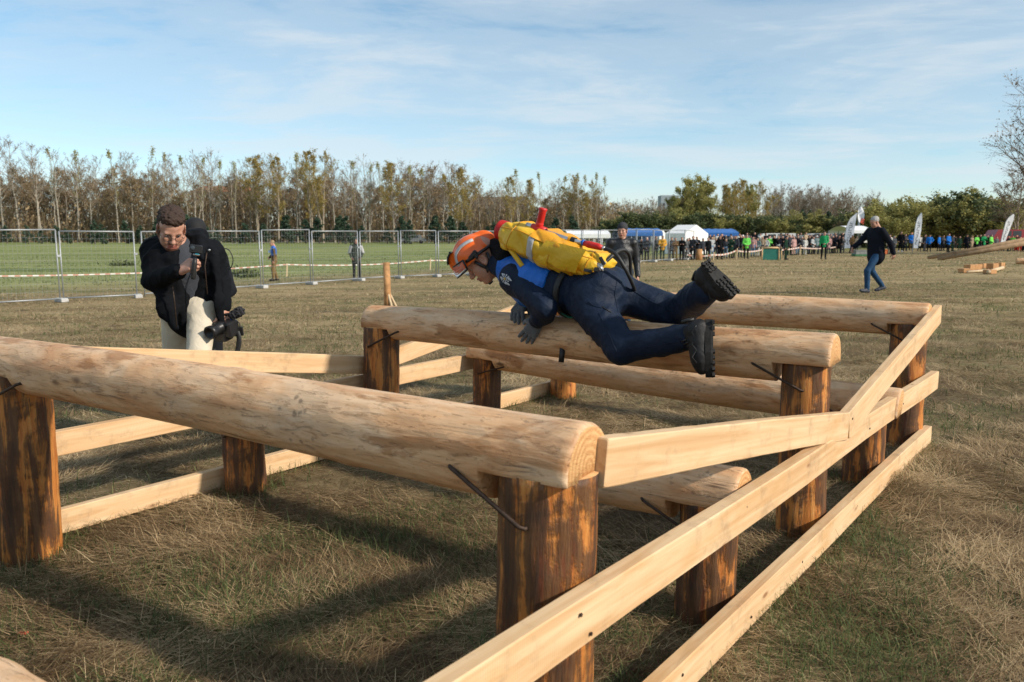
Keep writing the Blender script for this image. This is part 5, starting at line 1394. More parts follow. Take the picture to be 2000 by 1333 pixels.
def hand_local(curl=(0.5, 0.6, 0.5), res=0.0035, spread=0.10, thumb=0.5, fat=1.0):
    """wrist at the origin, fingers along x, back of the hand +z, thumb towards +y"""
    k = ('hand', curl, res, spread, thumb, fat)
    if k in _cache: return _cache[k]
    s = Sdf()
    ys = (0.030, 0.010, -0.011, -0.030); ln = ((.040, .025, .020), (.045, .028, .021), (.041, .026, .020), (.032, .020, .018))
    s.cone((-.03, 0, 0), (.012, 0, 0), .024 * fat, .023 * fat, .02, flat=((0, 0, 1), .72))
    for i in range(4):
        b = np.array([.088 - .006 * abs(i - 1), ys[i], 0.0])
        s.cone((.008, ys[i] * .55, 0), b, .0155 * fat, .0135 * fat, .012)
        a = spread * (1.5 - i) * 0.6; ang = 0; p = b
        for j in range(3):
            ang += curl[j] * (1 + 0.06 * i)
            d = np.array([math.cos(ang) * math.cos(a), math.cos(ang) * math.sin(a), -math.sin(ang)])
            q = p + d * ln[i][j]; s.cone(p, q, (.0095 - .0007 * j) * fat, (.0090 - .0009 * j) * fat, .0035); p = q
    p0 = np.array([.016, .022, -.006]); p1 = np.array([.046, .050, -.016]); s.cone(p0, p1, .0165 * fat, .0125 * fat, .014)
    d1 = nz([.8 - .3 * thumb, .5 - .7 * thumb, -.35 - .5 * thumb]); p2 = p1 + d1 * .034; s.cone(p1, p2, .0115 * fat, .0105 * fat, .004)
    d2 = nz(d1 + np.array([.25, -.55 * thumb, -.25 * thumb])); s.cone(p2, p2 + d2 * .027, .0105 * fat, .0085 * fat, .004)
    _cache[k] = s.mesh(res); return _cache[k]

def stand(h=1.75, arms=('down', 'down'), step=0.0, lean=0.0, headyaw=0.0, headpitch=0.0, wide=1.0):
    """joints of a standing figure facing -Y; step > 0: left leg forward"""
    s = h / 1.75; J = {}
    J['pelvis'] = (0, 0, .96); J['chest'] = (0, -lean * .35, 1.30); J['neck'] = (0, -lean * .55, 1.47)
    J['head'] = (0, -.025 - lean * .7, 1.615)
    for sd, k in ((1, 'l'), (-1, 'r')):
        st = step * sd
        J['hip' + k] = (sd * .095, 0, .93)
        J['kn' + k] = (sd * .105, -.10 * abs(step) * 2 - st * .22 - .02, .50 + .02 * abs(step)); J['an' + k] = (sd * .11, -st * .42 + (.06 if st < 0 else 0), .085 + (.05 if st < -0.3 else 0))
        J['to' + k] = (sd * .135, J['an' + k][1] - .20, .035 + (.03 if st > .3 else 0)); J['s' + k] = (sd * .185 * wide, -lean * .48, 1.42)
        a = arms[0 if sd > 0 else 1]; x = sd * wide
        sx, sy, sz = J['s' + k]
        el, wr, hd = {'down': ((.235, .02, 1.13), (.25, -.04, .88), (0, -.10, -1)), 'fwd': ((.245, -.09, 1.15), (.26, -.24, .97), (0, -.5, -1)), 'back': ((.235, .12, 1.14), (.25, .20, .91), (0, .15, -1)),
                      'folded': ((.26, -.05, 1.16), (-.02, -.22, 1.20), (-1, -.1, .15)), 'phone': ((.25, -.08, 1.17), (.10, -.30, 1.32), (-.2, -.5, 1)), 'hip': ((.34, .06, 1.17), (.19, -.06, 1.00), (-.6, -.3, -.6)),
                      'pocket': ((.27, .05, 1.14), (.20, -.08, .95), (-.2, -.3, -1)), 'clasp': ((.25, -.02, 1.14), (.04, -.20, .98), (-.8, -.3, -.4)), 'up': ((.33, -.12, 1.26), (.14, -.20, 1.48), (-.5, -.2, .8))}[a]
        J['e' + k] = (x * el[0], el[1] - lean * .4, el[2]); J['w' + k] = (x * wr[0], wr[1] - lean * .35, wr[2]); J['h' + k] = (sd * hd[0], hd[1], hd[2])
    J = {k: np.array(v, float) * (s if k not in ('hl', 'hr') else 1) for k, v in J.items()}
    cy, sy_ = math.cos(headyaw), math.sin(headyaw)
    f = np.array([sy_ * math.cos(headpitch), -cy * math.cos(headpitch), math.sin(headpitch)])
    J['hf'] = f; J['hu'] = nz(np.array([0, 0, 1.0]) - f * f[2]); J['front'] = np.array([0, -1.0, 0.1]); J['scale'] = s
    return J
def place(J, loc, yaw):
    R = rotz(yaw); out = {}
    for k, v in J.items():
        if k == 'scale': out[k] = v
        elif k in ('hl', 'hr', 'hf', 'hu', 'front'): out[k] = R @ v
        else: out[k] = R @ v + np.asarray(loc)
    return out

def sd_top(J, b=1.0, coat=0.0, mat=0, thick=0.0, s=None, bulk=1.0):
    s = s or Sdf(); g = J['scale']; f = J['front']
    fl = (f, .66); t = thick
    s.cone(J['pelvis'] + (J['chest'] - J['pelvis']) * .08, J['chest'], (.152 * b + t) * g, (.168 * b + t) * g, .05, mat, fl)
    s.cone(J['chest'], J['chest'] + (J['neck'] - J['chest']) * .75, (.165 * b + t) * g, (.085 + t) * g, .05, mat, fl)
    s.cone(J['sl'] * .93 + J['sr'] * .07, J['sr'] * .93 + J['sl'] * .07, (.072 + t) * g, (.072 + t) * g, .05, mat)
    if coat: s.cone(J['pelvis'] - (J['chest'] - J['pelvis']) * (coat / .34), J['pelvis'] + (J['chest'] - J['pelvis']) * .2, (.168 * b + t) * g, (.155 * b + t) * g, .05, mat, (f, .74))
    for k in 'lr':
        s.cone(J['s' + k], J['e' + k], (.064 * bulk + t) * g, (.053 * bulk + t) * g, .035, mat); s.cone(J['e' + k], J['w' + k], (.053 * bulk + t) * g, (.043 * bulk + t) * g, .025, mat)
    return s
def sd_legs(J, b=1.0, mat=0, s=None, bag=1.0, skirt=False):
    s = s or Sdf(); g = J['scale']; f = J['front']
    s.cone(J['hipl'], J['hipr'], .108 * b * g, .108 * b * g, .05, mat, (f, .95)); s.cone(J['pelvis'] + (J['chest'] - J['pelvis']) * .18, J['pelvis'], .128 * b * g, .14 * b * g, .05, mat, (f, .75))
    for k in 'lr':
        kn, an = J['kn' + k], J['an' + k]
        s.cone(J['hip' + k], kn, .088 * b * bag * g, .064 * bag * g, .03, mat); s.cone(kn, an + (kn - an) * .05, .063 * bag * g, .052 * bag * g, .02, mat)
    return s
def sd_shoe(J, k, mat=0, s=None, big=1.0):
    s = s or Sdf(); g = J['scale'] * big; a, t = J['an' + k], J['to' + k]; d = nz(t - a + [0, 0, .05])
    upv = np.array([0, 0, 1.0]); upv = nz(upv - d * (upv @ d))
    heel = a - d * .045 * g - upv * .038 * g; ball = a + d * .12 * g - upv * .042 * g; tip = a + d * .185 * g - upv * .044 * g
    s.cone(heel, ball, .040 * g, .042 * g, .02, mat); s.cone(ball, tip, .042 * g, .034 * g, .02, mat); s.cone(a + upv * .03 * g, a + d * .05 * g - upv * .02 * g, .043 * g, .042 * g, .03, mat)
    return s

def body_core(J, shrink=0.016):
    s = Sdf(); g = J['scale']
    sd_top(J, .92, 0, 0, -shrink, s); sd_legs(J, .80, 0, s, bag=.72)
    s.cone(J['chest'] + (J['neck'] - J['chest']) * .5, J['neck'] + (J['head'] - J['neck']) * .25, .065 * g, .055 * g, .04)
    for k in 'lr': s.cone(J['an' + k], J['to' + k] * .8 + J['an' + k] * .2, .030 * g, .022 * g, .02)
    return s
def hand_xf(J, k, curl, res, thumb=.4, fat=1.0, back=None, spread=.1, sc=1.0):
    x = nz(J['h' + k]); sd = 1 if k == 'l' else -1
    b = np.asarray(back if back is not None else (J['pelvis'] - J['s' + k]) * [1, 1, 0] * -1.0, float); b = nz(b - x * (b @ x)); y = np.cross(b, x)
    # thumb side is +y for one hand, mirrored for the other
    R = np.stack([x, y, b], 1)
    th = J['front'] if J.get('thumb' + k) is None else J['thumb' + k]
    mir = (y @ th) < 0
    return xf(hand_local(curl, res, spread, thumb, fat), R, J['w' + k], J['scale'] * sc, mir)

def make_person(name, J, label, group=None, top=None, legs=None, shoes=None, hair=None, hair_style='short', res=0.012, hres=0.006, beard=False, b=1.0, coat=.08, bag=1.0, bulk=1.0, hat=None, curl=(.45, .5, .4), fold=0.007, back={}, gloves=None, open_front=None, lb=None, seed=1, sleeves=None, extras=None):
    o = (J['anl'] + J['anr']) / 2; o = np.array([o[0], o[1], min(J['anl'][2], J['anr'][2]) - .08])
    root = empty(name, o, label, 'person', group)
    R = frame(J['hf'], J['hu'])
    parts = [xf(head_local(hres, beard), R, J['head'], J['scale'] * .93)]
    V, F, M = body_core(J).mesh(max(res, .014)); parts.append((V, F, M))
    for k in 'lr':
        if not gloves: parts.append(hand_xf(J, k, curl if not isinstance(curl, dict) else curl[k], max(hres * .8, .0035), back=back.get(k)))
    V, F, M = merge(parts)
    link_mesh('body', np_mesh('body', V - o, F, BODY_M, M), root)
    if legs: sdf_obj('trousers', sd_legs(J, lb or b, bag=bag), res, legs, root, folds(seed + 1, fold, (.06, .16)), origin=o)
    if top:
        s = sd_top(J, b, coat, bulk=bulk); g = J['scale']
        s.cone(J['neck'] - (J['neck'] - J['chest']) * .22, J['neck'] + (J['head'] - J['neck']) * .08, .085 * g, .066 * g, .03)
        s.ell(J['neck'] + (J['head'] - J['neck']) * .62 + J['front'] * .03, np.array([.075, .075, .075]) * g, k=.02, op='-')
        sdf_obj('jacket', s, res, top, root, folds(seed, fold, (.05, .15)), origin=o)
    if shoes:
        for k in 'lr': sdf_obj('shoe', sd_shoe(J, k), max(res * .8, .008), shoes, root, origin=o)
    if hair: hair_obj(J, R, root, o, hair, hair_style, max(hres, .005))
    if hat:
        hat(J, R, root, o)
    return root, o
def hair_obj(J, R, root, o, mat, style, res):
    g = J['scale'] * .93; H = J['head']; s = Sdf(); q = lambda p: H + R @ (np.array(p) * g)
    s.ell(q((-.024, 0, .050)), np.array([.100, .083, .090]) * g, R, k=.01)
    if style == 'quiff':
        s.ell(q((.052, 0, .098)), np.array([.048, .060, .034]) * g, R, k=.04); s.ell(q((.0, 0, .108)), np.array([.08, .066, .034]) * g, R, k=.04)
    if style == 'long':
        s.cone(q((-.055, 0, .0)), q((-.075, 0, -.17)), .080 * g, .065 * g, .03)
    if style == 'short': s.ell(q((-.03, 0, .065)), np.array([.098, .084, .082]) * g, R, k=.02)
    # keep the face, ears and nape clear
    s.ell(q((.092, 0, -.055)), np.array([.100, .073, .112]) * g, R, k=.012, op='-')
    for y in (-1, 1): s.ell(q((.004, y * .085, -.020)), np.array([.034, .03, .048]) * g, R, k=.01, op='-')
    if style != 'long': s.ell(q((-.05, 0, -.10)), np.array([.10, .11, .075]) * g, R, k=.015, op='-')
    rr = np.random.default_rng(3); ks = [nz(rr.normal(size=3) * [1, 1, .5]) * rr.uniform(150, 380) for _ in range(7)]
    disp = lambda p: (sum(np.sin(p @ k + i + 2 * np.sin(p @ ks[0] * .3)) for i, k in enumerate(ks)) * .0016).astype(np.float32)
    sdf_obj('hair', s, res, mat, root, disp, origin=o)
# ------------------------------------------------------------------ the climber on the log
def logY(u):
    lo, hi = 0.0, 1.0
    for _ in range(40):
        t = (lo + hi) / 2; p = A2L + (A2R - A2L) * t; uu = CX + FPX * p[0] / (p[1] * math.cos(PITCH) + 0.6 * math.sin(PITCH))
        lo, hi = (t, hi) if uu < u else (lo, t)
    return float((A2L + (A2R - A2L) * lo)[1])
def PL(u, v, dy=0.0): return P(u, v, logY(u) + dy)
NAVY = cloth('navy_work_cloth', (0.0060, 0.0140, 0.033), 0.6, 0.18, 500, 0.2, 0.0, 0.5)
M_VEST = cloth('blue_nylon', (0.006, 0.12, 0.50), 0.42, 0.12, 300, 0.4, 0.0, 0.45)
M_YELLOW = cloth('yellow_tarpaulin', (0.66, 0.40, 0.018), 0.48, 0.10, 260, 0.4, 0.0, 0.35)
M_ORY = cloth('orange_yellow_webbing', (0.66, 0.30, 0.012), 0.55, 0.10, 300, 0.4, 0.0, 0.3)
M_RED = plain('red_plastic', (0.52, 0.018, 0.014), 0.42, 0.12, 20, 0.1)
M_ORANGE = plain('orange_helmet_shell', (0.78, 0.13, 0.012), 0.30, 0.06, 14, 0.03, coat=0.3)
M_REFL = plain('grey_reflective_tape', (0.42, 0.43, 0.44), 0.4, 0.1, 60, 0.1)
M_GLOVE = cloth('grey_knit_glove', (0.10, 0.108, 0.115), 0.95, 0.25, 650, 0.2, 0.3, 0.6)
M_BOOT = plain('black_boot', (0.007, 0.007, 0.008), 0.6, 0.3, 50, 0.35)
M_SOLE = plain('muddy_sole', (0.013, 0.012, 0.011), 0.75, 0.7, 60, 0.5)
M_STEEL = plain('steel', (0.55, 0.55, 0.55), 0.3, 0.1, 30, 0.05, metal=0.9)
M_SILVER = plain('silver_thread', (0.45, 0.47, 0.50), 0.6, 0.2, 120, 0.3)
M_GOLD = plain('gold_thread', (0.50, 0.33, 0.08), 0.6, 0.2, 120, 0.3)
def mat_lens():
    m, nt, b = new_mat('clear_goggle_lens'); b.inputs['Base Color'].default_value = (0.85, 0.80, 0.80, 1); b.inputs['Roughness'].default_value = 0.08
    b.inputs['Transmission Weight'].default_value = 0.75; b.inputs['IOR'].default_value = 1.15; b.inputs['Alpha'].default_value = 0.55; return m
M_LENS = mat_lens()

H = {}
H['pelvis'] = PL(1150, 574, -.03); H['chest'] = PL(1046, 548, -.03); H['neck'] = PL(988, 520, -.02)
H['hipl'] = PL(1152, 592, -.14); H['hipr'] = PL(1182, 566, .07)
H['knl'] = PL(1214, 680, -.25); H['anl'] = PL(1346, 660, -.26)
H['knr'] = PL(1324, 612, .16); H['anr'] = PL(1378, 566, -.12)
H['sl'] = PL(1004, 545, -.17); H['sr'] = PL(1012, 532, .15)
H['el'] = PL(1066, 602, -.26); H['wl'] = PL(1048, 626, -.20)
H['er'] = PL(1034, 588, .12); H['wr'] = PL(1024, 594, .03)
HC = PL(941, 505, -.03)
HS = 1.10
hf = nz(np.array([-.70, .06, -.71])); hu = nz(np.array([-.70, -.02, .72])); HR = frame(hf, hu)
o = np.array([*((A2L + A2R) / 2 + (A2R - A2L) * 0.03), 1.03])
hero = empty('person', o, 'person in orange helmet and navy workwear lying across a tall log, carrying a yellow pack', 'person')
ax_sp = nz(H['chest'] - H['pelvis']); lat = nz(np.cross(ax_sp, [0, 0, 1])); bk = nz(np.cross(lat, ax_sp)); bk = bk if bk[2] > 0 else -bk

# body: head, neck, trunk, limbs as one mesh
s = Sdf()
s.cone(H['pelvis'], H['chest'], .13, .15, .05); s.cone(H['chest'], H['neck'], .12, .06, .05); s.cone(H['neck'], HC + HR @ np.array([-.05, 0, -.10]) * HS, .058, .056, .03)
for k in 'lr':
    s.cone(H['s' + k], H['e' + k], .045, .038, .03); s.cone(H['e' + k], H['w' + k], .036, .028, .03)
    s.cone(H['hip' + k], H['kn' + k], .085, .055, .03); s.cone(H['kn' + k], H['an' + k], .055, .04, .03)
V1 = s.mesh(.014)
parts = [xf(head_local(.0036), HR, HC, HS), V1]
V, F, M = merge(parts)
link_mesh('body', np_mesh('body', V - o, F, BODY_M, M), hero)
# gloves with separate fingers
def glove(w, x, back, thumb_to, curl, th, name='glove'):
    x = nz(x); b = np.asarray(back, float); b = nz(b - x * (b @ x)); y = np.cross(b, x)
    V, F, M = xf(hand_local(curl, .003, .16, th, 1.16), np.stack([x, y, b], 1), w, 1.08, (y @ np.asarray(thumb_to)) < 0)
    return link_mesh(name, np_mesh(name, V - o, F, [M_GLOVE], M), hero)
glove(PL(1051, 629, -.185), PL(1027, 662, -.165) - PL(1051, 629, -.185), (-.1, -1, .25), (-1, 0, .3), (.10, .16, .16), .25)
glove(PL(1020, 592, .02), PL(1009, 612, -.10) - PL(1020, 592, .02), (-.35, -.5, .9), (1, 0, .2), (.35, .5, .5), .4)
m = MB(); c = PL(1050, 624, -.19); d = nz(PL(1058, 612, -.2) - c)
m.rot(c - d * .01, d, [(0, .036), (.012, .039), (.045, .041), (.05, .037)], 16); m.build('glove_cuff', M_BLACK, hero, o)

# jacket
s = Sdf(); fl = (bk, .86)
s.cone(H['pelvis'] + ax_sp * .03, H['chest'], .158, .172, .05, 0, fl); s.cone(H['chest'], H['neck'], .165, .085, .05, 0, fl)
s.cone(H['sl'], H['sr'], .085, .085, .05)
for k in 'lr':
    s.cone(H['s' + k], H['e' + k], .083, .066, .035); s.cone(H['e' + k], H['w' + k], .064, .050, .025)
s.ell(PL(1066, 618, -.20), (.055, .05, .05), k=.03)
s.cone(H['neck'] - ax_sp * .03, H['neck'] + nz(HC - H['neck']) * .045, .088, .078, .03)
jk = sdf_obj('jacket', s, .0075, NAVY, hero, folds(5, .011, (.06, .17), 8), origin=o)
# vest over the shoulders and chest
s = Sdf(); s.cone(H['chest'] - ax_sp * .14, H['chest'], .178, .186, .05, 0, fl); s.cone(H['chest'], H['neck'], .180, .105, .05, 0, fl)
s.cone(H['sl'] * .80 + H['sr'] * .20 + bk * .012, H['sr'] * .80 + H['sl'] * .20 + bk * .012, .092, .092, .04)
s.plane(H['chest'] - ax_sp * .16, -ax_sp); s.plane(H['neck'] + ax_sp * .012, ax_sp)
sdf_obj('vest', s, .008, M_VEST, hero, folds(9, .009, (.05, .15), 7), origin=o)
# trousers
s = Sdf(); s.cone(H['pelvis'] + ax_sp * .05, H['pelvis'] - ax_sp * .06, .160, .172, .05, 0, (bk, .92))
s.ell(PL(1172, 566, -.10), (.135, .12, .125), k=.06); s.ell(PL(1196, 562, .06), (.12, .12, .12), k=.06)
s.cone(H['hipl'], H['knl'], .128, .092, .05); s.cone(H['knl'], H['anl'] * .96 + H['knl'] * .04, .090, .072, .03)
s.cone(H['hipr'], H['knr'], .125, .092, .05); s.cone(H['knr'], H['anr'], .092, .080, .03)
V, F, M = s.mesh(.0075, folds(14, .016, (.06, .20), 10)); trs = link_mesh('trousers', np_mesh('trousers', V - o, F, [NAVY], M * 0), hero)

# boots with lugged soles
def boot(an, heel, toe, nrm, seed):
    d = nz(toe - heel); n = nz(nrm - d * (nrm @ d)); L = np.linalg.norm(toe - heel); w = nz(np.cross(d, n))
    s = Sdf(); h0 = heel + d * .035 - n * .055; t0 = toe - d * .048 - n * .050
    s.cone(h0, h0 + d * L * .55, .038, .042, .03); s.cone(h0 + d * L * .5, t0, .043, .036, .03, 0, (n, .90)); s.cone(h0 - n * .03 + d * .02, an * .85 + h0 * .15, .045, .058, .03)
    s.cone(h0 - n * .02 + d * .08, t0 - n * .01 - d * .03, .045, .030, .03)
    root = sdf_obj('boot', s, .006, M_BOOT, hero, folds(seed, .003, (.02, .06)), origin=o)
    # midsole + lugs
    m = MB(); N = 26; out = []
    for i in range(N):
        a = 2 * math.pi * i / N; ca, sa = math.cos(a), math.sin(a)
        x = .5 + .5 * ca; wd = .036 + .012 * math.sin(math.pi * min(max(x * 1.15 - .1, 0), 1)) - .006 * math.sin(math.pi * x) * (x < .55)
        out.append((L * x, math.copysign(abs(sa) ** .7, sa) * wd))
    for zz in (-.030, -.006, .004): 
        pass
    vs = [heel + d * x + w * y * (1.0 if z < .003 else .94) + n * z for z in (-.032, -.004, .006) for x, y in out]
    fs = [(k * N + i, k * N + (i + 1) % N, (k + 1) * N + (i + 1) % N, (k + 1) * N + i) for k in range(2) for i in range(N)] + [tuple(2 * N + i for i in range(N)), tuple(range(N - 1, -1, -1))]
    m.add(vs, fs, 0, False); rr = random.Random(seed)
    for i in range(10):
        for j in (-1, 0, 1):
            x = L * (.05 + .90 * i / 9); hw = .040 if x > L * .45 else .030
            if abs(x / L - .42) < .07: continue
            R = np.stack([d, w, n], 1) @ rotz(rr.uniform(-.5, .5) + j * .35)
            m.box(heel + d * x + w * j * hw * .70 + n * .008, (.0085 + .003 * rr.random(), .009 + .003 * rr.random(), .0065), R, taper=.75)
    m.build('sole', M_SOLE, root, o)
    m = MB()
    for sd in (-1, 1):
        zz = [h0 + d * (L * f) - n * (.018 + .022 * (k % 2)) + w * sd * (.041 + .004 * (f > .3)) for k, f in enumerate((-.02, .10, .20, .30, .40, .52, .62))]
        m.tube(zz, .0042, 5)
    m.tube([h0 - d * .036 - n * .03, h0 - d * .032 - n * .06, h0 - d * .022 - n * .09], .009, 6)
    m.build('overlay_trim', M_RUBBER, root, o)
    # laces band and pull tab
    m = MB()
    for k in range(4): m.tube([h0 - n * (.035 + .012 * k) + d * (.10 - .012 * k) + w * .035, h0 - n * (.055 + .012 * k) + d * (.112 - .012 * k), h0 - n * (.035 + .012 * k) + d * (.10 - .012 * k) - w * .035], .004, 5)
    m.build('lace', M_RUBBER, root, o)
    return root
boot(H['anl'], PL(1390, 624, -.27), PL(1391, 738, -.30), np.array([1.0, -.25, .15]), 3)
sh = nz(H['anr'] - H['knr'])
boot(H['anr'], PL(1375, 512, -.20), PL(1436, 578, -.19), np.array([.45, -.82, .30]), 4)

# hood / neck cloth
s = Sdf(); s.cone(HC + HR @ np.array([-.105, 0, .0]) * HS, H['neck'] + bk * .050 - ax_sp * .01, .046, .072, .03, 0, (lat, 1.3)); s.ell(H['neck'] + bk * .06, (.07, .09, .055), k=.03)
sdf_obj('neck_cloth', s, .007, cloth('black_fleece', (0.008, 0.008, 0.009), 0.95, 0.2, 300), hero, folds(21, .007, (.03, .09)), origin=o)

# helmet
Q = lambda p: HC + HR @ (np.array(p, float) * HS)
tilt = math.radians(-9); HT = np.array([[math.cos(tilt), 0, math.sin(tilt)], [0, 1, 0], [-math.sin(tilt), 0, math.cos(tilt)]]); HRR = HR @ HT
HS_KEEP = HS; HS = 1.0
hcen = Q((.020, 0, .036)); K = lambda p: hcen + HRR @ (np.array(p, float) * HS)
s = Sdf(); s.ell(hcen, np.array([.128, .108, .136]) * HS, HRR, k=.01); s.ell(K((.012, 0, .004)), np.array([.122, .100, .130]) * HS, HRR, k=.03)
s.cone(K((-.085, 0, .03)), K((.085, 0, .030)), .088, .082, .02, 0, (HRR[:, 1], .28))
s.plane(K((0, 0, -.012)), -(HRR @ np.array([.10, 0, 1.0])))
s.ell(K((-.006, 0, -.012)), np.array([.116, .095, .095]) * HS, HRR, k=.004, op='-')
for y in (-.032, 0, .032): s.box(K((.060, y, .118)), (.045, .006, .02), HRR, .004, .004, op='-')
helmet = sdf_obj('helmet', s, .0042, M_ORANGE, hero, origin=o)
s = Sdf(); s.ell(K((.085, 0, -.006)), np.array([.076, .090, .018]) * HS, HRR, k=.01); s.ell(K((.055, 0, -.024)), np.array([.078, .084, .020]) * HS, HRR, k=.006, op='-'); s.plane(K((.055, 0, 0)), -HRR[:, 0])
sdf_obj('brim', s, .004, M_ORANGE, helmet, origin=o)
from mathutils.bvhtree import BVHTree
def bvh(ob): return BVHTree.FromPolygons([tuple(v.co) for v in ob.data.vertices], [tuple(q.vertices) for q in ob.data.polygons])
HBT = bvh(helmet)
def on_shell(az, el, r=1.0):   # a place on the shell by azimuth (0 front, left positive) and elevation
    d = HRR @ np.array([math.cos(el) * math.cos(az), math.cos(el) * math.sin(az), math.sin(el)])
    hit = HBT.ray_cast(Vector(hcen + d * .4 - o), Vector(-d))[0]
    p = np.array(hit) + o if hit is not None else hcen + d * .125
    return p + d * (r - 1.0) * .11
def strip(nm, pts, w, mat, lift=1.02, par=None):
    m = MB(); P0 = [on_shell(a, e, lift) for a, e in pts]; n = len(P0); vs = []
    for i in range(n):
        t = nz(P0[min(i + 1, n - 1)] - P0[max(i - 1, 0)]); nn = nz(P0[i] - hcen); sd = np.cross(t, nn)
        for q in (-1, 1):
            for l in (-.006, .0025): vs.append(P0[i] + sd * q * w / 2 + nn * l)
    fs = []
    for i in range(n - 1):
        a, b_ = i * 4, i * 4 + 4; fs += [(a + 1, a + 3, b_ + 3, b_ + 1), (a, b_, b_ + 2, a + 2), (a, a + 1, b_ + 1, b_), (a + 2, b_ + 2, b_ + 3, a + 3)]
    fs += [(0, 2, 3, 1), (n * 4 - 4, n * 4 - 3, n * 4 - 1, n * 4 - 2)]
    m.add(vs, fs); m.build(nm, mat, par or helmet, o)
for sd in (1, -1):
    strip('reflective_strip', [(sd * a_, e_) for a_, e_ in ((.60, .10), (.58, .25), (.58, .40), (.62, .55), (.74, .70), (.95, .82), (1.25, .90), (1.6, .92), (1.95, .88), (2.25, .80))], .024, M_REFL)
strip('vent_rib', [(0, .35 + i * .13) for i in range(9)], .058, M_BLACK, 1.06)
m = MB()
for i in range(5): m.box(on_shell(0, .62 + i * .17, 1.06), (.006, .016, .005), HRR)
m.build('vent', M_RUBBER, helmet, o)
for sd in (1, -1):
    m = MB(); c = on_shell(sd * 1.62, .16, 1.05); n_ = nz(c - hcen); Rb = np.stack([nz(np.cross(HRR[:, 2], n_)), HRR[:, 2], n_], 1)
    m.box(c, (.032, .013, .009), Rb @ rotz(.25 * sd), bev=.004); m.box(c + Rb @ np.array([.012, -.016, .004]), (.010, .016, .008), Rb, bev=.003); m.build('side_clip', M_BLACK, helmet, o)
# goggles pushed up on the brim
m = MB(); N = 17; rows = []
for i in range(N):
    a = -1.15 + 2.3 * i / (N - 1); rows.append((a, K((.138 * math.cos(a) * 1.06 + .004, .116 * math.sin(a) * 1.04, .030)), K((.138 * math.cos(a) * 1.17 + .008, .116 * math.sin(a) * 1.09, -.028 - .012 * math.cos(a)))))
vs = []
for a, t, b_ in rows:
    for k in range(4): vs.append(t + (b_ - t) * k / 3 + HRR[:, 0] * .012 * math.sin(math.pi * k / 3))
m.add(vs, [(i * 4 + k, i * 4 + k + 1, (i + 1) * 4 + k + 1, (i + 1) * 4 + k) for i in range(N - 1) for k in range(3)])
gog = m.build('goggles', M_LENS, helmet, o)
m = MB(); m.tube([r_[1] for r_ in rows], .005, 6); m.tube([r_[2] for r_ in rows], .005, 6); m.tube([rows[0][1], rows[0][2]], .006, 6); m.tube([rows[-1][1], rows[-1][2]], .006, 6); m.build('goggle_frame', M_BLACK, helmet, o)
strip('goggle_band', [(a * .1, .06 + .05 * math.cos(a * .1)) for a in range(11, 33, 2)], .020, M_BLACK, 1.04)
strip('goggle_band', [(-a * .1, .06 + .05 * math.cos(a * .1)) for a in range(11, 33, 2)], .020, M_BLACK, 1.04)
for sd in (1, -1):
    for pts in (((.035, .084, .018), (.022, .083, -.03), (.012, .074, -.066), (.035, .056, -.100), (.058, .030, -.124), (.068, 0, -.133)), ((-.055, .080, .005), (-.040, .080, -.035), (-.010, .074, -.066))):
        m = MB(); m.tube([Q((x * 1.03, sd * y * 1.10, z)) for x, y, z in pts], .0095, 8, flat=.4, up=HR[:, 1]); m.build('chin_strap', M_BLACK, helmet, o)
m = MB(); m.box(Q((.066, .012, -.140)), (.016, .014, .012), HR, bev=.004); m.box(Q((.010, .080, -.066)), (.014, .006, .018), HR, bev=.003); m.build('chin_buckle', M_BLACK, helmet, o)

HS = HS_KEEP
# sleeve badge
from mathutils.bvhtree import BVHTree
bt = BVHTree.FromPolygons([tuple(v.co) for v in jk.data.vertices], [tuple(q.vertices) for q in jk.data.polygons])
hit, hn, _i, _d = bt.ray_cast(Vector(np.array([0, 0, CAM_H]) - o), Vector(nz(ray(988, 545))))
c = np.array(hit) + o; nrm = nz(np.array(hn)); nrm = nrm if nrm[1] < 0 else -nrm; ux = nz(np.cross([0, 0, 1.0], nrm)); uy = np.cross(nrm, ux); ex = nz(H['el'] - H['sl']); uy = nz(-ex + nrm * (ex @ nrm)); ux = np.cross(uy, nrm)
bp_ = lambda x, y, z=0: c + ux * x + uy * y + nrm * (z - .9 * (x * x + .5 * y * y) / .16)
m = MB()
def petal(mb, x, y, a, l, w, z, mat):
    vs = [bp_(x, y, z)]; n = 8
    for i in range(n): t = 2 * math.pi * i / n; px_, py_ = l * .5 * (1 + math.cos(t)), w * math.sin(t); vs.append(bp_(x + px_ * math.cos(a) - py_ * math.sin(a), y + px_ * math.sin(a) + py_ * math.cos(a), z))
    mb.add(vs[1:], [tuple(range(n))], mat, False)
rp = random.Random(2)
for ring, (n_, r0, l, w) in enumerate(((11, .017, .013, .0042), (7, .008, .010, .004))):
    for i in range(n_):
        a = 2 * math.pi * i / n_ + ring; petal(m, r0 * math.cos(a), r0 * math.sin(a) * 1.25, a + .5, l, w, .0085 + .001 * ring, 0)
for sx in (-1, 1):
    for i in range(4): petal(m, sx * .010, -.012 - .006 * i, -math.pi / 2 + sx * (1.1 - .25 * i), .018, .0035, .0095, 0)
    for i in range(3): petal(m, sx * .008, .020 + .004 * i, math.pi / 2 - sx * (.9 - .3 * i), .014, .0035, .0095, 0)
for i in range(6): petal(m, 0, 0, i * 1.047, .009, .0035, .0115, 1)
m.build('sleeve_badge', [M_SILVER, M_GOLD], hero, o)

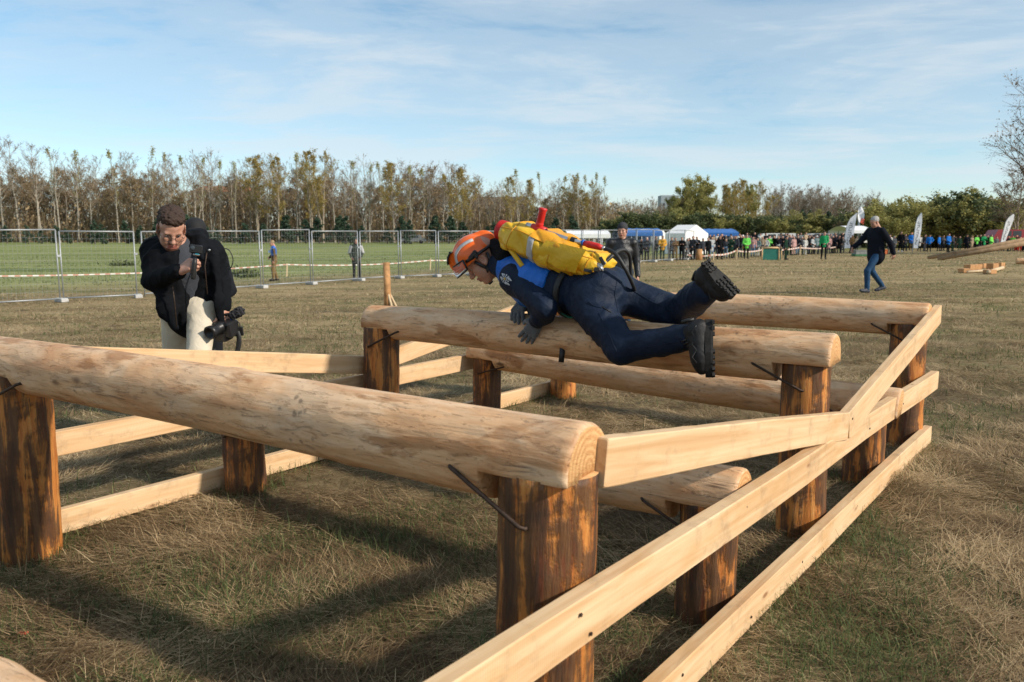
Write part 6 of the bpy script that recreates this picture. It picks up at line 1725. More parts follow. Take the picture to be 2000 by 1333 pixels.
# seams and pocket zip laid on the cloth along the lines seen in the photo
def on_cloth(bt_, pts, lift=.001):
    out = []
    for u, v in pts:
        h_, n_, _i, _d = bt_.ray_cast(Vector(np.array([0, 0, CAM_H]) - o), Vector(nz(ray(u, v))))
        if h_ is not None: n_ = np.array(n_); n_ = n_ if n_ @ ray(u, v) < 0 else -n_; out.append(np.array(h_) + o + n_ * lift)
    return out
def interp_px(pts, n=6): return [(a[0] + (b[0] - a[0]) * k / n, a[1] + (b[1] - a[1]) * k / n) for a, b in zip(pts[:-1], pts[1:]) for k in range(n)] + [pts[-1]]
tb = bvh(trs)
for pts, r_, nm, mt in (([(1176, 600), (1186, 606), (1194, 611)], .0042, 'pocket_zip', M_BLACK), ([(1150, 590), (1160, 598), (1176, 602)], .0022, 'seam', NAVY), ([(1170, 612), (1186, 645), (1206, 690)], .0022, 'seam', NAVY),
                        ([(1206, 545), (1200, 575), (1207, 610)], .0022, 'seam', NAVY), ([(1226, 682), (1280, 676), (1338, 664)], .0022, 'seam', NAVY), ([(1334, 640), (1337, 660), (1334, 686)], .0035, 'hem', NAVY), ([(1222, 560), (1270, 588), (1316, 610)], .0022, 'seam', NAVY)):
    L3 = on_cloth(tb, interp_px(pts))
    if len(L3) > 2: m = MB(); m.tube(L3, r_, 5); m.build(nm, mt, hero, o)
# belt, harness and loose straps
m = MB(); pts = []
for i in range(22):
    a = 2 * math.pi * i / 21; cc = H['pelvis'] + ax_sp * .10; pts.append(cc + lat * .172 * math.cos(a) + bk * .150 * math.sin(a) - ax_sp * (.02 * math.cos(a)))
m.tube(pts, .019, 6, flat=1, cap=False); m.build('belt', M_RUBBER, hero, o)
for pts, w, mt, nm in (([(1070, 556), (1105, 568), (1135, 590), (1165, 603), (1190, 610)], .016, M_RUBBER, 'belt_tail'),):
    m = MB(); m.tube([PL(u, v, -.185 - .01 * i) for i, (u, v) in enumerate(pts)], .016, 6, flat=.35, up=(0, -1, 0)); m.build(nm, mt, hero, o)
m = MB(); m.box(PL(1066, 554, -.195), (.020, .008, .013), frame((1, .2, -.25), (0, 0, 1)), bev=.003); m.box(PL(1072, 575, -.190), (.011, .008, .014), frame((1, .2, -.25), (0, 0, 1)), bev=.003); m.build('strap_buckle', M_ORY, hero, o)
m = MB(); m.tube([PL(1095, 612, -.165), PL(1110, 620, -.165), PL(1128, 621, -.16)], .006, 6); m.build('shirt_hem', plain('green_cotton', (0.01, 0.10, 0.06), 0.9), hero, o)
m = MB(); m.tube([PL(1100, 640, .0), PL(1098, 690, -.15), PL(1096, 708, -.15)], .016, 4, flat=.3, up=(0, -1, 0)); m.build('hanging_strap', M_RUBBER, hero, o)

# ------------------------------------------------------------------ the yellow pump pack on his back
a0, a1 = PL(984, 452, -.05), PL(1190, 519, -.05)
pk = empty('pump_backpack', (a0 + a1) / 2, 'yellow canvas water backpack with red cap, hand pump and black hose on the climber', 'backpack')
po = (a0 + a1) / 2; pa = nz(a1 - a0); pl_ = nz(np.cross(pa, [0, 0, 1.0])); pu = nz(np.cross(pl_, pa)); pu = pu if pu[2] > 0 else -pu
PLn = np.linalg.norm(a1 - a0)
sec = [(0, .040, .045), (.03, .062, .08), (.09, .080, .125), (.20, .092, .155), (.40, .096, .168), (.60, .097, .170), (.75, .090, .165), (.80, .076, .158), (.86, .072, .150), (.94, .060, .13), (1.0, .030, .09)]
def pack_pt(t, a, off=0.0, wr=True):
    tt = [q[0] for q in sec]; h = np.interp(t, tt, [q[1] for q in sec]) + off; w = np.interp(t, tt, [q[2] for q in sec]) + off
    ca, sa = math.cos(a), math.sin(a); e = .62
    x = math.copysign(abs(ca) ** e, ca) * w; y = math.copysign(abs(sa) ** e, sa) * h
    y += -.012 + .010 * math.sin(t * 7) 
    if wr:
        f = .0035 * math.sin(17 * t + 2.2 * math.sin(3 * a)) + .0028 * math.sin(33 * t - 3 * a + 1.0) + .002 * math.sin(7 * a + 14 * t) - .006 * max(0, math.sin(26 * t + 4 * a)) ** 6
        sc = 1 + f / max(h, .05) * 1.0; x *= sc; y *= sc
    return a0 + pa * (t * PLn) + pl_ * x + pu * y
def pack_patch(nm, t0, t1, aa, ab, off, mat, nt_=40, na=48, closed=True, parent=pk, thick=0.0):
    m = MB(); vs = []
    for i in range(nt_ + 1):
        t = t0 + (t1 - t0) * i / nt_
        for k in range(na + (0 if closed else 1)): vs.append(pack_pt(t, aa + (ab - aa) * k / na, off))
    c = na if closed else na + 1
    fs = [(i * c + k, (i + 1) * c + k, (i + 1) * c + (k + 1) % c, i * c + (k + 1) % c) for i in range(nt_) for k in range(na)]
    if closed: fs.append(tuple(range(c))); fs.append(tuple(nt_ * c + k for k in range(c - 1, -1, -1)))
    m.add(vs, fs); return m.build(nm, mat, parent, po)
pack_patch('bag', 0, 1, 0, 2 * math.pi, 0, M_YELLOW, 90, 72)
pack_patch('reflective_band', .395, .445, 0, 2 * math.pi, .006, M_REFL, 4, 72)
pack_patch('top_flap', .40, .78, .35, 2.6, .012, M_ORY, 24, 30, False)
pack_patch('edge_piping', .765, .785, 0, 2 * math.pi, .008, M_ORY, 3, 60)
for t_ in (.20, .60, .905):
    m = MB(); m.tube([pack_pt(t_ + .006 * math.sin(3 * a), a, .002) for a in np.linspace(0, 2 * math.pi, 50)], .0028, 5, cap=False); m.build('seam', M_ORY, pk, po)
for a_ in (.42, 2.72, 3.6, 5.8):
    m = MB(); m.tube([pack_pt(t, a_ + .05 * math.sin(8 * t), .0015) for t in np.linspace(.05, .97, 50)], .0028, 5); m.build('seam', M_ORY, pk, po)
# loose side cover hanging over the near side
near = pl_ if pl_[1] < 0 else -pl_
def sheet(nm, A, B, C, D, bulge, mat, n=14, wav=.006):
    m = MB(); vs = []
    for i in range(n + 1):
        for k in range(n + 1):
            s_, t_ = i / n, k / n
            p = A * (1 - s_) * (1 - t_) + B * s_ * (1 - t_) + C * s_ * t_ + D * (1 - s_) * t_
            vs.append(p + near * (bulge * math.sin(math.pi * min(t_ * .8 + .1, 1)) + wav * math.sin(9 * s_ + 3 * t_) * t_) + pu * wav * math.sin(7 * s_) * t_)
    nv = len(vs); vs += [v - near * .004 for v in vs]; g = lambda i, k: i * (n + 1) + k
    fs = [(g(i, k), g(i + 1, k), g(i + 1, k + 1), g(i, k + 1)) for i in range(n) for k in range(n)]
    m.add(vs, fs + [tuple(nv + q for q in f[::-1]) for f in fs]); return m.build(nm, mat, pk, po)
sheet('side_cover', PL(1068, 470, -.235), PL(1146, 488, -.235), PL(1124, 535, -.225), PL(1046, 504, -.235), .022, M_YELLOW)
# red filler cap
m = MB(); prof = [(0, .050), (.004, .060)]
for i in range(6): prof += [(.008 + i * .008, .062), (.012 + i * .008, .059)]
prof += [(.060, .060), (.066, .052), (.067, .01)]
m.rot(a0 + pa * .03 + pu * .002, -pa, prof, 26); m.build('filler_cap', M_RED, pk, po)
# pump: T piece, ribbed grip, barrel, red handle, ferrule
top = lambda u, v, dy=-.13: PL(u, v, dy)
b0, b1 = top(1052, 446), top(1061, 407); d = nz(b1 - b0); Lh = np.linalg.norm(b1 - b0); prof = [(0, .021), (.02, .023)]
for i in range(9): prof += [(.03 + i * (Lh - .045) / 9, .0235), (.035 + i * (Lh - .045) / 9, .0205)]
prof += [(Lh - .01, .026), (Lh, .024), (Lh + .001, .008)]
m = MB(); m.rot(b0, d, prof, 16); m.build('pump_grip', M_RED, pk, po)
m = MB(); m.tube([top(1040, 443), top(1052, 448), top(1066, 452)], [.021, .025, .021], 12); m.build('tee_piece', M_RED, pk, po)
m = MB(); m.tube([top(1029, 440), top(1042, 444)], .016, 10); m.tube([top(1036, 452), top(1044, 453)], .014, 8); m.build('pipe_end', M_STEEL, pk, po)
m = MB(); m.tube([top(1060, 452), top(1112, 469), top(1142, 476)], [.015, .0145, .0125], 12); m.build('pump_barrel', M_STEEL, pk, po)
m = MB(); m.tube([top(1140, 475), top(1150, 478), top(1168, 482), top(1176, 485)], [.014, .0195, .0185, .014], 14); m.build('pump_handle', M_RED, pk, po)
m = MB(); m.tube([top(1175, 484), top(1181, 486)], .011, 10); m.build('ferrule', M_STEEL, pk, po)
m = MB(); m.tube([top(1137, 474), top(1141, 475)], .0165, 12); m.build('blue_ring', M_VEST, pk, po)
for u, v in ((1062, 453), (1120, 471)):
    m = MB(); c = top(u, v); m.rot(c - pa * .014, pa, [(0, .021), (.028, .021)], 12, 0, False); m.build('strap_loop', M_BLACK, pk, po)
    m = MB(); m.rot(c - pa * .03, pa, [(0, .0225), (.016, .0225)], 12, 0, False); m.build('webbing', M_ORY, pk, po)
def smooth_path(pts, n=10):
    pts = [np.asarray(p) for p in pts]; out = []
    for i in range(len(pts) - 1):
        p0, p1, p2, p3 = pts[max(i - 1, 0)], pts[i], pts[i + 1], pts[min(i + 2, len(pts) - 1)]
        for k in range(n): t = k / n; out.append(.5 * ((2 * p1) + (p2 - p0) * t + (2 * p0 - 5 * p1 + 4 * p2 - p3) * t * t + (3 * p1 - p0 - 3 * p2 + p3) * t ** 3))
    return out + [pts[-1]]
hose = smooth_path([top(1180, 486), top(1192, 490), top(1206, 501, -.14), (top(1222, 527, -.12)), top(1234, 552, -.06), top(1240, 570, .04), top(1238, 578, .12), top(1235, 560, .20), top(1232, 530, .20), top(1230, 502, .16), top(1222, 490, .10), top(1210, 490, .04), top(1196, 500, -.04), top(1180, 515, -.10), top(1174, 522, -.14)])
m = MB(); m.tube(hose, .0105, 10); m.build('hose', M_RUBBER, pk, po)
m = MB(); m.tube([top(1170, 524, -.17), top(1181, 513, -.13)], .011, 10); m.box(top(1172, 522, -.19), (.012, .008, .020), frame((1, 0, .6), (0, 0, 1)), bev=.003); m.tube([top(1167, 514, -.2), top(1178, 530, -.2)], .006, 8); m.build('hose_coupling', M_STEEL, pk, po)
m = MB(); m.box(top(1176, 510, -.20), (.010, .006, .024), frame((.9, 0, .5), (0, 0, 1)), bev=.003); m.box(top(1148, 529, -.23), (.022, .006, .009), frame((1, 0, -.2), (0, 0, 1)), bev=.003); m.box(top(1165, 527, -.22), (.014, .006, .012), frame((1, 0, -.2), (0, 0, 1)), bev=.003); m.build('buckle', M_BLACK, pk, po)
# shoulder strap of the pack
m = MB(); m.tube(smooth_path([PL(990, 478, -.16), PL(1000, 492, -.21), PL(1020, 520, -.22)], 6), .016, 6, flat=.35, up=(0, -1, 0)); m.build('shoulder_strap', M_YELLOW, pk, po)
# ------------------------------------------------------------------ the bearded cameraman
BLK = cloth('black_jacket_cloth', (0.0052, 0.0060, 0.0078), 0.85, 0.2, 400, 0.1, 0.0, 0.45)
TSH = cloth('charcoal_tshirt', (0.050, 0.055, 0.066), 0.9, 0.12, 500, 0.12, 0.0, 0.35)
CREAM = cloth('cream_cotton', (0.58, 0.52, 0.41), 0.9, 0.07, 500, 0.12, 0.0, 0.4)
CY_ = 5.5
C = lambda u, v, dy=0.0: P(u, v, CY_ + dy)
J = {'scale': 1.10, 'front': nz([.25, -.95, -.1])}
J['pelvis'] = C(375, 592, .05); J['chest'] = C(356, 515, -.02); J['neck'] = C(350, 478, -.03); J['head'] = C(334, 447, -.13)
J['sl'] = C(412, 494, .06); J['sr'] = C(302, 492, -.02)
J['el'] = C(430, 556, .08); J['wl'] = C(439, 606, -.02); J['hl'] = np.array([.10, -.10, -1])
J['er'] = C(300, 548, -.12); J['wr'] = C(353, 529, -.36); J['hr'] = nz(C(381, 511, -.40) - C(353, 529, -.36))
g0 = ground_z(*(C(375, 592)[:2]))
J['hipl'] = C(396, 604, .02); J['hipr'] = C(346, 606, .05)
J['knl'] = C(388, 692, -.16); J['knr'] = C(340, 712, .22)
for k, u, yy in (('l', 468, 5.85), ('r', 322, 6.35)):
    p = at_u(u, yy); J['an' + k] = np.array([p[0], p[1], g0 + .085]); J['to' + k] = J['an' + k] + [.04, -.20, -.05]
J['hf'] = nz([.46, -.78, -.56]); J['hu'] = nz([.10, -.10, 1.0]); J['thumbr'] = np.array([0.1, 0, 1.0]); J['thumbl'] = np.array([-.2, -1, 0])
o = np.array([J['pelvis'][0], J['pelvis'][1], g0])
cm = empty('person', o, 'bearded man in glasses, open black jacket and cream trousers, filming beside the obstacle', 'person')
R = frame(J['hf'], J['hu'])
V, F, M = body_core(J, .03).mesh(.014)
parts = [xf(head_local(.0036, True), R, J['head'], J['scale'] * .95), (V, F, M)]
parts.append(hand_xf(J, 'r', (1.0, 1.25, .8), .0032, .75, 1.0, back=(-.55, -.75, .35), spread=.03))
parts.append(hand_xf(J, 'l', (.9, 1.1, .8), .0032, .6, 1.0, back=(.9, -.3, 0), spread=.03))
V, F, M = merge(parts); link_mesh('body', np_mesh('body', V - o, F, BODY_M, M), cm)
s = Sdf(); f = J['front']
s.cone(J['pelvis'] - (J['chest'] - J['pelvis']) * .04, J['chest'], .162, .165, .05, 0, (f, .72)); s.cone(J['chest'], J['neck'] - (J['neck'] - J['chest']) * .10, .165, .075, .05, 0, (f, .72)); s.cone(J['sl'] * .8 + J['sr'] * .2, J['sr'] * .8 + J['sl'] * .2, .07, .07, .05)
sdf_obj('tshirt', s, .009, TSH, cm, folds(31, .008, (.06, .16)), origin=o)
s = sd_legs(J, 1.0, bag=1.10); sdf_obj('trousers', s, .009, CREAM, cm, folds(33, .0055, (.05, .16), 8), origin=o)
for k in 'lr': sdf_obj('shoe', sd_shoe(J, k), .009, M_DKSHOE, cm, origin=o)
# jacket: a thick shell, open down the front
s = Sdf(); s.cone(J['pelvis'] + (J['chest'] - J['pelvis']) * -.05, J['chest'], .195, .195, .05, 0, (f, .80)); s.cone(J['chest'], J['neck'], .195, .105, .05, 0, (f, .78))
s.cone(J['sl'], J['sr'], .088, .088, .05); s.cone(J['pelvis'] - (J['chest'] - J['pelvis']) * .22, J['pelvis'], .198, .195, .04, 0, (f, .82))
ex = nz(np.cross(f, [0, 0, 1.0])); ex = ex if ex[0] > 0 else -ex
# front panels falling forward
s.cone(C(312, 500, -.12), C(326, 610, -.16), .075, .060, .05, 0, (f, .55)); s.cone(C(326, 600, -.16), C(343, 640, -.17), .060, .022, .04, 0, (f, .6))
s.cone(C(408, 500, -.06), C(418, 590, -.10), .070, .060, .05, 0, (f, .55)); s.cone(C(420, 590, -.10), C(432, 628, -.08), .06, .025, .04, 0, (f, .6))
# cut the opening
s.box(C(373, 520, -.22), (.108, .135, .17), None, .05, .02, op='-'); s.box(C(380, 600, -.20), (.100, .135, .22), None, .05, .02, op='-'); s.ell(C(345, 462, -.14), (.10, .11, .085), k=.02, op='-')
for k in 'lr':
    s.cone(J['s' + k], J['e' + k], .090, .074, .04); s.cone(J['e' + k], J['w' + k] - nz(J['w' + k] - J['e' + k]) * .03, .074, .054, .03)
# hood and collar
s.cone(C(312, 474, .0), C(300, 486, -.08), .048, .035, .03); s.cone(C(384, 462, .04), C(404, 480, -.02), .052, .036, .03); s.cone(C(330, 468, .10), C(392, 462, .10), .065, .060, .03); s.cone(C(388, 464, -.02), C(396, 505, -.16), .036, .022, .02); s.cone(C(312, 478, -.06), C(330, 505, -.17), .036, .022, .02)
sdf_obj('jacket', s, .0085, BLK, cm, folds(35, .011, (.05, .16), 8), origin=o)
m = MB(); m.tube([C(336, 552, -.245), C(341, 590, -.235), C(345, 638, -.205)], .004, 5); m.tube([C(404, 494, -.17), C(400, 520, -.175), C(405, 575, -.19)], .004, 5); m.build('zip', M_IRON, cm, o)
m = MB(); m.rot(C(409, 489, -.165), (0, -1, 0), [(0, .008), (.006, .008), (.007, .004)], 10); m.build('snap_button', M_STEEL, cm, o)
hair_obj(J, R, cm, o, M_HAIRB, 'quiff', .0045)
q = lambda p: J['head'] + R @ (np.array(p) * J['scale'])
m = MB()
for y in (-1, 1):
    pts = [q((.108, y * .034 + .024 * math.cos(a), -.008 + .018 * math.sin(a))) for a in np.linspace(0, 2 * math.pi, 17)]; m.tube(pts, .0017, 5, cap=False)
    m.tube([q((.104, y * .058, -.004)), q((.05, y * .080, .002)), q((-.012, y * .086, .004))], .0017, 5)
m.tube([q((.110, -.010, -.004)), q((.114, 0, -.001)), q((.110, .010, -.004))], .0017, 5); m.build('glasses', M_BLACK, cm, o)

# action camera on a short grip, in his right hand
hp = J['wr'] + nz(J['hr']) * .075; gu = nz(np.array([.16, -.04, 1.0]))
ac = empty('action_camera', hp, 'small black action camera on a short grip, held up in front of the cameraman', 'camera')
gb = hp + nz(np.cross(gu, J['hr'])) * 0.0 + np.array([.046, -.030, -.012])
m = MB(); m.rot(gb - gu * .075, gu, [(0, .013), (.01, .016), (.10, .016), (.135, .012)], 14); m.build('grip', M_RUBBER, ac, hp)
cr = frame((.25, -.95, 0), gu)
m = MB(); m.box(gb + gu * .118, (.016, .038, .027), cr, bev=.006); bd = m.build('camera_body', M_BLACK, ac, hp)
m = MB(); m.rot(gb + gu * .120 + cr @ np.array([.014, -.018, .004]), cr[:, 0], [(0, .014), (.008, .014), (.009, .011)], 14); m.build('lens', M_GLASSD, ac, hp)
m = MB(); m.box(gb + gu * .098 + cr @ np.array([.0165, .012, -.010]), (.001, .012, .003), cr); m.build('screen_strip', plain('teal_led', (0.02, 0.25, 0.35), 0.4), ac, hp)
m = MB(); m.rot(gb + gu * .084 + cr @ np.array([0, -.014, 0]), cr[:, 1], [(0, .008), (.04, .008)], 10); m.build('thumb_screw', M_STEEL, ac, hp)

# large video camera hanging from his left hand
vc = C(441, 641, -.05); V_ = lambda u, v, dy=-.05: C(u, v, dy)
vcam = empty('video_camera', vc, 'black video camera with a furry microphone, hanging from the cameraman\'s lowered hand', 'camera')
Rv = frame((-.35, -.90, -.25), (.25, -.15, 1)) @ np.array([[1, 0, 0], [0, .97, -.24], [0, .24, .97]])
m = MB(); m.box(vc, (.055, .075, .055), Rv, bev=.012); m.box(V_(437, 655), (.045, .05, .035), Rv, bev=.01); m.build('body', M_BLACK, vcam, vc)
m = MB(); m.rot(V_(433, 638, -.09), Rv[:, 0], [(0, .040), (.03, .042), (.035, .036), (.08, .038), (.10, .044), (.125, .046), (.126, .036), (.10, .034)], 22); m.build('lens', M_BLACK, vcam, vc)
m = MB(); m.tube([V_(425, 632), V_(430, 616), V_(448, 614), V_(456, 628)], .011, 8); m.build('top_handle', M_BLACK, vcam, vc)
m = MB(); m.tube([V_(450, 628), V_(457, 620)], .010, 8); m.build('mic_mount', plain('blue_metal', (0.02, 0.12, 0.35), 0.4, metal=.4), vcam, vc)
s = Sdf(); s.cone(V_(455, 616), V_(468, 609), .030, .034, .02)
rr = np.random.default_rng(8); ks = [nz(rr.normal(size=3)) * rr.uniform(200, 500) for _ in range(8)]
sdf_obj('furry_microphone', s, .0035, plain('grey_fur', (0.03, 0.03, 0.033), 1.0, .5, 200, .8), vcam, lambda p: (sum(np.sin(p @ k + i) for i, k in enumerate(ks)) * .0012).astype(np.float32), origin=vc)
m = MB(); m.box(V_(462, 648, -.02), (.012, .045, .032), Rv @ rotz(.5), bev=.004); m.build('flip_screen', M_BLACK, vcam, vc)
m = MB(); m.tube(smooth_path([V_(452, 626), V_(466, 630), V_(468, 640), V_(458, 646)], 6), .004, 5); m.build('cable', M_RUBBER, vcam, vc)
m = MB(); m.tube(smooth_path([V_(420, 636), V_(413, 652), V_(414, 676), V_(424, 700), V_(446, 706), V_(462, 690), V_(467, 664), V_(463, 648)], 6), .019, 6, flat=.25, up=(0, -1, .1)); m.build('neck_strap', M_RUBBER, vcam, vc)
for z in (-.02, 0, .02):
    m = MB(); m.rot(vc + Rv @ np.array([.045, -.078, z]), -Rv[:, 1], [(0, .006), (.004, .006), (.005, .004)], 8); m.build('button', M_STEEL, vcam, vc)

# ------------------------------------------------------------------ other people on the course
def ground_place(u, v, Y=None):
    if Y is None: return Gd(u, v)
    return at_u(u, Y)
def black_cap(mat):
    def f(J, R, root, o):
        g = J['scale']; q = lambda p: J['head'] + R @ (np.array(p) * g)
        s = Sdf(); s.ell(q((-.008, 0, .050)), np.array([.108, .088, .092]) * g, R, k=.01); s.plane(q((0, 0, .030)), -R[:, 2]); s.ell(q((.105, 0, .036)), np.array([.062, .068, .011]) * g, R, k=.012)
        sdf_obj('cap', s, .006, mat, root, origin=o)
    return f
def beanie(mat):
    def f(J, R, root, o):
        g = J['scale'] * .95; q = lambda p: J['head'] + R @ (np.array(p) * g)
        s = Sdf(); s.ell(q((-.012, 0, .050)), np.array([.108, .090, .098]) * g, R, k=.01); s.plane(q((0, 0, .018)), -R[:, 2] + R[:, 0] * .12); pass
        sdf_obj('beanie', s, .006, mat, root, origin=o)
    return f
BLKC = plain('black_cap_cloth', (0.010, 0.010, 0.011), 0.8, 0.2, 60, 0.2)
# second cameraman, mostly hidden
BLK2 = cloth('faded_black_cloth', (0.013, 0.0145, 0.018), 0.9, 0.25, 400, 0.1, 0.0, 0.5)
pY = 6.4; p = at_u(405, pY); zt = top_z(427, pY, 393)
J = place(stand(zt - p[2] + .0, ('clasp', 'phone'), lean=.15), (p[0] - .02, p[1], p[2]), .35)
r_, _o = make_person('person', J, 'person in black cap and black clothes half hidden behind the bearded cameraman', top=BLK2, legs=BLK2, shoes=M_BOOT, hair=M_HAIRK, hat=black_cap(BLKC), res=.013, hres=.006, b=1.06, seed=41)
m = MB(); m.tube(smooth_path([P(430, 486, pY - .15), P(446, 488, pY - .2), P(455, 505, pY - .2), P(452, 522, pY - .2), P(444, 528, pY - .15)], 6), .004, 5); m.build('cable', M_RUBBER, r_, _o)
m = MB(); m.box(P(438, 528, pY - .06), (.035, .035, .06), rotz(.3), bev=.012); m.build('shoulder_bag', BLK, r_, _o)
# man in the leather jacket
LEATH = plain('black_leather', (0.012, 0.012, 0.014), 0.36, 0.3, 14, 0.5, spec=.5, bdist=.012)
JEAN = cloth('dark_jeans', (0.030, 0.050, 0.078), 0.9, 0.15, 400)
pY = 13.3; p = at_u(1212, pY); zt = top_z(436, pY, 1208)
J = place(stand(zt - p[2] + .01, ('down', 'down'), headyaw=-.35, headpitch=-.05, wide=1.06, step=.12), p, .0)
make_person('person', J, 'man in a grey beanie and black leather jacket standing behind the climber', top=LEATH, legs=JEAN, shoes=M_BOOT, hat=beanie(cloth('grey_wool', (0.045, 0.047, 0.052))), hair=M_HAIRK, res=.012, hres=.006, b=1.04, bulk=1.12, seed=51)
# grey-haired walker
NAV2 = cloth('dark_navy_jacket', (0.0075, 0.0095, 0.016), 0.85, 0.15, 400)
JEANB = cloth('blue_jeans', (0.022, 0.060, 0.125), 0.9, 0.2, 400)
p = Gd(1706, 572); s_ = px2m(p[1]); hgt = (572 - 428) * s_
J = place(stand(hgt * 1.02, ('back', 'fwd'), step=.66, lean=.08, headyaw=0, headpitch=-.42, wide=1.15), p, -math.pi / 2 + .28)
J['er'] = J['er'] + [-.10, -.05, .02]; J['wr'] = J['wr'] + [-.13, -.08, .09]; J['el'] = J['el'] + [.06, 0, 0]; J['wl'] = J['wl'] + [.06, 0, .01]
make_person('person', J, 'grey-haired man in dark jacket and blue jeans walking left across the field', top=NAV2, legs=JEANB, shoes=plain('navy_trainer', (0.03, 0.035, 0.05), 0.6), hair=M_HAIRG, res=.014, hres=.008, b=1.34, coat=.11, bulk=1.28, bag=1.1, lb=1.05, seed=61)
# blue vest, hooded man behind the fence
KHAKI = cloth('khaki_cloth', (0.17, 0.115, 0.05), 0.9); OLV = cloth('olive_brown_jacket', (0.11, 0.07, 0.032), 0.9)
p = Gd(537, 549); h_ = (549 - 471) * px2m(p[1])
J = place(stand(h_ * 1.01, ('down', 'clasp'), headpitch=-.3, step=.15, lean=.05), p, -1.15)
r_, _o = make_person('person', J, 'fair-haired person in a blue vest and khaki trousers beyond the fence', top=OLV, legs=KHAKI, shoes=M_BOOT, hair=M_HAIRY, res=.016, hres=.01, b=1.08, bag=1.25, seed=71)
s = sd_top({**J, 'el': J['sl'] + [0, 0, -.01], 'wl': J['sl'] + [0, 0, -.02], 'er': J['sr'] + [0, 0, -.01], 'wr': J['sr'] + [0, 0, -.02]}, 1.08, 0, 0, .012); sdf_obj('vest', s, .016, M_VEST, r_, folds(5, .008), origin=_o)
m = MB(); m.box(J['chest'] + nz(J['front']) * .145 + [0, 0, -.05], (.06, .06, .05), frame(J['front'], (0, 0, 1)), bev=.01); m.build('vest_print', plain('pale_print', (0.35, 0.48, 0.62), 0.7), r_, _o)
GRN = cloth('grey_green_hoodie', (0.055, 0.066, 0.052), 0.95); LG = cloth('light_grey_sleeve', (0.42, 0.43, 0.43), 0.95); DK = cloth('dark_trousers', (0.012, 0.013, 0.017), 0.9)
p = Gd(697, 546); h_ = (546 - 466) * px2m(p[1])
J = place(stand(h_ * 1.0, ('pocket', 'pocket'), headyaw=.2, headpitch=-.1), p, .15)
def hood(mat):
    def f(J, R, root, o):
        g = J['scale']; q = lambda p: J['head'] + R @ (np.array(p) * g)
        s = Sdf(); s.ell(q((-.02, 0, .015)), np.array([.125, .108, .135]) * g, R, k=.01); s.cone(q((-.05, 0, -.06)), q((-.05, 0, -.14)), .095 * g, .11 * g, .03); s.ell(q((.105, 0, -.015)), np.array([.085, .066, .105]) * g, R, k=.015, op='-'); s.ell(q((.0, 0, -.0)), np.array([.09, .078, .10]) * g, R, k=.01, op='-')
        sdf_obj('hood', s, .009, mat, root, origin=o)
    return f
r_, _o = make_person('person', J, 'hooded person in a grey-green and pale grey top standing beyond the fence', top=GRN, legs=DK, shoes=M_BOOT, hair=M_HAIRK, hat=hood(GRN), res=.016, hres=.01, b=1.15, coat=.12, bulk=1.25, seed=81)
for k in 'lr':
    s = Sdf(); s.cone(J['s' + k] - [0, 0, .03], J['e' + k], .088, .078, .03); sdf_obj('sleeve', s, .016, LG, r_, folds(6, .008), origin=_o)
# steward in green, man by the green box, man in black in front of the tape
HIV = cloth('hi_vis_green', (0.16, 0.62, 0.10), 0.7); GRS = cloth('green_sport_top', (0.02, 0.28, 0.10), 0.8); DKG = cloth('dark_green_cloth', (0.012, 0.035, 0.022), 0.9)
def mid(u, vb, vt, label, top, legs, arms=('down', 'down'), yaw=0, hair=M_HAIRK, group=None, **k):
    p = Gd(u, vb); h_ = (vb - vt) * px2m(p[1]); J = place(stand(h_, arms, headyaw=k.pop('hy', 0), headpitch=k.pop('hp', 0), step=k.pop('step', 0)), p, yaw)
    return make_person('person', J, label, group, top=top, legs=legs, shoes=M_BOOT, hair=hair, res=.022, hres=.014, fold=.006, **k)
mid(1608, 507, 453, 'steward in a bright green sports top and black trousers standing in front of the tape', GRS, DK, ('clasp', 'down'), -.2, M_HAIRB, step=.1)
mid(1534, 508, 462, 'person in dark green clothing standing just right of the green box', DKG, DKG, ('pocket', 'down'), .9, M_HAIRK, coat=.2)
mid(1405, 507, 461, 'person all in black standing in front of the tape by the stump', BLK, BLK, ('down', 'hip'), .2, M_HAIRK, step=.2)
mid(1457, 506, 459, 'person in bright lime hi-vis jacket and black trousers at the tape', HIV, DK, ('clasp', 'clasp'), -.1, M_HAIRK, b=1.12, bulk=1.2)
YJ = cloth('yellow_jacket', (0.66, 0.33, 0.02), 0.7)
mid(1293, 510, 461, 'person in a bulky yellow jacket and dark green trousers behind the mesh fence', YJ, DKG, ('clasp', 'folded'), .1, M_HAIRK, b=1.15, bulk=1.3)
mid(1280, 510, 462, 'person in a grey jacket with yellow shoulders behind the mesh fence', cloth('grey_work_jacket', (0.07, 0.075, 0.08)), DKG, ('clasp', 'down'), .3, M_HAIRB)

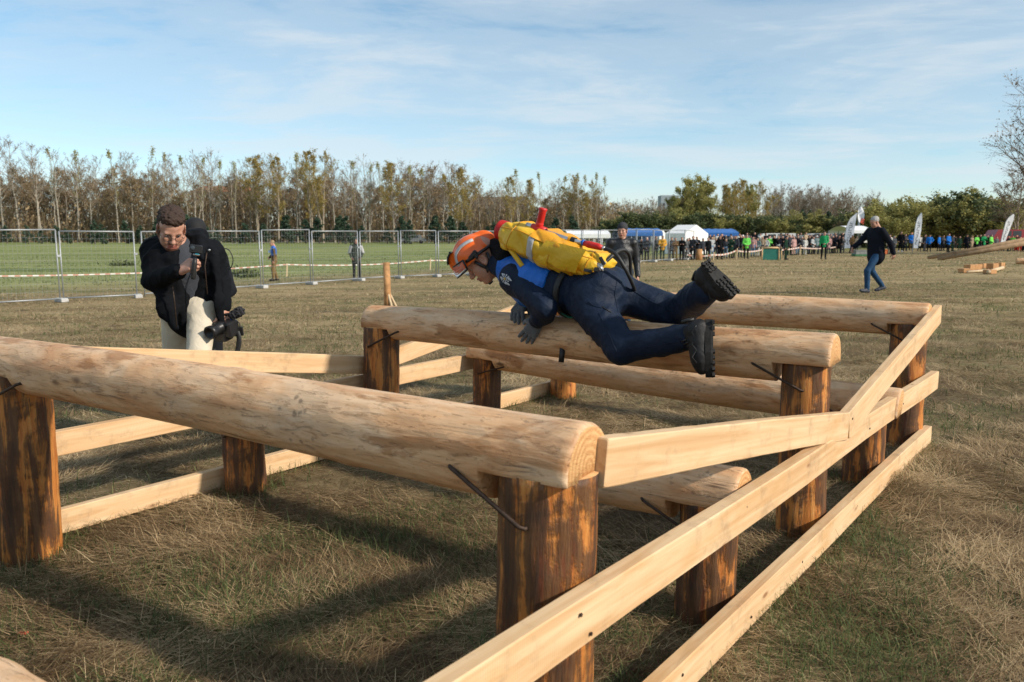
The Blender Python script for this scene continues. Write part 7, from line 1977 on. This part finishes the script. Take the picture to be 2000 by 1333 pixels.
# ------------------------------------------------------------------ the crowd
def crowd_proto(i):
    arms = [('down', 'down'), ('folded', 'folded'), ('phone', 'clasp'), ('pocket', 'pocket'), ('clasp', 'clasp'), ('hip', 'down'), ('up', 'clasp')][i % 7]
    J = stand(1.72, arms, step=[0, .1, -.12, .05, 0, .15, 0][i % 7], headyaw=[-.3, .2, 0, .4, -.1, 0, .3][i % 7], headpitch=-.08)
    s = Sdf(); sd_legs(J, 1.0, 2, s, bag=[1, 1.15, 1.0, .92, 1.1, 1, 1.05][i % 7]); sd_top(J, [1, 1.12, 1.05, .95, 1.15, 1.08, 1][i % 7], [.08, .05, .22, .3, .1, .06, .12][i % 7], 1, .004, s, [1.05, 1.25, 1.1, 1.1, 1.3, 1.15, 1.1][i % 7])
    for k in 'lr': sd_shoe(J, k, 4, s); s.cone(J['w' + k], J['w' + k] + nz(J['h' + k]) * .09, .035, .030, .02, 0)
    H_ = J['head']; f = J['hf']; R = frame(f, J['hu']); q = lambda p: H_ + R @ np.array(p)
    s.cone(J['neck'] - [0, 0, .02], H_ - [0, 0, .06], .055, .055, .02, 0); s.ell(H_ + [0, 0, .0], (.078, .092, .115), k=.02, mat=0); s.ell(q((.09, 0, -.03)), (.02, .02, .03), k=.02, mat=0); s.ell(q((-.03, 0, .045)), (.088, .10, .09), k=.01, mat=3)
    if i in (3, 4): s.cone(q((-.06, 0, .0)), q((-.08, 0, -.16)), .075, .06, .03, 3)
    if i == 5: s.ell(q((.09, 0, .06)), (.06, .06, .018), k=.01, mat=3)
    V, F, M = s.mesh(.021)
    return np_mesh('person', V, F, [M_SKIN, BLK, DK, M_HAIRK, M_BOOT], M)
CP = [crowd_proto(i) for i in range(7)]
COLS = {'black': BLK, 'navy': NAV2, 'charcoal': TSH, 'grey': cloth('mid_grey', (0.13, 0.135, 0.14)), 'pale grey': LG, 'white': cloth('white_cloth', (0.62, 0.61, 0.58)), 'pink': cloth('dusty_pink', (0.50, 0.30, 0.28)), 'beige': cloth('beige_cloth', (0.36, 0.28, 0.19)), 'brown': OLV,
        'dark green': DKG, 'lime': HIV, 'blue': cloth('royal_blue', (0.015, 0.15, 0.52)), 'denim blue': cloth('pale_denim', (0.14, 0.22, 0.33)), 'teal grey': cloth('teal_grey', (0.15, 0.21, 0.22)), 'yellow': YJ, 'red': cloth('red_cloth', (0.42, 0.03, 0.02)), 'camouflage': KHAKI, 'orange': cloth('orange_cloth', (0.60, 0.11, 0.03)), 'green': GRS}
HAIRS = {'black': M_HAIRK, 'brown': M_HAIRB, 'grey': M_HAIRG, 'fair': M_HAIRY, 'orange-helmeted': M_ORANGE, 'capped': BLKC, 'white-hatted': M_WHITE}
M_SHW = plain('white_shoe', (0.6, 0.6, 0.58), 0.6)
rc = random.Random(12)
def spect(u, vb, vt, top, legs, hair='black', yaw=None, white_shoes=False, where='in the crowd'):
    g = Gd(u, vb); hpx = (vb - vt); sc = hpx * px2m(g[1]) / 1.72
    me = CP[rc.randrange(7) if hair != 'fair' else 3]
    o = bpy.data.objects.new('person', me); COL.objects.link(o); o.location = g
    o.scale = (sc * rc.uniform(.95, 1.1), sc * rc.uniform(.95, 1.1), sc); o.rotation_euler = (0, 0, rc.uniform(-.7, .7) if yaw is None else yaw)
    for i, mt in ((1, COLS[top]), (2, COLS[legs]), (3, HAIRS[hair]), (4, M_SHW if white_shoes else M_BOOT)):
        o.material_slots[i].link = 'OBJECT'; o.material_slots[i].material = mt
    d = f'spectator in {top} top and {legs} trousers'
    if hair in ('orange-helmeted', 'capped', 'white-hatted'): d = hair + ' ' + d
    return (u, o, d)
ppl = []
S_ = lambda *a, **k: ppl.append(spect(*a, **k))
# read off the photograph, left to right
S_(1238, 512, 466, 'navy', 'black'); S_(1252, 511, 467, 'black', 'charcoal'); S_(1263, 511, 464, 'charcoal', 'black', 'grey')
S_(1311, 509, 464, 'charcoal', 'black'); S_(1318, 509, 465, 'brown', 'camouflage', 'brown'); S_(1331, 509, 464, 'black', 'black'); S_(1342, 508, 466, 'grey', 'charcoal', 'grey'); S_(1353, 508, 462, 'charcoal', 'black', 'brown'); S_(1346, 505, 465, 'navy', 'black'); S_(1360, 506, 463, 'black', 'charcoal')
S_(1372, 507, 466, 'charcoal', 'black', 'capped'); S_(1382, 507, 465, 'black', 'black'); S_(1389, 505, 463, 'pale grey', 'denim blue', 'black', white_shoes=True); S_(1397, 504, 466, 'navy', 'charcoal'); S_(1408, 503, 457, 'black', 'black')
S_(1417, 505, 467, 'charcoal', 'denim blue', 'fair'); S_(1427, 505, 462, 'dark green', 'dark green', 'grey'); S_(1436, 504, 461, 'charcoal', 'black', 'brown'); S_(1445, 503, 459, 'black', 'charcoal'); S_(1450, 502, 460, 'yellow', 'dark green', 'white-hatted')
S_(1470, 502, 463, 'pink', 'denim blue', 'brown'); S_(1479, 502, 466, 'teal grey', 'pale grey', 'fair'); S_(1488, 501, 463, 'beige', 'charcoal', 'fair'); S_(1495, 501, 465, 'pale grey', 'charcoal'); S_(1501, 500, 462, 'lime', 'black', 'brown'); S_(1511, 500, 461, 'black', 'black'); S_(1519, 500, 463, 'navy', 'pale grey', 'fair'); S_(1527, 499, 461, 'black', 'charcoal')
S_(1541, 499, 459, 'charcoal', 'black'); S_(1549, 499, 463, 'pink', 'pink', 'brown'); S_(1557, 498, 461, 'navy', 'denim blue'); S_(1565, 498, 463, 'charcoal', 'navy', 'grey'); S_(1571, 498, 465, 'white', 'white', 'fair', white_shoes=True); S_(1579, 497, 461, 'black', 'charcoal', 'brown'); S_(1587, 497, 463, 'pale grey', 'black', 'brown'); S_(1594, 497, 461, 'teal grey', 'charcoal', 'white-hatted'); S_(1601, 496, 462, 'green', 'black', 'brown')
S_(1618, 496, 462, 'pink', 'charcoal', 'fair'); S_(1625, 495, 461, 'black', 'navy', 'grey'); S_(1631, 495, 459, 'navy', 'black'); S_(1638, 495, 461, 'black', 'black'); S_(1645, 495, 463, 'grey', 'charcoal'); S_(1663, 495, 459, 'brown', 'black', 'grey'); S_(1672, 494, 462, 'beige', 'charcoal', 'brown')
for i in range(36):     # second and third rows, mostly heads
    u = 1380 + i * 7.6 + rc.uniform(-2.5, 2.5)
    S_(u, 492 + rc.uniform(-3, 2) - (u - 1380) * .012, 457 + rc.uniform(-3, 4), rc.choice(['black', 'black', 'navy', 'charcoal', 'grey', 'pale grey', 'beige', 'white', 'pink']), rc.choice(['black', 'charcoal', 'navy', 'denim blue']), rc.choice(['black', 'black', 'brown', 'brown', 'grey', 'fair', 'capped']))
S_(1736, 497, 459, 'white', 'charcoal', 'brown'); S_(1745, 496, 462, 'grey', 'charcoal', 'grey'); S_(1758, 493, 453, 'black', 'black', 'brown', white_shoes=True); S_(1767, 491, 458, 'charcoal', 'navy'); S_(1779, 490, 455, 'blue', 'brown', 'orange-helmeted'); S_(1795, 491, 460, 'white', 'black', 'fair'); S_(1805, 491, 459, 'navy', 'charcoal')
S_(1814, 492, 459, 'blue', 'black', 'brown'); S_(1833, 491, 460, 'blue', 'navy', 'brown'); S_(1841, 490, 460, 'charcoal', 'navy'); S_(1851, 493, 457, 'blue', 'black', 'brown'); S_(1860, 491, 460, 'charcoal', 'dark green'); S_(1873, 491, 462, 'dark green', 'dark green'); S_(1887, 491, 459, 'navy', 'navy', 'brown'); S_(1897, 490, 461, 'beige', 'beige', 'fair'); S_(1906, 491, 460, 'lime', 'black'); S_(1913, 490, 459, 'black', 'charcoal')
S_(1920, 491, 458, 'green', 'black', 'brown'); S_(1927, 490, 460, 'black', 'black'); S_(1934, 492, 459, 'lime', 'charcoal'); S_(1945, 491, 463, 'grey', 'black', 'brown'); S_(1958, 491, 463, 'black', 'charcoal'); S_(1968, 491, 462, 'navy', 'black', 'orange-helmeted'); S_(1976, 491, 461, 'lime', 'black', 'brown'); S_(1984, 491, 460, 'black', 'red', 'orange-helmeted'); S_(1991, 492, 463, 'orange', 'red'); S_(2000, 492, 462, 'black', 'black'); S_(2010, 492, 461, 'red', 'charcoal')
for u, o_, d in sorted(ppl, key=lambda q: q[0]):
    tag(o_, place_words(d, u), 'person', 'spectators watching from behind the tape')
